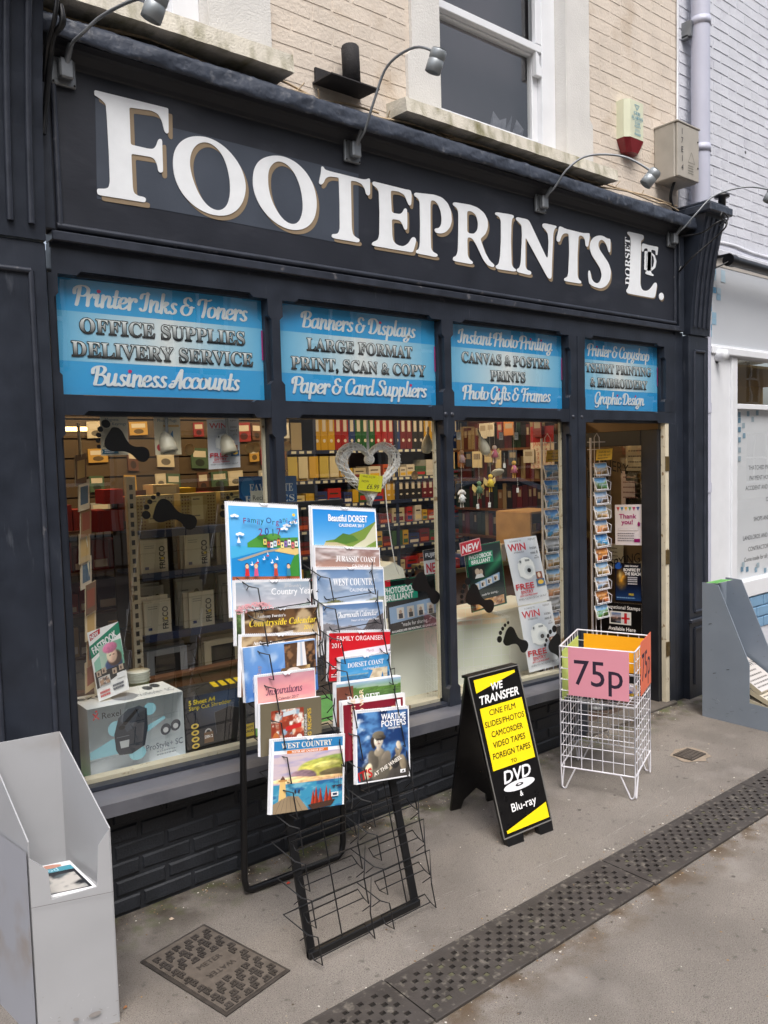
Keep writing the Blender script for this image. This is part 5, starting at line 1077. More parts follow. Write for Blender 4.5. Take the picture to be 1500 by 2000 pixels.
for k in range(26): x, y = r.uniform(.02,.96), abs(r.gauss(0,.16)); a = r.uniform(0,3); l = r.uniform(.01,.05); pr.line([(x,y),(x+l*math.cos(a),y+l*math.sin(a)*.5)], .0012, r.choice([(140,134,130),(196,196,200),(126,118,110)]))
for k in range(7): x, y = r.uniform(.1,.9), r.uniform(.0,.12); pr.ell(x,y,r.uniform(.03,.10),r.uniform(.006,.02),(146,141,138),9,r.uniform(-.4,.4))
pr.line([(.0,.992),(1,.992)], .0018, (120,116,116)); pr.obj('scuffed_front', PRM, ls)
pr = Print(Vector((.628,-.492,.436)), Vector((.175,-.052,0)), Vector((-.018,.215,.012)), th=.01, face=(240,240,242)); pr.rect(.05,.08,.95,.72,(26,30,36)); pr.img(.05,.10,.9,.62,14,12,blotch(4,[(26,30,36),(84,96,100),(190,186,180)],3)); pr.rect(.05,.72,.95,.86,(70,150,170)); pr.text('wood', .5, .745, .11, (190,226,236), 'n'); pr.ell(.62,.90,.2,.06,(196,140,120)); pr.ell(.3,.9,.1,.05,(60,40,40))
pr.solo('magazine', 'free magazine with dark cover in the left grey dispenser', 'magazine')
t = thing('newspaper_stand', 'blue grey newspaper stand with slanted sides in front of the right pilaster', 'stand', (5.0,-.55,0))
side = [(-.285,0),(-.285,.892),(-.395,.885),(-.60,.405),(-.60,.155),(-.92,.145),(-.92,0)]
GS = mat('blue_grey_enamel', (132,142,154), .4, var=.05, vscale=6, bump=.1, bscale=40, var2=(110,112,112), v2scale=30, v2lo=.68, v2hi=.75)
for x in (4.87,5.17): mb = MB(); mb.prism(side, (x,0,0), (0,1,0), (0,0,1), (.006,0,0)); obj('side_panel', mb, GS, t)
mb = MB(); mb.box(4.877,-.293,.0,5.169,-.287,.88); obj('back_panel', mb, GS, t)
mb = MB(); mb.box(4.877,-.915,.0,5.169,-.30,.13); obj('base_box', mb, GS, t)
pr = Print((4.869,-.385,.87), (0,.09,0), (0,0,.02), th=0, face=(60,170,70)); 
pr = Print((4.885,-.38,.8935), (.20,0,0), (0,.08,-.004), th=.001, face=(110,176,92)); pr.lines(.05,.9,[.2,.5],.15,(60,140,60)); pr.obj('green_sticker', PRM, t)
pr = Print((4.8690,-.30,.02), (0,-.56,0), (0,0,.12), th=0, face=(132,142,154)); r = random.Random(5)
for k in range(16): x, y = r.uniform(.02,.95), r.uniform(.02,.9); pr.line([(x,y),(x+r.uniform(-.05,.05),y+r.uniform(-.1,.1))], .0016, r.choice([(96,98,100),(170,176,184)]))
pr.obj('scuff_marks', PRM, t)
for (y_, z_) in ((-.33,.62),(-.36,.30),(-.45,.34)): mb = MB(); mb.prism([(0,0),(.02,.006),(.021,.009),(.001,.004)], (4.8692,y_,z_), (0,-1,0), (0,0,1), (-.0006,0,0)); obj('scratch', mb, BLACK, t)
for k, (z, c, l) in enumerate(((.135,(200,190,170),'folded newspapers lowest in the blue grey stand'),(.185,(214,206,190),'thick newspaper stacked second in the blue grey stand'),(.24,(206,200,196),'topmost newspaper with a red box in the blue grey stand'))):
    pr = Print(Vector((4.885,-.79+k*.06,z)), Vector((.26,0,0)), Vector((0,.24,.05+.05*k)), th=.03, face=c, edge=(186,176,150)); pr.lines(.05,.95,[.1,.2,.3,.42,.54],.04,(110,106,100),k)
    if k == 2: pr.rect(.06,.6,.4,.9,(200,60,70)); pr.text('NEWS', .7, .66, .16, (60,60,60), 'serif')
    pr.solo('newspaper', l, 'newspaper')
# ================================================================ calendar rack
def fy(z): return -.713+.27*z
def rack():
    t = thing('calendar_rack', 'black wire calendar rack leaning on a tube frame, lower pockets empty', 'display rack', (1.73,-.45,0))
    for x in (1.478,1.966):
        mb = MB(); mb.hexa([(x-.016,fy(0)-.006,.0),(x+.016,fy(0)-.006,.0),(x+.016,fy(0)+.006,.0),(x-.016,fy(0)+.006,.0),(x-.016,fy(1.58)-.006,1.58),(x+.016,fy(1.58)-.006,1.58),(x+.016,fy(1.58)+.006,1.58),(x-.016,fy(1.58)+.006,1.58)]); obj('frame_bar', mb, BLACK, t)
    mb = MB(); mb.box(1.462,fy(0)-.014,.0,1.982,fy(0)+.012,.028,b=.003); obj('bottom_bar', mb, BLACK, t)
    mb = MB(); mb.box(1.462,fy(1.58)-.01,1.565,1.982,fy(1.58)+.01,1.59,b=.003); obj('top_bar', mb, BLACK, t)
    mb = MB(); zc = .018; pts = [(1.498,-.285,1.57),(1.498,-.20,.07),(1.506,-.20,.03),(1.53,-.20,zc),(1.95,-.215,zc),(1.972,-.215,.03),(1.98,-.215,.07),(1.98,-.29,1.57)]
    mb.tube(pts, .0135, 10); obj('rear_hoop', mb, BLACK, t)
    for k, (xc, hw) in enumerate(((1.575,.150),(1.885,.140))):
        mb = MB(); mb.tube([(xc+.03,fy(0)-.008,.03),(xc+.03,fy(1.57)-.008,1.57)], .0028, 5); obj('centre_rod', mb, WIRE, t)
        for i in range(11):
            z = .175+.118*i; s = lambda x, dy, dz: (x, fy(z+dz)+dy, z+dz)
            mb = MB()
            L_ = [s(xc-hw+.10,-.006,0), s(xc-hw-.035,-.010,.0), s(xc-hw+.012,-.075,-.055), s(xc-hw+.035,-.10,-.062), s(xc-hw+.035,-.10,-.150), s(xc-hw+.028,-.06,-.148), s(xc-hw+.030,-.035,-.128)]
            R_ = [s(xc+hw+.035-.13,-.006,0), s(xc+hw+.055,-.010,.0), s(xc+hw-.012,-.075,-.055), s(xc+hw-.035,-.10,-.062), s(xc+hw-.035,-.10,-.150), s(xc+hw-.028,-.06,-.148), s(xc+hw-.030,-.035,-.128)]
            mb.tube(L_+R_[::-1], .0027, 5, closed=True, sm=False); mb.tube([s(xc-hw-.035,-.010,.0), s(xc+hw+.055,-.010,.0)], .0022, 5); mb.tube([s(xc-hw+.028,-.06,-.148), s(xc+hw-.028,-.06,-.148)], .0022, 5); mb.tube([s(xc-hw+.012,-.075,-.055), s(xc-hw+.012,-.012,-.10)], .002, 5); mb.tube([s(xc+hw-.012,-.075,-.055), s(xc+hw-.012,-.012,-.10)], .002, 5); obj('wire_pocket', mb, WIRE, t)
rack()
def calendar(tl, tr, bl, draw, label, dy=0, binding=True, n=3, side=False, lean=0):
    y = -.35
    for _ in range(6): y = fy(P(*tl,y).z)-.058-dy
    yb = y
    for _ in range(6): yb = fy(P(*bl,yb).z)-.030-dy
    O, U, V = Q(tl, tr, bl, y, yb); U.z *= .4
    U = U-V.normalized()*U.dot(V.normalized())
    t = thing('calendar', label, 'calendar', O+U/2, 'calendars in the rack'); N = U.cross(V).normalized()
    for k in range(1, n):
        pr = Print(O-N*.0052*k-U.normalized()*.0015*k, U, V*(1+.003*k), th=.0035, face=(236,238,244)); pr.obj('spare_copy', PRM, t)
    pr = Print(O, U, V, th=.005, face=(246,247,250), edge=(232,234,240)); draw(pr); pr.obj('cover', PR, t)
    if binding:
        mb = MB(); W_ = U.length; u = U.normalized(); v = V.normalized(); m_ = int(W_/.0085)
        for i in range(m_):
            if abs(i-m_/2) < 2.5: continue
            c = (O+V+u*(W_*(i+.5)/m_)) if not side else (O+V*((i+.5)/m_)); w_ = v if not side else -u
            mb.add([c-u*.0011+N*.002-w_*.006, c+u*.0011+N*.002-w_*.006, c+u*.0011+N*.006+w_*.001, c-u*.0011+N*.006+w_*.001, c+u*.0011+w_*.004-N*.002, c-u*.0011+w_*.004-N*.002], [(0,1,2,3),(3,2,4,5)], 0)
        if not side: c = O+V+u*W_/2; mb.tube([c-u*.02, c-u*.008-v*.010+N*.005, c-v*.004+N*.006, c+u*.008-v*.010+N*.005, c+u*.02], .0022, 5)
        obj('wire_binding', mb, mat('white_wire', (236,238,244), .3), t)
W = (250,250,252)
def d_org(p):
    p.img(.015,.0,.985,.965,22,30,lambda U,V: mixc(mixc(np.zeros(U.shape+(3,))+np.array((92,178,236.)),(52,140,214),np.clip(1-V*1.2,0,1)),(120,196,240),fbm(U,V,3,3)*.5))
    p.rect(.03,0,.97,.30,(60,150,90)); p.rect(.03,.30,.97,.345,(166,92,60)); r = random.Random(4)
    p.poly([(.03,.345),(.97,.345),(.97,.62),(.60,.60),(.03,.60)],(34,138,206)); p.poly([(.03,.50),(.60,.60),(.97,.62),(.03,.61)],(74,176,224))
    p.poly([(.25,.60),(.97,.60),(.97,.70),(.70,.69),(.55,.72),(.42,.71),(.25,.64)],(78,150,62)); p.ell(.48,.69,.10,.028,(60,132,52)); p.ell(.62,.70,.10,.03,(96,160,70)); p.poly([(.10,.49),(.16,.48),(.50,.555),(.86,.60),(.86,.615),(.50,.575)],(170,162,148)); p.poly([(.62,.57),(.97,.53),(.97,.60),(.70,.60)],(226,196,128)); p.poly([(.78,.345),(.97,.345),(.97,.55),(.90,.53),(.84,.45)],(64,140,58))
    for i, (x, c) in enumerate(((.56,(240,240,236)),(.61,(206,226,240)),(.66,(236,150,90)),(.71,(250,238,160)),(.76,(150,120,190)),(.81,(240,240,240)),(.86,(220,120,120)),(.91,(236,236,214)),(.46,(230,216,120)),(.51,(180,80,70)))):
        y = .60+(i % 3)*.012; p.rect(x,y,x+.045,y+.05,c); p.poly([(x-.004,y+.05),(x+.049,y+.05),(x+.022,y+.068)],(92,62,66)); p.rect(x+.012,y+.014,x+.03,y+.034,(70,80,110))
    for x, y in ((.08,.87),(.80,.80),(.76,.77),(.14,.71),(.90,.83)):
        for d in (-.03,0,.03): p.ell(x+d,y+(.008 if d == 0 else 0),.028,.011,W,10)
    for x, y, c in ((.36,.47,(210,50,50)),(.45,.50,(240,240,240)),(.56,.47,W),(.28,.45,W),(.5,.53,(200,60,60)),(.63,.50,W)): p.poly([(x-.022,y),(x+.022,y),(x+.014,y-.012),(x-.014,y-.012)],c); p.poly([(x,y+.002),(x+.014,y+.002),(x,y+.03)],W)
    p.poly([(.09,.635),(.14,.635),(.115,.69)],W); p.ell(.90,.90,.022,.014,(250,210,60))
    for x, c, h_ in ((.21,(206,50,50),(70,40,30)),(.33,(214,90,130),(190,110,50)),(.60,(190,70,60),(200,110,50)),(.78,(60,130,160),(60,36,26))):
        p.poly([(x-.03,.345),(x+.03,.345),(x+.02,.415),(x-.02,.415)],c); p.ell(x,.435,.028,.024,h_,12); p.ell(x,.430,.023,.020,(240,200,170),12)
        for e in (-.009,.009): p.ell(x+e,.433,.003,.003,(30,30,30),6)
    cs = [(130,20,90),(40,50,130),(20,90,90)]; s_ = 'Family Organiser'; x = .18
    for i, ch in enumerate(s_):
        v, _ = glyphs(ch if ch != ' ' else 'i', 'n', .01); p.text(ch, x, .80+.012*math.sin(i*1.3)+x*.02, .050, cs[i % 3] if ch != ' ' else cs[0], 'n', al='l', off=.01); x += (v[:,0].max()*.050*p.h/p.w+.009)
    for i, ch in enumerate('2017'): p.text(ch, .40+.085*i, .70+.008*(i % 2), .062, cs[i % 3], 'n', off=.01)
def d_photo(seed, sk1, sk2, ld, lo, ttl, sub=None, tc=W, st='serif', ty=.74, th_=.13, hor=.42, hill=.3, mw=.8, x=.5, yr='CALENDAR 2017', cloud=.5, al='c'):
    def f(p):
        p.img(.012,.0,.988,.965,84,60,scape(seed,sk1,sk2,ld,lo,hor,cloud,hill)); (script(p, ttl, x, ty, th_, tc, mw, .05, None) if st == 'script' else p.text(ttl, x, ty, th_, tc, st, mw=mw, al=al))
        if yr: p.text(yr, x+.12, ty-.09, .045, tc, 'n', al='c')
    return f
def d_country(p):
    p.img(.012,.0,.988,.965,76,56,scape(31,(150,168,186),(206,196,200),(150,166,158),(120,150,90),.55,.6,.12)); r = random.Random(2)
    def br(x, y, a, l, w_):
        if l < .03: return
        x2, y2 = x+math.cos(a)*l, y+math.sin(a)*l*.9; p.line([(x,y),(x2,y2)], w_*p.w, (66,50,44))
        for k in range(3): br(x2, y2, a+r.uniform(-.7,.7), l*.68, w_*.65)
        if l < .07:
            for _ in range(2): p.ell(x2+r.uniform(-.02,.02), y2+r.uniform(-.02,.02), .012, .009, (226,170,176), 6)
    br(.20,.28,1.5,.15,.010); p.text('Country Year', .62, .76, .10, W, 'n', mw=.56); p.text("Jo Grundy's", .62, .87, .045, (210,206,204), 'thini'); p.poly([(.93,.78),(.98,.83),(.955,.79),(.985,.77)],(30,26,26))
def d_side(seed):
    def f(p):
        p.img(.012,.0,.988,.965,60,44,blotch(seed,[(112,82,56),(160,124,84),(76,56,40),(196,172,136)],5)); p.text("Anthony Forster's", .36, .83, .055, W, 'serif'); p.text('Countryside Calendar', .52, .68, .12, (252,222,70), 'serifi', mw=.90); p.text('2017', .86, .56, .08, (252,222,70), 'serifi')
        p.poly([(.25,.2),(.66,.26),(.64,.56),(.28,.52)],(196,190,184)); p.poly([(.28,.24),(.45,.27),(.45,.5),(.3,.49)],(110,112,116)); p.poly([(.48,.28),(.63,.3),(.61,.52),(.48,.51)],(120,124,130)); p.ell(.40,.42,.05,.06,(222,206,190),12); p.ell(.43,.36,.05,.05,(170,60,50),12)
    return f
def d_bay(p):
    p.img(0,0,1,1,40,34,lambda U,V: mixc(mixc(np.zeros(U.shape+(3,))+np.array((60,112,186.)),(120,166,224),np.clip(V+.2*fbm(U,V,3,8),0,1)),(220,232,246),np.clip((fbm(U*2,V,4,6)-.56)*5,0,1)*.6))
    p.img(.55,.30,.99,.97,40,50,blotch(12,[(92,66,48),(146,108,76),(56,42,36)],6)); p.poly([(.70,.36),(.86,.40),(.84,.97),(.74,.97)],(236,232,232)); p.poly([(.76,.38),(.80,.38),(.80,.97),(.78,.97)],(190,200,214)); p.img(.38,.20,.9,.52,40,28,blotch(14,[(166,130,82),(206,176,122),(110,84,58)],5)); p.poly([(.38,.20),(.38,.52),(.50,.52)],(78,124,190)); p.ell(.66,.42,.11,.09,(220,208,200)); p.ell(.70,.40,.03,.03,(190,30,50))
    p.text('West Bay', .22, .12, .09, (160,150,170), 'serif', al='l', rot=math.pi/2); p.text('2017 Calendar', .12, .16, .035, W, 'n', al='l', rot=math.pi/2)
def d_insp(p):
    p.img(.012,.0,.988,.965,24,20,lambda U,V: mixc(mixc(np.zeros(U.shape+(3,))+np.array((232,150,160.)),(246,190,176),np.clip(fbm(U,V*3,3,5)*1.6-.3,0,1)),(170,130,160),np.clip(V-.75,0,1)*2)); script(p, 'Inspirations', .45, .60, .15, (92,52,84), .62, .045, None); p.text('Calendar 2017', .52, .48, .055, (96,60,84), 'thini')
def d_bake(p):
    p.rect(.0,0,1,1,(112,104,84)); p.img(.17,.12,.70,.84,48,40,blotch(17,[(226,206,180),(196,90,60),(150,176,196),(240,236,226),(150,60,40)],5)); p.poly([(.40,.42),(.66,.46),(.66,.55),(.40,.50)],(200,44,44)); p.poly([(.36,.70),(.58,.74),(.56,.82),(.36,.78)],(210,220,226)); p.ell(.24,.30,.05,.12,(196,116,60)); p.ell(.62,.26,.05,.07,(236,230,220))
    p.text('BAKING RECIPES', .82, .80, .085, (236,196,70), 'n', al='r', rot=math.pi/2, off=.01); p.text('2017 CALENDAR', .745, .70, .05, W, 'n', al='r', rot=math.pi/2)
def d_west(p):
    p.rect(.03,.84,.97,.97,(48,132,190)); p.text('WEST COUNTRY', .47, .865, .075, (246,236,214), 'serif', mw=.72, off=.01); p.poly([(.2,.79),(.76,.79),(.76,.835),(.2,.835)],(222,122,50)); p.text('POSTER ART CALENDAR 2017', .48, .797, .028, W, 'b', mw=.52)
    p.img(.03,.30,.97,.79,60,30,blotch(21,[(206,190,206),(222,206,200),(190,182,210)],3)); p.img(.03,.0,.97,.44,60,30,blotch(22,[(64,150,186),(120,184,206),(46,110,160)],6))
    def hills(U, V):
        C = mixc(mixc(np.zeros(U.shape+(3,))+np.array((206,190,206.)),(226,204,196),fbm(U,V*3,3,21)),(180,170,204),np.clip((fbm(U,V*3,4,23)-.5)*4,0,1))
        for q in ((.95,.45,.50,.42,(116,132,66),9,0),(.70,.42,.38,.36,(150,152,74),9,.2),(.60,.30,.30,.30,(176,170,84),8,.5),(.42,.22,.20,.22,(128,104,112),8,.3),(.85,.25,.22,.14,(92,82,58),7,.2),(.75,.55,.22,.10,(196,190,110),5,.2),(.25,.12,.30,.10,(236,196,146),8,.05),(.6,.08,.5,.09,(226,184,134),8,.05)): C = soft(C, U, V, *q, tex=.5, seed=5)
        return C
    p.img(.03,.38,.97,.79,60,34,hills)
    p.poly([(.10,.14),(.20,.14),(.185,.44),(.115,.44)],(236,200,130)); p.rect(.095,.42,.205,.445,(206,150,90)); p.poly([(.115,.445),(.185,.445),(.15,.50)],(110,80,66)); p.poly([(.03,.0),(.50,.0),(.36,.20),(.22,.22),(.03,.13)],(160,140,112))
    for k in range(6): p.line([(.06+.07*k,.0),(.14+.036*k,.19)], .0012, (100,84,70))
    for x, h_ in ((.52,.20),(.56,.25),(.62,.22),(.70,.25),(.75,.20)): p.poly([(x,.05),(x+.07,.07),(x+.035,.07+h_)],(190,66,40)); p.poly([(x+.03,.06),(x+.075,.07),(x+.038,.05+h_*.9)],(132,44,30))
    p.poly([(.48,.07),(.86,.10),(.80,.02),(.54,.0)],(74,50,40)); p.ell(.31,.27,.012,.03,(50,40,50),8); p.ell(.36,.27,.012,.03,(60,46,56),8)
    for x in (.84,.9,.93): p.line([(x,.30),(x,.42)], .0012, (50,50,60)); p.poly([(x-.04,.29),(x+.03,.30),(x,.26)],(60,60,80))
    p.rect(.80,.14,.90,.20,(240,240,240)); p.rect(.82,.155,.88,.185,(40,60,90))
def d_red(p):
    p.rect(.0,0,1,.96,(206,28,40)); p.text('FAMILY ORGANISER', .5, .80, .095, W, 'n', mw=.90, off=.008); p.text('2017', .04, .66, .095, W, 'n', al='l', off=.008); p.poly([(.22,0),(1,0),(1,.70),(.22,.58)],(236,228,240)); p.text('March', .66, .56, .055, (170,110,130), 'n')
    for k in range(6): p.line([(.24,.08*k+.04),(.98,.08*k+.08)], .0008, (190,150,190)); p.line([(.26+.13*k,.0),(.26+.13*k,.5)], .0008, (190,150,190))
    p.lines(.03,.19,[.28,.24,.12,.08],.018,W,3)
def d_war1(p):
    p.rect(.0,0,1,1,(240,238,238)); p.rect(.02,0,.96,.93,(128,26,44)); p.text('POSTERS OF THE', .20, .10, .085, (236,214,180), 'b', al='l', rot=math.pi/2); p.text('FIRST WORLD WAR', .33, .08, .085, (236,214,180), 'b', al='l', rot=math.pi/2)
    p.img(.40,.05,.92,.80,40,40,blotch(31,[(206,160,80),(120,70,40),(230,206,160),(60,60,90)],4)); p.rect(.84,.72,.92,.9,W)
def d_war2(p):
    p.img(.025,.02,.975,.965,60,80,lambda U,V: mixc(mixc(np.zeros(U.shape+(3,))+np.array((30,60,112.)),(96,150,206),np.clip((fbm(U,V*1.6,4,51)-.42)*4,0,1)),(226,236,246),np.clip((fbm(U,V*1.6,5,57)-.60)*6,0,1)))
    def fig(U, V):
        C = mixc(mixc(np.zeros(U.shape+(3,))+np.array((30,60,112.)),(96,150,206),np.clip((fbm(U,V*1.6,4,51)-.42)*4,0,1)),(226,236,246),np.clip((fbm(U,V*1.6,5,57)-.60)*6,0,1))
        for q in ((.30,.08,.30,.22,(58,56,54),5,0),(.80,.05,.30,.26,(64,60,56),5,0),(.42,.20,.24,.26,(104,98,86),6,.1),(.30,.30,.10,.16,(92,86,76),6,.4),(.54,.28,.10,.15,(112,104,92),6,-.5),(.41,.40,.10,.07,(140,130,112),6,0),(.41,.47,.05,.06,(176,164,148),6,0),(.30,.545,.05,.10,(52,44,40),5,.2),(.405,.565,.095,.10,(206,196,180),7,0),(.44,.60,.11,.03,(48,44,42),6,0),(.40,.655,.125,.06,(108,100,86),7,.05),(.48,.63,.08,.018,(70,64,56),6,-.15),
            (.74,.28,.22,.045,(150,138,116),6,.9),(.80,.30,.17,.04,(120,108,92),6,-1.1),(.72,.22,.10,.10,(46,44,44),5,0),(.88,.20,.07,.14,(132,120,100),6,.2),(.80,.47,.05,.07,(196,182,160),6,.3),(.20,.14,.08,.13,(206,192,164),6,-.3)): C = soft(C, U, V, *q)
        for x in (.375,.44): C = soft(C, U, V, x, .575, .018, .010, (40,36,36), 4)
        C = soft(C, U, V, .41, .525, .028, .009, (126,70,66), 4); return soft(C, U, V, .40, .55, .010, .022, (150,134,118), 3)
    p.img(.025,.02,.975,.965,70,90,fig)
    p.text('WARTIME', .70, .84, .085, W, 'b', mw=.46, off=.01); p.text('POSTERS', .70, .745, .085, W, 'b', mw=.46, off=.01); p.text('CALENDAR 2017', .72, .705, .025, W, 'b'); p.text("IT'S", .17, .06, .12, (206,40,40), 'b', rot=.2, off=.02); p.text('AT THE WHEEL', .58, .17, .055, (246,240,230), 'b', rot=.38, mw=.62); p.rect(.80,.07,.9,.12,W); p.poly([(.82,.08),(.88,.08),(.86,.11)],(60,60,60))
def d_dorset(p):
    p.img(.0,.0,1,.97,76,50,scape(61,(160,190,220),(120,160,90),(96,140,60),(70,112,44),.80,.3,.08)); p.img(.0,.0,.25,.9,8,14,blotch(71,[(120,70,56),(150,96,76)],4)); p.text('DORSET', .40, .42, .25, W, 'serif', mw=.5); p.text('2017 Calendar', .46, .28, .09, W, 'thini')
def d_coast(p):
    p.img(.02,0,.98,.95,76,50,scape(64,(60,150,214),(80,166,222),(220,206,180),(30,104,160),.45,.2,.0)); p.img(.55,.2,.93,.55,12,8,blotch(65,[(226,212,184),(196,176,146)],5)); p.poly([(.55,.2),(.55,.55),(.64,.5)],(60,140,200)); p.poly([(.80,.2),(.86,.2),(.83,.42)],(40,120,180)); p.text('DORSET COAST', .5, .66, .15, W, 'serif', mw=.7); p.text('CALENDAR 2017', .6, .54, .06, W, 'n')
def d_beaut(p):
    p.img(.02,0,.98,.95,84,60,scape(80,(40,140,220),(130,190,236),(132,150,84),(30,104,176),.42,.0,.0)); p.img(.16,.36,.98,.40,30,3,blotch(82,[(214,206,180),(190,180,150)],6)); p.poly([(.14,.36),(.20,.48),(.40,.52),(.55,.58),(.75,.66),(.98,.80),(.98,.40),(.6,.37)],(120,146,66)); p.poly([(.60,.40),(.80,.52),(.98,.78),(.98,.5),(.8,.4)],(206,204,176)); p.poly([(.14,.36),(.19,.46),(.36,.46),(.5,.42),(.62,.38)],(190,178,140)); p.poly([(.3,.48),(.46,.60),(.62,.57),(.7,.5),(.5,.44)],(84,124,54)); p.text('Beautiful DORSET', .55, .78, .10, W, 'b', mw=.6); p.text('CALENDAR 2017', .60, .70, .045, W, 'b'); p.poly([(.29,.34),(.32,.34),(.305,.41)],W)
calendar((443,979),(581,971),(452,1206),d_org,'large family organiser calendar with harbour cartoon and children, top left of the rack')
calendar((458,1134),(605,1115),(461,1262),d_country,'country year calendar with a bare blossoming tree beside grey hills')
calendar((475,1191),(620,1166),(478,1300),d_side(41),'countryside calendar with yellow title, upper of the two alike copies')
calendar((470,1240),(619,1213),(469,1362),d_side(43),'countryside calendar with yellow title, lower copy behind the blue beach calendar', dy=.006)
calendar((474,1266),(615,1238),(480,1373),d_bay,'blue beach calendar with a waterfall over brown rock', dy=.014, side=True)
calendar((501,1320),(615,1299),(504,1423),d_insp,'pink sunset inspirations calendar with curly lettering', dy=.020)
calendar((508,1376),(627,1350),(509,1479),d_bake,'olive baking recipes calendar with a sideways title', binding=False, dy=.026)
calendar((531,1445),(674,1404),(527,1592),d_west,'west country poster art calendar with red sails and lighthouse, lowest on the left', dy=.036)
calendar((607,987),(733,977),(612,1120),d_beaut,'beautiful dorset calendar with green headland over blue sea, top right of the rack')
calendar((614,1065),(741,1050),(616,1190),d_photo(91,(150,120,116),(206,160,130),(96,80,76),(130,104,96),'JURASSIC COAST',ty=.76,th_=.09,mw=.62,x=.62,hor=.36,cloud=.7),'jurassic coast calendar with an orange dusk sky')
calendar((616,1108),(748,1090),(622,1250),d_photo(92,(110,140,180),(196,206,220),(112,112,66),(120,84,66),'WEST COUNTRY',ty=.74,th_=.10,mw=.62,x=.55,hor=.38,hill=.3),'west country calendar with a green islet and red rocks')
calendar((628,1180),(748,1159),(632,1280),d_photo(93,(96,130,176),(206,206,214),(96,90,92),(110,104,110),'Charmouth Calendar',ty=.70,th_=.11,mw=.66,x=.56,st='script',hor=.30,hill=.5,yr='Heart of the Jurassic Coast'),'charmouth calendar with dark cliffs under a clouded sky', binding=False)
calendar((643,1233),(762,1210),(642,1331),d_red,'red family organiser calendar showing a month grid', dy=.004)
calendar((663,1285),(763,1263),(663,1350),d_coast,'small dorset coast calendar with a white rock arch', dy=.012)
calendar((657,1335),(782,1305),(658,1420),d_dorset,'dorset calendar with green fields and white title', binding=False, n=4, dy=.020)
calendar((667,1370),(790,1336),(671,1488),d_war1,'maroon first world war posters calendar', side=True, dy=.030)
calendar((694,1389),(798,1363),(696,1533),d_war2,'wartime posters calendar with a capped figure at a wheel, lowest on the right', dy=.044)
# ================================================================ inside the shop
RX = 5.35
rm = MB(); rm.box(.84,.11,0,.86,4.6,2.47); struct('left_wall', rm, SHOPW)
rm = MB(); rm.box(RX,.11,0,RX+.02,4.6,2.47); struct('right_wall', rm, SHOPW)
rm = MB(); rm.box(.84,4.6,0,RX+.02,4.62,2.47); struct('back_wall', rm, SHOPW)
rm = MB(); rm.box(.84,.09,2.47,RX+.02,4.62,2.49); struct('ceiling', rm, SHOPC)
rm = MB(); rm.box(.86,.12,.0,RX,4.6,.012); struct('floor', rm, CARPET)
TUBE = mat('lit_tube', (255,206,138), .5, emit=5)
def tube_light(x, y, label, dx=.6):
    t = thing('ceiling_light', label, 'ceiling light', (x,y,2.36), 'fluorescent lights on the shop ceiling')
    mb = MB(); mb.box(x-dx,y-.05,2.40,x+dx,y+.05,2.465,b=.005); obj('housing', mb, WHITEB, t)
    mb = MB(); mb.tube([(x-dx+.02,y,2.385),(x+dx-.02,y,2.385)], .015, 8); obj('tube', mb, TUBE, t)
    l = bpy.data.lights.new('tube_glow', 'AREA'); l.shape = 'RECTANGLE'; l.size = 1.1; l.size_y = .08; l.energy = 7.5; l.color = (1,.74,.44); o = bpy.data.objects.new('tube_glow', l); COL.objects.link(o); o.location = (0,0,-.005); o.parent = t
tube_light(1.75,1.2,'lit fluorescent tube over the picture frame shelves'); tube_light(3.3,1.3,'lit fluorescent tube in the middle of the shop'); tube_light(4.6,1.6,'lit fluorescent tube near the open door'); tube_light(3.6,3.0,'lit fluorescent tube at the back of the shop')
tube_light(1.75,3.0,'lit fluorescent tube at the back left of the shop')
mb = MB(); a = P(104,838,.9); b = P(169,838,.9); mb.tube([(a.x,.9,a.z),(b.x,.9,b.z)], .010, 8); solo('short_tube_light', mb, TUBE, 'short lit tube high in the left window behind the top footprint', 'ceiling light')
def it(x0, y0, z0, x1, y1, z1, c, name, label, cat, group=None, fn=None, m_=PRM):     # a packed good: box with a printed front
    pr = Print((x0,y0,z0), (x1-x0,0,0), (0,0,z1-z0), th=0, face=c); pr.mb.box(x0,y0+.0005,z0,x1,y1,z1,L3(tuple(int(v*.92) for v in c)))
    if fn: fn(pr)
    return pr.solo(name, label, cat, group, m_)
def ip(px0, py0, px1, py1, y, dep, c, name, label, cat, group=None, fn=None, m_=PRM):
    a, b = P(px0,py1,y), P(px1,py0,y); return it(a.x,y,min(a.z,b.z),b.x,y+dep,max(a.z,b.z),c,name,label,cat,group,fn,m_)
# ---- picture frame gondola in the left window
gd = thing('frame_shelving', 'blue edged shelving of picture frames behind the left window', 'shelving', (1.9,1.0,0)); gy = .86
zs = [.62, .885, 1.20, 1.415]
for z in zs: mb = MB(); mb.box(1.56,gy,z-.03,2.52,gy+.012,z+.008); mb.box(1.56,gy+.012,z-.012,2.52,gy+.34,z); obj('shelf', mb, BLUESH, gd)
mb = MB(); mb.box(1.55,gy+.34,0,2.52,gy+.355,1.62); obj('back_panel', mb, OLIVE, gd)
mb = MB(); mb.box(1.50,gy+.0,0,1.545,gy+.03,1.70); 
obj('upright', mb, CREAMW, gd)
mb = MB()
for k in range(30): mb.box(1.513,gy-.0015,.3+.046*k,1.530,gy-.0005,.325+.046*k)
obj('slots', mb, BLACK, gd)
def frisco(p):
    p.rect(.10,.10,.90,.90,(206,202,184)); p.text('FRISCO', .88, .12, .17, (36,36,40), 'b', al='l', rot=math.pi/2, mw=.66); p.rect(.14,.12,.28,.2,(44,56,110)); p.lines(.15,.6,[.8,.74],.02,(120,120,110)); p.ell(.80,.42,.06,.04,(226,196,40),8)
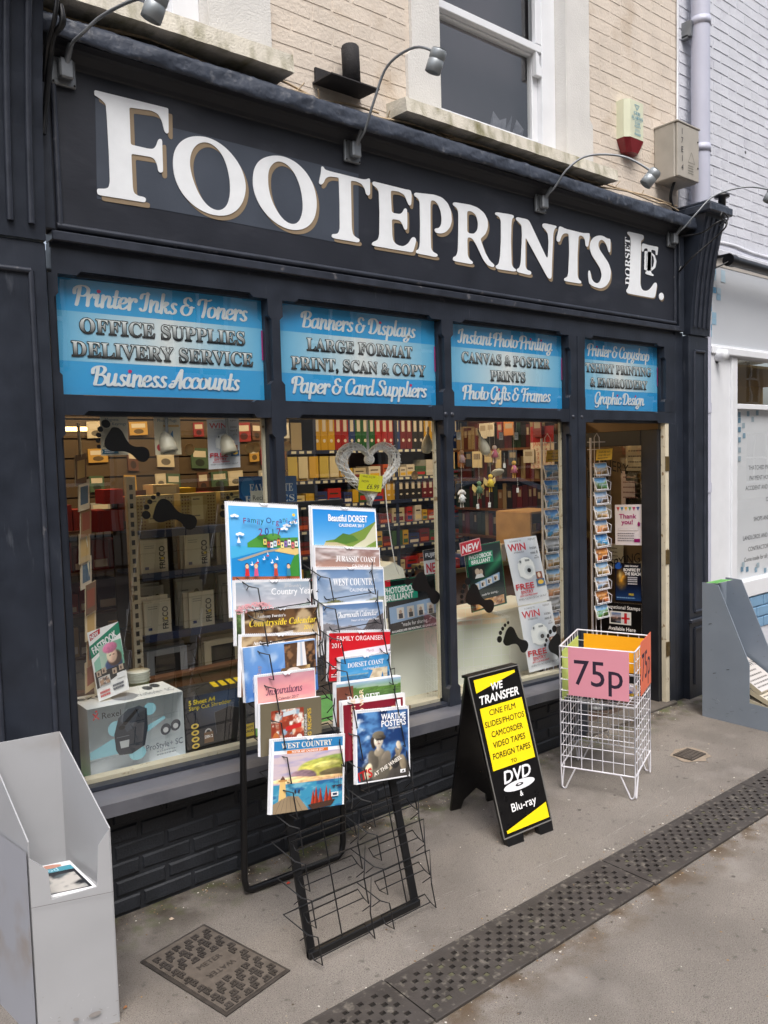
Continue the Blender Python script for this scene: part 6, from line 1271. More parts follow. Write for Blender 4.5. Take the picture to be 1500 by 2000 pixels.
def dots(p):
    for i in range(12):
        for j in range(10):
            if i < 3 or i > 8: p.mb.add([p.pt(.03+i*.08,.03+j*.095), p.pt(.07+i*.08,.03+j*.095), p.pt(.07+i*.08,.07+j*.095), p.pt(.03+i*.08,.07+j*.095)], [(0,1,2,3)], 0, L3((120,84,50)))
    p.rect(.30,.2,.62,.9,(214,206,160)); p.lines(.34,.58,[.8,.3],.04,(80,80,70))
def ring(p):
    p.rect(.08,.08,.92,.92,(196,196,186)); p.ell(.75,.65,.14,.16,(60,58,56)); p.ell(.75,.65,.08,.09,(196,196,186)); p.lines(.15,.5,[.78],.03,(110,110,104))
r = random.Random(31); FG = 'picture frame packs on the left window shelving'
for k, x in enumerate((1.56,1.80,2.03,2.26)): it(x,gy+.04,1.425,x+.205,gy+.12,1.60,(196,178,120),'spotted_gift_box',['cream spotted box behind the middle footprint','cream box with spotted stripe behind the family organiser','cream spotted box right of the middle footprint','spotted cream box farthest right on the top frame shelf'][k],'box',None,dots)
for z, fn, n_, cc in ((1.20,frisco,3,(236,228,206)),(.885,frisco,2,(236,228,206)),(.885,ring,2,(206,206,196))):
    for k in range(4):
        w_ = .145; x = 1.575+k*.235
        for q in range(n_):
            hh = .185 if not (z == .885 and fn is ring) else .245; yy = gy+.03+.02*q+(.10 if (z == .885 and fn is ring) else 0)
            jx, jh = r.uniform(-.008,.008), r.uniform(-.012,.010); it(x-.012*q+jx,yy,z+.002,x+w_-.012*q+jx,yy+.012,z+hh+.012*q+jh,cc if (k+q) % 3 or q == 0 else [(44,40,40),(176,130,84),(150,146,140)][k % 3],'picture_frame',('cream lettered frame pack' if fn is frisco else 'grey ring printed frame pack')+' on the '+('upper' if z > 1 else 'middle')+' shelf, '+['front','second','third'][q]+' in its stack, '+['leftmost','second','third','rightmost'][k]+' stack','picture frame',FG,fn if q == 0 else None)
for k in range(3):
    x = 1.575+k*.32
    for q in range(3): it(x+.0,gy+.03+.03*q,.63,x+.22,gy+.05+.03*q,.80+.02*q,[(150,152,156),(206,190,160),(120,122,126)][k],'picture_frame',['silver','beige','dark grey'][k]+' empty picture frame, '+['front','middle','rear'][q]+' of its three, on the lowest frame shelf','picture frame','large empty frames on the lowest shelf',lambda p: (p.rect(.18,.14,.82,.84,(30,26,26)), p.rect(.28,.2,.7,.72,(54,48,46))))
# slatwall and red goods farther back
sw = thing('slatwall', 'brown slatted wall panel high behind the left window', 'wall panel', (2.2,1.75,1.5))
for k in range(9): mb = MB(); mb.box(1.0,1.75,1.35+k*.115,3.0,1.77,1.455+k*.115); obj('slat', mb, OLIVE, sw)
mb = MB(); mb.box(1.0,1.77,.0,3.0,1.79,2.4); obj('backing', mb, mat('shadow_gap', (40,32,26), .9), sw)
RG = [(126,28,28),(140,34,30),(104,22,24),(150,46,34),(70,20,22),(216,120,40),(206,90,30),(232,196,60)]
r = random.Random(21); rs = thing('ink_shelving', 'open shelving of red ink packs behind the left window', 'shelving', (1.5,1.3,0))
for z in (.5,.75,.98,1.20,1.42): mb = MB(); mb.box(1.02,1.25,z-.015,1.66,1.5,z); obj('shelf', mb, DWOOD, rs)
k = 0
for z in (.5,.75,.98,1.20,1.42):
    x = 1.03
    while x < 1.60:
        w_ = r.uniform(.05,.11); h_ = r.uniform(.09,.17); c = r.choice(RG[:5] if z > .9 else [(150,110,70),(196,166,120),(120,84,54),(210,196,170)])
        it(x,1.27,z+.001,x+w_,1.42,z+h_,c,'ink_box' if z > .9 else 'paper_pack',('red' if c[0] > 110 else 'dark red')+' boxed goods on the '+{.98:'middle',1.20:'second highest',1.42:'highest'}[z]+' shelf left of the frames' if z > .9 else 'tan paper goods on the '+('lowest' if z < .6 else 'second')+' shelf left of the frames','box','small boxes left of the frame shelving' if z > .9 else 'paper packs left of the frame shelving',(lambda p: (p.rect(.1,.1,.9,.35,(226,220,214)))) if r.random() < .5 else None); x += w_+.006
for k, (a, b, c, d, cl, l) in enumerate(((245,968,290,1018,(206,106,34),'orange crate beside the spotted gift boxes'),(350,952,382,968,(226,190,40),'yellow reel of tape above the gift boxes'),(300,945,350,968,(214,196,150),'open cream picture frame above the gift boxes'),(205,955,240,985,(176,30,30),'bright red carton under the dark footprint'),(192,995,240,1040,(150,28,30),'deep red carton with white tickets'),(380,960,420,985,(150,30,34),'red pack behind the yellow reels'))): ip(a,b,c,d,1.1,.14,cl,'carton',l,'box',None,(lambda p: (p.rect(.12,.15,.88,.8,(230,224,200)))) if k == 2 else None)
r = random.Random(77)                                   # packs hanging on the slatwall
SWL = 'top row,second row,third row,lowest row'.split(',')
for j, z in enumerate((2.02,1.86,1.70,1.54)):
    x = 1.62
    while x < 2.95:
        w_ = r.uniform(.06,.12); h_ = r.uniform(.08,.135); ci = r.randrange(7); c = [(150,40,40),(206,196,170),(60,80,110),(190,150,70),(96,60,40),(170,170,166),(70,96,70)][ci]; n_ = 'dark red,cream,slate blue,ochre,brown,grey,dull green'.split(',')[ci]
        pr = Print((x,1.735,z-h_), (w_,r.uniform(-.01,.01),r.uniform(-.006,.006)), (0,.008,h_), th=.012, face=c, edge=c); pr.rect(.12,.55,.88,.86,(214,206,186)); pr.ell(.5,.28,.28,.18,tuple(int(v*.5) for v in c)); pr.solo('hanging_pack', n_+' pack hanging in the '+SWL[j]+' of the slatted wall', 'packet', 'packs hanging on the slatted wall', PRM); x += w_+r.choice((.01,.02,.05,.12))
for j, z in enumerate((2.04,1.80)):                      # tickets and packs in front of the right wall files
    y = 1.08
    while y < 2.2:
        w_ = r.uniform(.05,.11); h_ = r.uniform(.09,.15); ci = r.randrange(6); c = [(206,190,150),(120,40,44),(190,186,176),(60,70,90),(170,110,60),(226,214,180)][ci]; n_ = 'cream,maroon,pale grey,dark blue,orange,ivory'.split(',')[ci]
        if r.random() < .6: pr = Print((5.05,y+w_,z-h_), (r.uniform(-.01,.01),-w_,0), (0,0,h_), th=.01, face=c, edge=c); pr.rect(.15,.5,.85,.85,(150,140,126)); pr.solo('hanging_pack', n_+' pack hanging in the '+['upper','lower'][j]+' row before the right wall files', 'packet', 'packs hanging before the right wall files', PRM)
        y += w_+r.choice((.01,.04,.08))
# ---- stock rows at the back, seen in the second window
bs = thing('stock_shelving', 'blue metal shelving of stationery along the back of the shop', 'shelving', (4.0,2.5,0)); by = 2.3
ZS = [.55,.78,1.0,1.2,1.40,1.60,1.84]
for z in ZS: mb = MB(); mb.box(2.75,by,z-.03,5.30,by+.01,z); mb.box(2.75,by+.01,z-.012,5.30,by+.35,z-.002); obj('shelf', mb, BLUESH, bs)
for x in (2.73,3.6,4.45,5.30): mb = MB(); mb.box(x,by+.01,0,x+.03,by+.36,2.3); obj('upright', mb, BLUESH, bs)
mb = MB(); mb.box(2.75,by+.35,0,5.3,by+.36,2.4); obj('back_panel', mb, mat('shelf_back', (116,96,72), .7), bs)
mb = MB(); r = random.Random(5)
for z in ZS[1:]:
    for k in range(34):
        if r.random() < .8: x = 2.8+.073*k; mb.box(x,by-.0015,z-.026,x+.045,by-.0005,z-.006)
o = obj('price_tickets', mb, WHITEB, bs)
def spine(p): p.ell(.5,.25,.22,.05,(230,226,220),8); p.rect(.25,.5,.75,.85,(224,220,212))
BN = [((176,26,40),'red'),((30,66,140),'blue'),((22,104,60),'green'),((28,28,32),'black'),((226,180,50),'yellow'),((120,22,40),'maroon')]
for zz_, pal in ((1.84,[4,4,4,0,0,1,2,2,2,0,0,0,1,5,5,3,3]),(1.40,[4,4,3,3,3,3,5,5,5,0,0,3])):
    x = 3.62 if zz_ > 1.8 else 4.35; k = 0
    while x < 5.2:
        c, n_ = BN[pal[k % len(pal)]]; it(x,by+.03,zz_,x+.066,by+.28,zz_+.30 if zz_ > 1.8 else zz_+.175,c,'lever_arch_file',n_+' lever arch file in a row on the back shelving','file',n_+' lever arch files on the back shelving',spine); x += .070; k += 1
CN = 'red,off white,cream,dark blue,yellow,maroon,pure white,green,orange,pale yellow'.split(','); SH = 'lowest shelf,second shelf up,third shelf up,third shelf from the top,shelf beside the black files,shelf under the coloured files'.split(',')
cols2 = [(196,36,36),(236,232,222),(214,206,180),(40,60,130),(230,190,50),(120,24,30),(236,236,236),(60,110,70),(206,90,40),(240,226,170)]
for zi, z in enumerate(ZS[:-1]):
    x = 2.80
    while x < (5.2 if z != 1.40 else 4.25):
        w_ = r.uniform(.05,.15); h_ = r.uniform(.08,.15); ci = r.randrange(10); c = cols2[ci]
        it(x,by+.02,z,x+w_,by+.2,z+h_,c,'stationery_box',CN[ci]+' stationery box on the '+SH[zi]+' of the back shelving','box','stationery boxes on the back shelving',(lambda p, c2=cols2[(ci+3) % 10]: (p.rect(.1,.12,.9,.40,c2), p.rect(.15,.62,.8,.72,(60,50,46)))) if r.random() < .75 else None); x += w_+r.choice((.006,.006,.012,.03))
for k in range(6): x = 2.85+k*.115; it(x,by+.06,1.845,x+.10,by+.08,2.12-.03*(k%3),[(150,132,100),(196,182,150),(120,96,66),(170,150,120)][k % 4],'hanging_pack','tan pack hanging at the top left of the back shelving','packet','tan packs at the top left of the back shelving')
for k in range(9): x = 3.05+k*.10; it(x,by+.0,1.62,x+.085,by+.02,1.79,[(226,206,110),(240,232,200),(232,190,70)][k % 3],'hanging_pack','yellow pack hanging above the ink shelves at the back','packet','yellow packs hanging at the back')
# ---- right hand wall, seen in the third window
RW = mat('maroon_unit', (84,36,34), .5, var=.15, vscale=8)
ws = thing('wall_shelving', 'dark shelving of files along the right wall beyond the toys', 'shelving', (5.2,1.9,0))
mb = MB(); mb.box(5.32,1.0,.9,5.345,2.28,2.3); obj('back_panel', mb, RW, ws)
for z in (1.06,1.30,1.56,1.82): mb = MB(); mb.box(5.08,1.0,z-.02,5.32,2.28,z); obj('shelf', mb, DWOOD, ws)
r = random.Random(9)
for z in (1.06,1.30,1.56,1.82):
    y = 1.03
    while y < 2.22:
        d_ = r.uniform(.035,.06); h_ = r.uniform(.16,.22); c, n_ = r.choice([((92,24,28),'dark red'),BN[3],((70,22,28),'maroon'),((110,76,46),'tan'),((30,52,42),'dark green'),((140,124,98),'buff'),((40,36,40),'black')])
        pr = Print((5.12,y+d_,z),(0,-d_,0),(0,0,h_),th=0,face=c); pr.mb.box(5.1205,y,z,5.30,y+d_,z+h_,L3(c)); pr.rect(.2,.55,.8,.85,(150,140,124)) if r.random() < .5 else None; pr.solo('box_file', n_+' box file on the '+{1.06:'lowest',1.30:'second',1.56:'third',1.82:'top'}[z]+' shelf of the right wall', 'file', n_+' box files on the right wall'); y += d_+.004
cn = thing('low_counter', 'pale wooden counter with pigeonholes beyond the third window', 'counter', (4.6,1.3,0))
mb = MB(); mb.box(3.9,1.05,.93,4.62,1.5,.96,b=.003); obj('counter_top', mb, mat('grey_green_top', (120,116,90), .5), cn)
mb = MB(); mb.box(3.92,1.08,.0,4.60,1.48,.93); obj('counter_body', mb, DWOOD, cn)
for (x0,z0,x1,z1) in ((4.62,0,4.64,1.32),(5.02,0,5.04,1.32)): mb = MB(); mb.box(x0,.95,z0,x1,1.3,z1); obj('side_board', mb, WOOD, cn)
for z in (.85,1.0,1.16,1.31): mb = MB(); mb.box(4.64,.95,z,5.02,1.3,z+.016); obj('pigeonhole_shelf', mb, WOOD, cn)
mb = MB(); mb.box(4.64,1.29,.5,5.02,1.30,1.32); obj('pigeonhole_back', mb, DWOOD, cn)
for k, ch in enumerate('BEBACC'):
    v, f = glyphs(ch, 'b', .0); mb = MB(); o_ = (4.67+.055*k,.97,1.018); n_ = len(v); mb.add([(o_[0]+p[0]*.05,o_[1],o_[2]+p[1]*.06) for p in v]+[(o_[0]+p[0]*.05,o_[1]+.012,o_[2]+p[1]*.06) for p in v], f); solo('wooden_letter', mb, DWOOD, 'brown wooden letter '+ch+['','',' right of the E',' standing',' left of its twin',' at the end of the row'][k]+' in the pigeonhole shelf', 'letter')
for k in range(9): x = 3.95+k*.07; it(x,1.08,.961,x+.05,1.2,1.0+.02*(k % 4)+.03,cols2[(k*3) % 10],'counter_item',CN[(k*3) % 10]+' small packet on the low counter beyond the third window','packet','small packets on the low counter')
for k in range(7): it(4.66+.05*k,1.0,1.177,4.695+.05*k,1.05,1.23,[(40,80,60),(190,150,60),(120,40,60)][k % 3],'ink_bottle','small ink bottle on the pigeonhole shelf','bottle','ink bottles on the pigeonhole shelf')
pr = Print(PX(1037,862,5.07), (0,-.23,0), (0,0,.3), th=.004, face=(206,196,186)); pr.O = pr.O
a = PX(1037,915,5.07); pr = Print(a, Vector((0,-.24,0)), Vector((0,0,.34)), th=.004, face=(212,200,188)); pr.rect(0,.62,1,1,(150,34,44)); pr.text('JANUARY', .5, .53, .10, (190,50,60), 'n', mw=.8)
for i in range(5): pr.text('1 2 3 4 5'.replace('1',str(1+i)), .5, .42-.1*i, .06, (170,60,66), 'n', fit=.8)
pr.solo('wall_calendar', 'red and cream wall planner showing january beyond the third window', 'calendar')
# ---- window bed
mb = MB(); a, b = sillz(.95)-.012, sillz(3.84)-.012
mb.hexa([(.95,.055,a-.03),(2.52,.055,sillz(2.52)-.042),(2.52,.62,sillz(2.52)-.042),(.95,.62,a-.03),(.95,.055,a),(2.52,.055,sillz(2.52)-.012),(2.52,.62,sillz(2.52)-.012),(.95,.62,a)]); o = solo('window_bed', mb, GREENF, 'bright green felt covered display bed inside the left window', 'display bed')
mb = MB(); z2 = sillz(2.53)-.012; mb.hexa([(2.525,.055,z2-.03),(3.84,.055,b-.03),(3.84,.36,b-.03),(2.525,.36,z2-.03),(2.525,.055,z2),(3.84,.055,b),(3.84,.36,b),(2.525,.36,z2)]); solo('window_bed', mb, CREAMW, 'cream display bed inside the right hand windows', 'display bed')
wp = thing('white_display_unit', 'white low display panel behind the second and third windows', 'display unit', (3.3,.32,.4))
mb = MB(); mb.box(2.50,.30,.40,3.98,.32,.795); obj('front_panel', mb, WHITEB, wp)
mb = MB(); mb.box(2.49,.285,.797,4.0,.60,.818,b=.003); obj('ledge', mb, WHITEB, wp)
mb = MB(); mb.box(.98,.56,.50,2.35,.59,.74); mb.box(.98,.54,.74,2.35,.60,.755); solo('brown_back_board', mb, DWOOD, 'brown wooden back board at the rear of the left window bed', 'board')
# shredder boxes
def rexel(p):
    T_ = (150,204,220); p.poly([(.0,.40),(.22,.52),(.38,.52),(.62,.62),(.78,.70),(.80,.66),(.66,.56),(.50,.46),(.42,.30),(.0,.30)],T_); p.ell(.27,.66,.08,.11,T_); p.ell(.63,.84,.07,.09,T_); p.ell(.48,.25,.09,.10,T_)
    p.text('Rexel', .14, .835, .085, (30,34,44), 'n', al='l', off=.01); p.line([(.05,.84),(.10,.93)],.005,(200,40,50)); p.line([(.05,.93),(.11,.84)],.005,(200,40,50)); p.ell(.085,.955,.012,.015,(200,40,50),8)
    p.poly([(.26,.36),(.25,.58),(.30,.80),(.40,.90),(.52,.92),(.60,.86),(.60,.58),(.56,.34),(.42,.26),(.29,.28)],(52,58,68)); p.poly([(.30,.80),(.40,.90),(.52,.92),(.60,.86),(.50,.80),(.44,.62),(.38,.58)],(70,78,90)); p.poly([(.33,.70),(.37,.68),(.52,.87),(.48,.88)],(26,28,34)); p.poly([(.30,.47),(.40,.47),(.39,.37),(.31,.37)],(190,196,200)); p.ell(.33,.66,.035,.03,(24,24,28)); p.line([(.27,.53),(.40,.53)],.0025,(120,126,134))
    for cx, cy in ((.79,.50),(.90,.53)): p.ell(cx,cy,.055,.085,(60,66,78),18,-.4); p.ell(cx,cy-.01,.03,.04,(200,204,208),10,-.4)
    p.text('ProStyle+ SC', .77, .245, .085, (70,84,104), 'n', mw=.40); p.lines(.68,.95,[.19,.145],.02,(150,160,170))
    for k in range(6): p.ell(.07+.065*k,.06,.024,.035,(92,100,106),12); p.ell(.07+.065*k,.06,.012,.018,(206,226,216),8)
def boxed(O, U, V, dep, c, name, label, fn, side=None):
    pr = Print(O, U, V, th=0, face=c); n_ = -pr.N*dep; O_, U_, V_ = pr.O, pr.U, pr.V; A = [O_,O_+U_,O_+U_+V_,O_+V_]; B_2 = [p+n_ for p in A]
    pr.mb.add([p+n_*.003 for p in A]+B_2, [(0,4,5,1),(1,5,6,2),(2,6,7,3),(3,7,4,0),(7,6,5,4)], 0, L3(side or c)); fn(pr)
    t2 = Print(O_+V_+Vector((0,0,.0005)), U_, n_, th=0, face=side or c)
    if c[0] > 200: t2.ell(.45,.42,.13,.3,(150,156,166)); t2.ell(.76,.7,.05,.16,(70,76,86)); t2.ell(.86,.78,.05,.16,(70,76,86)); t2.text('ProStyle+ SC', .76, .22, .2, (150,160,170), 'n', mw=.4); t2.text('Rexel', .12, .66, .25, (40,40,50), 'n')
    else:
        for k in range(4): t2.poly([(.52+.12*k,.4),(.60+.12*k,.4),(.66+.12*k,.9),(.58+.12*k,.9)],(232,206,40))
    k0 = len(pr.mb.v); pr.mb.v += t2.mb.v; pr.mb.f += [tuple(i+k0 for i in f) for f in t2.mb.f]; pr.mb.mi += t2.mb.mi; pr.mb.fc += t2.mb.fc; pr.mb.sm += t2.mb.sm
    return pr.solo(name, label, 'box', m_=PR)
O = P(178,1533,.12); T_ = P(173,1388,.12); R_ = P(361,1350,.12); zb_ = O.z
boxed(Vector((1.017,.125,.512)), Vector((.398,-.004,-.006)), Vector((-.002,0,.290)), .21, (236,242,246), 'shredder_box', 'large white shredder box with a dark shredder pictured, in the left window', rexel)
def shred(p):
    p.img(0,0,1,1,14,10,lambda U,V: mixc(mixc(np.zeros(U.shape+(3,))+np.array((22,26,36.)),(70,96,132),np.clip(1-np.hypot(U-.55,V-.85)*1.8,0,1)),(20,20,22),np.clip(.4-V,0,1)*2)); Y = (236,214,40)
    p.text('5 Sheet A4', .05, .86, .075, Y, 'b', al='l', mw=.5); p.text('Strip Cut Shredder', .05, .77, .07, Y, 'n', al='l', mw=.6); p.poly([(.42,.30),(.40,.66),(.62,.72),(.86,.62),(.84,.26),(.6,.2)],(30,30,34)); p.line([(.42,.30),(.40,.66),(.62,.72),(.86,.62),(.84,.26)],.0018,(90,100,110)); p.rect(0,0,1,.07,Y)
    for k in range(4): p.ell(.12,.50-.11*k,.055,.045,(236,206,90),12); p.ell(.12,.50-.11*k,.03,.022,(60,50,30),8)
    p.ell(.30,.36,.05,.06,(200,200,200)); p.ell(.30,.36,.03,.035,(22,26,36)); p.rect(.24,.18,.37,.36,(120,90,60)); p.text('DIN 2', .305, .26, .05, W, 'b', mw=.11); p.rect(.80,.12,.97,.34,(236,206,40)); p.text('IDENTITY', .885, .26, .04, (20,20,20), 'b', mw=.15); p.text('FRAUD', .885, .19, .045, (20,20,20), 'b', mw=.15); p.ell(.82,.86,.06,.07,(222,206,120),10); p.ell(.82,.88,.03,.03,(30,30,30),8); p.text('TEXET', .82, .72, .04, (220,216,200), 'serif')
boxed(Vector((1.428,.135,.498)), Vector((.335,.0,-.008)), Vector((0,0,.262)), .18, (24,26,32), 'shredder_box', 'black and yellow strip cut shredder box beside the white one', shred, (40,42,46))
def card(tl, tr, bl, y, fn, name, label, cat='poster', yb=None, m_=PR, th=.002, cut=None):
    O, U, V = Q(tl, tr, bl, y, yb); pr = Print(O, U, V, th=th); fn(pr); return pr.solo(name, label, cat, m_=m_)
def fast(p):
    p.poly([(.0,.62),(1,.84),(1,1),(0,.80)],(24,136,104)); p.text('FASTBOOK', .5, .74, .10, W, 'bi', rot=.36, mw=.86); p.poly([(.05,.87),(.38,.93),(.40,1.0),(.05,.96)],(190,24,44)); p.text('NEW', .22, .905, .06, W, 'bi', rot=.3, mw=.28); p.poly([(.05,.42),(1,.50),(.98,.72),(.6,.74),(.05,.56)],(150,206,186)); p.poly([(.02,.18),(1,.30),(1,.52),(.02,.42)],(22,22,26)); p.img(.25,.40,.98,.76,26,26,lambda U,V: soft(soft(soft(soft(soft(soft(mixc(np.zeros(U.shape+(3,))+np.array((196,220,206.)),(120,190,160),U),U,V,.55,.12,.42,.30,(44,62,104)),U,V,.62,.35,.34,.34,(70,50,40)),U,V,.52,.48,.25,.32,(228,190,168)),U,V,.48,.80,.34,.22,(206,120,156),8),U,V,.45,.50,.04,.03,(50,36,34),4),U,V,.60,.50,.04,.03,(50,36,34),4))
    for x, y in ((.13,.38),(.30,.40),(.62,.34),(.84,.36)): p.rect(x-.06,y-.035,x+.08,y+.045,(190,170,150)); p.ell(x,y,.03,.025,(90,60,50),8)
    p.rect(.10,.20,.46,.33,(206,206,206)); p.img(.12,.21,.44,.32,8,5,blotch(5,[(190,150,120),(60,60,70),(230,220,210)],5)); p.rect(.68,.22,.92,.30,W); p.lines(.5,.95,[.13,.08],.03,(70,76,90)); p.lines(.08,.48,[.10,.05],.03,(206,60,60))
card((170,1236),(231,1214),(193,1371),.20,fast,'counter_card','fastbook counter card with a pink hatted child standing on the white box')
mb = MB(); c = P(270,1335,.42)
for k in range(4): mb.lathe([(.0,0),(.035,0),(.052,.045),(.054,.046),(.0,.04)], (c.x,c.y,c.z-.03+k*.014), (0,0,1), 18)
solo('cup_stack', mb, WHITEB, 'stack of white cups behind the white shredder box', 'cups')
def win(p):
    p.img(0,0,1,1,8,12,lambda U,V: mixc(np.zeros(U.shape+(3,))+np.array((236,238,244.)),(160,172,190),np.clip(1-np.hypot((U-.55)*1.2,V-.55)*1.7,0,1)))
    R2 = (206,26,50); p.text('A CHANCE TO', .32, .945, .025, (90,90,96), 'n', mw=.36); p.text('FUJIFILM', .82, .945, .028, (60,62,70), 'n', mw=.28); p.text('WIN', .33, .815, .105, R2, 'b', fit=.52, off=.015); p.text('A FABULOUS', .36, .775, .026, (90,90,96), 'n', mw=.36)
    p.text('instax', .82, .81, .045, (60,66,76), 'n', mw=.28); p.text('mini 8', .82, .735, .045, (60,66,76), 'n', mw=.27); p.text('with', .86, .695, .02, (60,66,76), 'n'); p.text('£64.99', .86, .66, .026, (60,66,76), 'n', mw=.2)
    p.ell(.50,.53,.27,.175,(206,210,214)); p.ell(.48,.54,.255,.165,(240,242,242)); p.rect(.24,.42,.72,.62,(240,242,242)); p.ell(.55,.50,.15,.085,(222,226,228)); p.ell(.55,.50,.11,.062,(200,206,210)); p.ell(.55,.50,.06,.034,(30,32,38)); p.ell(.33,.645,.05,.04,(214,218,220)); p.ell(.33,.645,.025,.02,(90,96,104)); p.rect(.48,.64,.62,.67,(150,156,160))
    p.rect(.74,.34,.92,.46,(150,90,70)); p.rect(.70,.24,.96,.35,(70,110,150)); p.ell(.83,.30,.09,.035,(240,196,70)); p.ell(.82,.41,.05,.04,(240,220,200),8)
    p.text('FREE', .32, .235, .085, R2, 'b', fit=.55, off=.01); p.text('ENTRY', .36, .165, .05, R2, 'b', fit=.38); p.text('INTO OUR PRIZE DRAW', .38, .125, .024, R2, 'b', mw=.54); p.text('WHEN YOU BUY 50 4"x6" OR 5"x7"', .48, .075, .028, (70,70,80), 'n', mw=.88)
card((404,819),(466,817),(408,917),.12,win,'win_poster','free entry prize poster hanging at the top right of the left window')
card((984,1054),(1047,1046),(1012,1184),.16,win,'win_poster','upper prize poster leaning in the third window, above its twin',yb=.14)
card((1012,1186),(1076,1174),(1034,1314),.14,win,'win_poster','lower prize poster reaching down to the sill of the third window',yb=.10)
def mag(p): p.rect(0,0,1,1,(226,216,190)); p.text('Magnets', .42, .88, .075, (60,100,120), 'n', mw=.62); p.text('Keyrings', .68, .77, .075, (60,100,120), 'n', mw=.6); p.ell(.3,.6,.18,.1,(206,196,170)); p.rect(.6,.2,.95,.27,(222,170,70)); p.poly([(.02,.04),(.62,.04),(.62,.16),(.02,.16),(.07,.10)],(40,110,140)); p.lines(.12,.56,[.12,.07],.03,W); p.lines(.08,.5,[.22],.03,(150,140,120))
card((195,813),(249,813),(198,890),.10,mag,'magnet_poster','cream poster for magnets and keyrings behind the top footprint')
def mug(p): p.rect(0,0,1,1,(232,220,188)); p.text('Photo Mugs', .5, .88, .08, (60,100,120), 'n', mw=.9); p.rect(.35,.74,.95,.80,(222,170,70)); p.ell(.42,.45,.20,.20,(244,240,226)); p.poly([(.50,.45),(.72,.30),(.70,.65)],(60,130,180)); p.ell(.16,.2,.10,.09,(190,40,60)); p.lines(.3,.8,[.16,.1],.03,(150,140,120))
card((300,815),(351,815),(304,889),.10,mug,'mug_poster','cream poster for photo mugs behind a hanging spot lamp')
def spot(px, py, y, label, top=815):
    c = P(px,py,y); t = thing('window_spot_lamp', label, 'lamp', (c.x,c.y,c.z)); zt = P(px,top,y).z
    mb = MB(); mb.tube([(c.x,c.y,2.0),(c.x,c.y,c.z+.035)], .007, 8); obj('stem', mb, LAMPG, t)
    mb = MB(); mb.lathe([(.0,.055),(.016,.05),(.030,.02),(.034,-.01),(.036,-.03),(.030,-.032),(.0,-.026)], c, (-.12,.25,1), 22); obj('shade', mb, mat('lamp_ivory', (206,198,176), .35), t)
    mb = MB(); mb.disc(c-Vector((-.12,.25,1)).normalized()*.0325, -Vector((-.12,.25,1)), .026, 18); obj('bulb', mb, mat('bulb_glass', (120,124,122), .1), t)
spot(327,868,.09,'ivory spot lamp hanging in front of the photo mugs poster'); spot(445,872,.10,'ivory spot lamp hanging in front of the left prize poster')
def egg(px, py, y, rx, rz, label, tilt=0):
    c = P(px,py,y); t = thing('window_spot_lamp', label, 'lamp', c); mb = MB(); n_ = 18
    mb.lathe([(.0,.10),(.006,.10),(.007,.055),(.012,.05),(.028,.01),(.030,-.02),(.022,-.045),(.0,-.052)], c, (tilt,.2,1), n_); obj('shade', mb, mat('lamp_ivory', (0,0,0)), t)
egg(834,868,.18,1,1,'ivory spot lamp at the right edge of the second window',.3); egg(945,872,.12,1,1,'ivory spot lamp at the top of the third window',-.3); egg(208,868-500+460,.1,1,1,'ivory spot lamp left of the top footprint') if False else None
mb = MB(); c = P(971,923,.14); mb.lathe([(.0,.012),(.03,.010),(.042,0),(.03,-.008),(0,-.01)], c, (.15,.5,.9), 22); solo('pale_dish', mb, mat('lamp_ivory', (0,0,0)), 'pale oval dish lamp among the toys in the third window', 'lamp')
# wicker heart
def heart():
    c = P(720,915,.16); t = thing('wicker_heart', 'white wicker heart hanging on a ribbon in the second window', 'heart', c); r = random.Random(3)
    def H(a, k): return (16*math.sin(a)**3*.0118*k, (13*math.cos(a)-5*math.cos(2*a)-2*math.cos(3*a)-math.cos(4*a))*.0102*k)
    mb = MB()
    for s in range(30):
        ph = r.uniform(0,6.28); pts = []; k0 = r.uniform(.80,1.0); kk = r.uniform(5,11)
        for i in range(40):
            a = 2*math.pi*i/40; x, z = H(a, k0+.09*math.sin(a*kk*.5+ph)); pts.append((c.x+x, c.y+.018*math.cos(a*kk*.5+ph)+r.uniform(-.003,.003), c.z+z))
        mb.tube(pts, .0024, 4, closed=True, sm=False)
    for s in range(46):
        a = 2*math.pi*s/46+r.uniform(-.05,.05); p0, p1 = H(a-.12,.76), H(a+.12,1.10); mb.tube([(c.x+p0[0],c.y-.02,c.z+p0[1]),(c.x+(p0[0]+p1[0])/2,c.y-.028,c.z+(p0[1]+p1[1])/2),(c.x+p1[0],c.y-.012,c.z+p1[1])], .0022, 4, sm=False)
    o = obj('wicker', mb, RIBW, t); o['kind'] = 'stuff'
    mb = MB(); mb.add([(c.x-.009,c.y,c.z+.09),(c.x+.009,c.y,c.z+.09),(c.x+.004,c.y,1.95),(c.x-.006,c.y,1.95)], [(0,1,2,3)]); obj('ribbon', mb, RIBW, t)
    mb = MB(); b = (c.x+.005,c.y,c.z+.045)
    for s in range(14):
        a0, b0 = r.uniform(0,3), r.uniform(0,3); u = Vector((math.cos(a0),math.sin(a0)*math.cos(b0),math.sin(a0)*math.sin(b0))); v = u.orthogonal().normalized(); mb.tube([Vector(b)+(u*math.cos(q*.63)+v*math.sin(q*.63))*.026 for q in range(10)], .002, 4, closed=True, sm=False)
    obj('wicker_ball', mb, RIBW, t)
    mb = MB(); mb.tube(catmull([(c.x+.10,c.y,c.z-.04),(c.x+.115,c.y,c.z-.25),(c.x+.16,c.y+.01,c.z-.48),(c.x+.20,c.y+.02,c.z-.56)],5), .0028, 5); obj('cord', mb, RIBW, t)
heart()
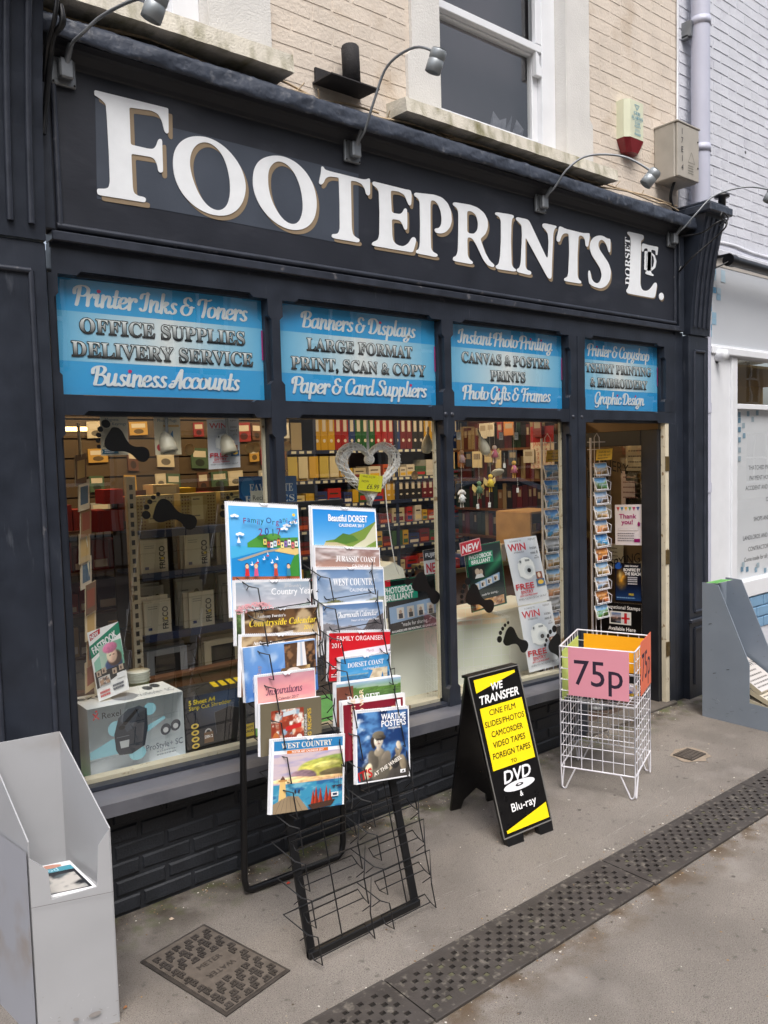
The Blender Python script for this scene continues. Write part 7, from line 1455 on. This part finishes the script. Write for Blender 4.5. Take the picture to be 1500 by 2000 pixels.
pr = Print(*Q((703,925),(748,930),(699,957),.125), th=.001, face=(226,222,40), edge=(226,222,40)); pr.text('WAS £12.99', .40, .80, .13, (60,60,50), 'thini', mw=.7); pr.text('NOW', .27, .50, .15, (50,50,50), 'n'); pr.text('£6.99', .62, .14, .30, (50,50,50), 'thini', mw=.55); pr.solo('price_tag', 'yellow price tag on the wicker heart reading now 6.99', 'price tag', m_=PRM)
def fav(p): p.rect(0,0,1,1,(30,92,150)); p.ell(.15,.62,.12,.35,(60,130,186)); p.text('SALLY\u2019S', .5, .80, .14, (200,150,130), 'serif', mw=.4) if False else None; p.text('FAVOURITE', .55, .50, .26, (226,230,226), 'serif', mw=.76); p.text('RECIPES', .52, .16, .22, (226,230,226), 'serif', fit=.86); p.text('SALT', .5, .82, .13, (190,150,140), 'serif')
card((466,931),(579,929),(468,992),.30,fav,'recipe_book','blue favourite recipes book behind the family organiser calendar','book')
card((489,959),(528,957),(491,990),.27,lambda p: (p.rect(0,0,1,1,(224,224,206)), p.text('Recipe', .5, .4, .32, (40,44,50), 'n', mw=.8)),'recipe_card','cream card reading Recipe in front of the blue book','card')
# photobook cards
def pb(p, new=False):
    p.rect(0,0,1,1,(18,44,40)); p.img(.02,.30,.98,.85,18,18,lambda U,V: mixc(np.zeros(U.shape+(3,))+np.array((16,34,34.)),(70,190,130),np.clip(1-np.abs((V-.5)-(U-.6)*.8)*4,0,1)*np.clip(U,0,1)*.8)); p.rect(.08,.70,.76,.88,(22,146,104)); p.text('PHOTOBOOK', .42, .80, .062, W, 'b', mw=.62); p.text('BRILLIANT', .42, .72, .062, W, 'b', mw=.56)
    p.rect(.14,.50,.48,.68,(40,40,40)); p.ell(.28,.60,.06,.05,(200,180,160)); p.ell(.38,.58,.05,.05,(190,170,150)); p.poly([(.2,.5),(.45,.5),(.4,.56),(.25,.56)],(220,220,220)); p.poly([(.10,.30),(.86,.40),(.88,.52),(.12,.42)],(150,180,216))
    for k in range(4): x = .15+.18*k; y = .325+.024*k; p.rect(x,y,x+.13,y+.095,(226,222,216)); p.rect(x+.02,y+.015,x+.07,y+.07,(70,60,56)); p.ell(x+.08,y+.055,.025,.02,(210,180,150),8)
    p.text('made for sharing...', .55, .215, .035, W, 'n', mw=.6); p.img(.12,.03,.92,.16,20,5,blotch(44,[(190,140,100),(240,220,200),(110,60,50),(240,180,90)],6)); p.line([(.02,.01),(.98,.01),(.98,.99),(.02,.99),(.02,.01)],.0015,(60,180,120))
card((905,1070),(976,1056),(921,1197),.18,pb,'photobook_board','dark green photobook board with NEW tag in the third window')
card((897,1061),(937,1050),(901,1087),.16,lambda p: (p.rect(0,0,1,1,(206,24,50)), p.line([(.02,.04),(.98,.04),(.98,.96),(.02,.96),(.02,.04)],.0015,W), p.text('NEW', .5, .2, .55, W, 'bi', fit=.85)),'new_tag','red tag reading NEW on the photobook board','tag')
def pb2(p):
    p.rect(0,0,1,1,(14,20,22)); p.rect(.0,.60,.62,.88,(22,146,118)); p.text('PHOTOBOOK', .28, .75, .11, W, 'b', fit=.60); p.text('BRILLIANT', .26, .62, .11, W, 'b', fit=.54); p.rect(.0,.88,.1,1,(200,30,50)); p.poly([(.04,.20),(.98,.26),(.98,.56),(.04,.50)],(150,180,216))
    for k in range(4): x = .18+.2*k; p.rect(x,.26,x+.14,.47,(226,222,216)); p.ell(x+.07,.39,.03,.04,(190,160,140),8); p.rect(x+.03,.27,x+.11,.36,(50,46,50))
    p.text('"made for sharing...!"', .55, .12, .07, W, 'n', mw=.6); p.text('A4 LANDSCAPE OR PORTRAIT, A3 LANDSCAPE', .5, .03, .04, W, 'b', mw=.9); p.line([(.02,.01),(.98,.01),(.98,.98),(.02,.98)],.0015,(60,180,140))
card((751,1134),(849,1120),(760,1241),.17,pb2,'photobook_board','black photobook board with a strip of wedding pictures in the second window')
def nm_(p): p.rect(0,0,1,1,(222,224,230)); p.rect(0,.86,1,1,(26,26,32)); p.text('FUJIFILM', .5, .905, .05, W, 'b', fit=.8); p.text('NEW', .5, .70, .12, (206,26,50), 'b', fit=.8); p.text('MAGNET', .5, .61, .07, (206,26,50), 'b', fit=.86); p.text('PHOTO', .5, .53, .07, (206,26,50), 'b', fit=.7); p.text('PRINT', .5, .44, .07, (206,26,50), 'b', fit=.7); p.rect(.1,.12,.9,.38,(90,96,110))
card((826,1075),(866,1069),(838,1222),.20,nm_,'magnet_print_poster','red and white new magnet print poster behind the right mullion of the second window')
c = P(770,1160,.45); mb = MB(); mb.prism([(.0,0),(.20,0),(.20,.10),(.17,.20),(.10,.24),(.03,.22),(0,.14)], (c.x-.10,c.y,c.z-.06), (1,0,0), (0,0,1), (0,.14,0)); solo('white_photo_printer', mb, WHITEB, 'rounded white machine on the ledge of the second window', 'printer')
# hanging toys
def toy(px, py, y, body, dress, label, kind=0, tagc=True):
    c = P(px,py,y); t = thing('hanging_toy', label, 'toy', c); S_ = lambda o, r, cc, nm, sq=1: obj(nm, MB().lathe([(r*math.sin(a*math.pi/7), -r*sq*math.cos(a*math.pi/7)) for a in range(8)], (c.x+o[0],c.y+o[1],c.z+o[2]), (0,0,1), 10, L3(cc)), PRM, t)
    mb = MB(); mb.tube([(c.x,c.y,1.94),(c.x,c.y,c.z+.05)], .001, 4, L3((210,206,196))); obj('string', mb, PRM, t)
    S_((0,0,.032), .014, body, 'head'); mb = MB(); mb.lathe([(.004,.022),(.012,.015),(.022,-.025),(.0,-.025)], c, (0,0,1), 10, L3(dress)); obj('body', mb, PRM, t)
    for s in (-1,1):
        mb = MB(); mb.tube([(c.x+s*.008,c.y,c.z+.012),(c.x+s*.026,c.y-.005,c.z-.006)], .0035, 5, L3(body)); obj('arm', mb, PRM, t)
        mb = MB(); mb.tube([(c.x+s*.008,c.y,c.z-.022),(c.x+s*.010,c.y,c.z-.055)], .0035, 5, L3(body)); obj('leg', mb, PRM, t)
        if kind == 1: mb = MB(); mb.prism([(0,0),(s*.045,.03),(s*.05,.0),(s*.03,-.02)][::s], (c.x,c.y+.006,c.z), (1,0,0), (0,0,1), (0,.002,0), L3((226,196,120))); obj('wing', mb, PRM, t)
        if kind == 2: mb = MB(); mb.lathe([(0,.02),(.008,.01),(.006,-.01),(0,-.014)], (c.x+s*.018,c.y,c.z+.030), (s*.8,0,-1), 8, L3(body)); obj('ear', mb, PRM, t)
toy(966,885,.13,(236,206,190),(214,110,130),'pink dressed doll hanging high in the third window',1)
toy(958,942,.13,(236,196,60),(236,206,70),'yellow duck figure hanging under the pale dish',1); toy(902,972,.13,(232,226,220),(236,236,236),'white lamb hanging at the left edge of the third window',2)
toy(1004,915,.14,(226,180,90),(206,120,140),'striped doll hanging right of the pale dish',0); toy(902,895,.14,(196,150,110),(206,170,170),'pale pink doll hanging at the upper left of the third window',0)
toy(936,955,.16,(120,150,110),(90,120,90),'green winged figure hanging behind the yellow duck',1)
for k, (px, py, y, l) in enumerate(((892,850,.10,'white paper ticket hanging at the top left of the third window'),(975,850,.12,'white paper ticket beside the pink doll'),(1005,850,.12,'larger white ticket hanging right of the pink doll'),(983,905,.12,'small ticket under the pink doll'),(931,985,.12,'ticket hanging below the green figure'),(954,982,.11,'ticket hanging below the yellow duck'),(1009,953,.12,'ticket hanging under the striped doll'))):
    O = P(px,py+9,y); s_ = .032 if py < 860 else .02; pr = Print(O, Vector((s_,0,0)), Vector((0,0,s_*1.35)), th=.001, face=(232,230,222)); pr.lines(.15,.85,[.3,.55],.08,(170,168,160),k); pr.mb.tube([pr.O+pr.U*.5+pr.V, pr.O+pr.U*.5+pr.V+Vector((0,0,.06))], .0008, 4, L3((220,216,206))); pr.solo('paper_ticket', l, 'ticket', m_=PRM)
for k, (px, py) in enumerate(((215,826),(488,875),(500,874),(560,872),(810,928))):
    c = P(px if k else 370, 878 if k == 0 else py, .5); mb = MB(); mb.lathe([(0,-.001),(.026,-.001),(.026,.001),(0,.001)], c, (0,1,0), 16, L3((222,190,140))); solo('round_ticket', mb, PRM, ['round tan ticket between the posters of the left window','round tan ticket by the left mullion, left of its pair','round tan ticket by the left mullion, right of its pair','round tan ticket at the left edge of the second window','round tan ticket below the heart, right side'][k], 'ticket')
# strips of cards at the far left
t = thing('card_display', 'tall display of cards seen edge on at the far left of the left window', 'display rack', P(190,1300,.25))
a = P(190,1340,.25); mb = MB(); mb.tube([(a.x,.27,.815),(a.x-.015,.27,1.93)], .006, 6); obj('pole', mb, CREAMW, t); r = random.Random(14)
for k in range(9):
    z = .84+k*.105; c = [(196,170,130),(150,110,76),(226,206,176),(120,90,70),(206,190,170)][k % 5]; pr = Print((a.x-.05+r.uniform(-.01,.01),.22,z), (.06,.05,.01), (.012,.02,.12), th=.004, face=c, edge=(206,190,160)); pr.rect(.15,.2,.85,.8,[(150,80,60),(90,110,130),(206,170,110)][k % 3]); pr.obj('card', PRM, t)
for k in range(4):
    z = .86+k*.21; pr = Print((a.x-.13,.30,z), (.08,.06,.0), (.0,.02,.14), th=.004, face=(206,196,180), edge=(120,90,70)); pr.rect(.1,.1,.9,.9,[(206,196,176),(176,60,50),(226,220,206)][k % 3]); pr.obj('card', PRM, t)
# ---- postcard spinners
ORD = 'first second third fourth fifth sixth seventh eighth ninth tenth eleventh'.split()
def spinner(pc, y, label, lab2, z1, sign, seed, rows=11, ncol=2):
    c0 = P(pc, 900, y); x = c0.x; t = thing('postcard_spinner', label, 'display rack', (x,y,0)); r = random.Random(seed)
    mb = MB(); mb.tube([(x-.028,y,.1),(x-.028,y,z1+.10)], .003, 6); mb.tube([(x+.028,y,.1),(x+.028,y,z1+.10)], .003, 6); mb.tube([(x,y+.05,.0),(x,y+.05,z1+.10)], .008, 8); obj('uprights', mb, WWIRE, t)
    mb = MB(); mb.lathe([(0,0),(.16,.0),(.17,.02),(.0,.03)], (x,y+.05,0), (0,0,1), 20); obj('foot', mb, BLACK, t)
    mb = MB()
    for zz2 in (z1+.02,z1+.07): mb.tube([(x-.05,y-.03,zz2),(x+.05,y-.03,zz2),(x+.05,y+.04,zz2),(x-.05,y+.04,zz2)], .0025, 5, closed=True, sm=False)
    mb.tube([(x-.028,y,z1+.10),(x,y,z1+.13),(x+.028,y,z1+.10)], .0025, 5); obj('crown', mb, WWIRE, t)
    pr = Print((x-.075,y-.045,z1-.055), (.150,-.02,.004), (.012,0,.075), th=.001, face=(250,196,66), edge=(250,196,66)); pr.text(sign[0], .5, .66, .17, (120,70,30), 'thini', mw=.86); pr.text(sign[1], .5, .38, .17, (120,70,30), 'thini', mw=.8); pr.lines(.1,.9,[.14],.09,(160,110,50)); pr.solo('spinner_sign', lab2, 'sign', m_=PRM)
    for k in range(rows):
        z = z1-.155-.097*k; mb = MB(); w_ = .078
        mb.tube([(x-w_,y-.02,z+.062),(x-w_,y-.055,z+.045),(x-w_,y-.05,z-.005),(x+w_,y-.05,z-.005),(x+w_,y-.055,z+.045),(x+w_,y-.02,z+.062)], .0020, 5, sm=False)
        mb.tube([(x-w_*.3,y-.051,z-.004),(x-w_*.3,y-.056,z+.035),(x+w_*.5,y-.056,z+.035),(x+w_*.5,y-.051,z-.004)], .0017, 5, sm=False); obj('wire_pocket', mb, WWIRE, t)
        pr = Print((x-.070+r.uniform(-.004,.004),y-.045,z), (.140,-.0,r.uniform(-.003,.003)), (.006,.028,.083), th=.006, face=W, edge=(230,230,226)); sd = seed*20+k
        pal = r.choice([((90,160,224),(206,224,240),(206,166,96),(196,140,80)),((70,150,220),(190,220,240),(120,160,70),(70,130,60)),((120,170,220),(220,220,230),(150,120,90),(60,110,150)),((60,130,210),(240,200,150),(210,140,80),(190,110,60)),((206,120,60),(240,180,90),(120,60,40),(180,90,50)),((170,180,190),(220,220,224),(110,110,100),(90,100,110)),((40,110,190),(90,170,230),(230,200,150),(40,130,170))])
        pr.img(.04,.05,.96,.95,12,8,scape(sd,*pal,.45,.5,.25)); pr.solo('postcard', ['postcard of a sandy beach','postcard of green fields'][pal[2][0] < 140]+' in the '+ORD[k]+' pocket down of the '+('third window' if seed == 1 else 'doorway')+' spinner', 'postcard', 'postcards on the spinner '+('behind the third window' if seed == 1 else 'in the doorway'), PR)
    return t
spinner(1070,.36,'white wire postcard spinner behind the third window','amber sign on the spinner behind the third window',1.76,('Panoramic postcards','40p each'),1,11)
spinner(1166,.30,'white wire postcard spinner standing in the doorway','amber sign on the spinner in the doorway',1.76,('Small 20p each','Large 40p each'),2,11)
# ---- the open door
DX = 4.885
dt = thing('open_door', 'dark glazed shop door standing open inwards with posters on its glass', 'door', (DX,.10,.02)); DK = mat('door_black_paint', (32,34,40), .4, var=.2, vscale=10, bump=.3, bscale=40)
mb = MB(); mb.box(DX,.045,.02,DX+.042,.175,1.905,b=.003); obj('stile', mb, DK, dt); mb = MB(); mb.box(DX,.83,.02,DX+.042,.93,1.905,b=.003); obj('stile', mb, DK, dt)
mb = MB(); mb.box(DX,.175,1.80,DX+.042,.83,1.905,b=.003); obj('top_rail', mb, DK, dt)
mb = MB(); mb.box(DX,.175,.02,DX+.042,.83,.24,b=.003); obj('bottom_rail', mb, DK, dt)
mb = MB(); mb.add([(DX+.02,.83,.24),(DX+.02,.175,.24),(DX+.02,.175,1.80),(DX+.02,.83,1.80)], [(0,1,2,3)]); obj('door_glass', mb, GLASS, dt)
mb = MB(); mb.box(4.915,.006,.0,4.957,.04,1.945); jb = obj('door_jamb', mb, CREAMW, SF)
for z in (1.62,.98,.34):
    mb = MB(); mb.box(4.925,.001,z,4.957,.0055,z+.10,b=.001); mb.tube([(4.918,.002,z),(4.918,.002,z+.10)], .006, 8); obj('hinge', mb, BRASS, dt)
def dcard(tl, tr, bl, fn, name, label, cat='poster'):
    x = DX+.014; O = PX(*bl,x); U = PX(*tr,x)-PX(*tl,x); V = PX(*tl,x)-O; U.x = V.x = 0; pr = Print(O, U, V, th=.001); fn(pr); return pr.solo(name, label, cat)
def ty(p):
    p.rect(0,0,1,1,(236,232,240))
    for k in range(6): x = .06+.15*k; p.poly([(x,.94),(x+.12,.94),(x+.06,.84)],[(206,60,60),(60,140,190),(236,190,60),(90,160,110),(190,60,120),(60,90,160)][k])
    p.text('Thank', .48, .66, .11, (176,20,120), 'b', fit=.64); p.text('you!', .46, .52, .11, (176,20,120), 'b', fit=.42); p.rect(.12,.36,.88,.42,(200,196,206)); p.rect(.13,.365,.87,.415,(236,232,240)); p.lines(.1,.9,[.28,.22,.16,.10],.02,(120,116,130)); p.rect(.72,.08,.94,.16,(150,20,110)); p.ell(.90,.52,.05,.06,(150,20,110),8)
dcard((1201,986),(1253,985),(1202,1064),ty,'thank_you_poster','white Thank you poster with bunting on the open door')
def bf(p):
    p.rect(0,0,1,1,(14,14,22)); p.img(.02,.05,.98,.95,16,24,lambda U,V: mixc(mixc(mixc(np.zeros(U.shape+(3,))+np.array((10,14,34.)),(40,90,160),np.clip(.5-V,0,1)*1.4),(246,176,60),np.clip(1-np.hypot((U-.25)*1.4,V-.62)*2.6,0,1)*fbm(U,V,9,3)*1.8),(255,230,150),np.clip(1-np.hypot((U-.2)*2,V-.7)*6,0,1)))
    p.text('28th October', .64, .90, .05, W, 'serif', mw=.6); p.text('BONFIRE BY', .66, .79, .075, W, 'b', mw=.62); p.text('THE BEACH', .68, .69, .075, W, 'b', mw=.58); p.ell(.14,.93,.15,.09,(40,90,180)); p.lines(.5,.95,[.62,.57,.52,.46],.03,(206,206,216)); p.text('FREE', .62, .18, .05, (236,206,40), 'b'); p.lines(.06,.94,[.1],.03,(120,160,210))
dcard((1200,1099),(1252,1100),(1202,1175),bf,'bonfire_poster','dark bonfire by the beach poster with golden firework')
def ist(p): p.rect(0,0,1,1,(12,12,14)); p.text('International Stamps', .56, .80, .12, W, 'n', mw=.84, off=.008); p.rect(.30,.30,.78,.72,(236,236,232)); p.img(.33,.34,.56,.68,8,8,scape(7,(90,130,190),(240,170,130),(60,60,70),(80,110,140),.4)); p.rect(.57,.34,.75,.68,(226,226,230)); p.rect(.63,.34,.69,.68,(200,30,40)); p.rect(.57,.48,.75,.54,(200,30,40)); p.text('Available Here', .58, .10, .12, W, 'b', mw=.62)
dcard((1165,1174),(1253,1181),(1165,1232),ist,'stamps_poster','black International Stamps Available Here poster low on the door')
def dtext(t_, a, b, h_, label):
    x = DX+.012; A, B_3 = PX(*a,x), PX(*b,x); v, f = glyphs(t_, 'n', .012); wd = v[:,0].max(); U = (B_3-A)/wd; H_ = Vector((0,0,h_)); n_ = len(t_)
    mb = MB(); mb.add([A+U*p[0]+H_*p[1]+Vector((-.001,0,-(.03*(p[0]/wd-.35)**2)*3)) for p in v], f); obj('glass_lettering', mb, mat('black_vinyl', (8,8,9), .35), dt, label=label)
dtext('STATIONERY', (1118,912), (1228,918), .075, 'black arched word STATIONERY on the glass'); dtext('COPYING', (1172,1124), (1250,1088), .07, 'black arched word COPYING on the glass')
dcard((1146,918),(1190,916),(1148,972),lambda p: (p.rect(0,0,1,1,(16,16,18)), p.line([(.04,.04),(.96,.04),(.96,.96),(.04,.96),(.04,.04)],.002,(150,150,150)), p.lines(.3,.9,[.2,.35,.5,.65,.8],.05,(190,190,190))),'hours_board','black opening hours board on the open door','notice')
dcard((1160,976),(1193,976),(1162,1010),lambda p: (p.rect(0,0,1,1,(150,152,146)), p.lines(.1,.9,[.3,.6],.12,(70,70,70))),'grey_notice','grey notice below the opening hours board','notice')
r = random.Random(6)                                    # papers pinned inside, seen through the door glass
for k, (px, py, w_, h_, c, l) in enumerate(((1222,868,.22,.28,(214,204,180),'cream paper high behind the door glass'),(1213,920,.17,.26,(226,206,206),'pink checked notice behind the door glass'),(1240,922,.14,.26,(222,214,206),'white notice beside the pink checked one'),(1222,972,.3,.10,(60,60,130),'blue headed letter behind the door glass'),(1238,1095,.16,.3,(190,180,160),'buff sheet behind the bonfire poster'),(1175,1060,.2,.2,(200,196,186),'white sheet behind the word copying'))):
    O = PX(px,py,5.32); pr = Print(O-Vector((0,0,h_)), Vector((0,-w_,0)), Vector((0,0,h_)), th=.002, face=c); pr.lines(.1,.9,[.2,.35,.5,.65,.8],.04,(150,110,110) if k == 1 else (110,104,96),k); pr.solo('pinned_notice', l, 'notice', m_=PRM)
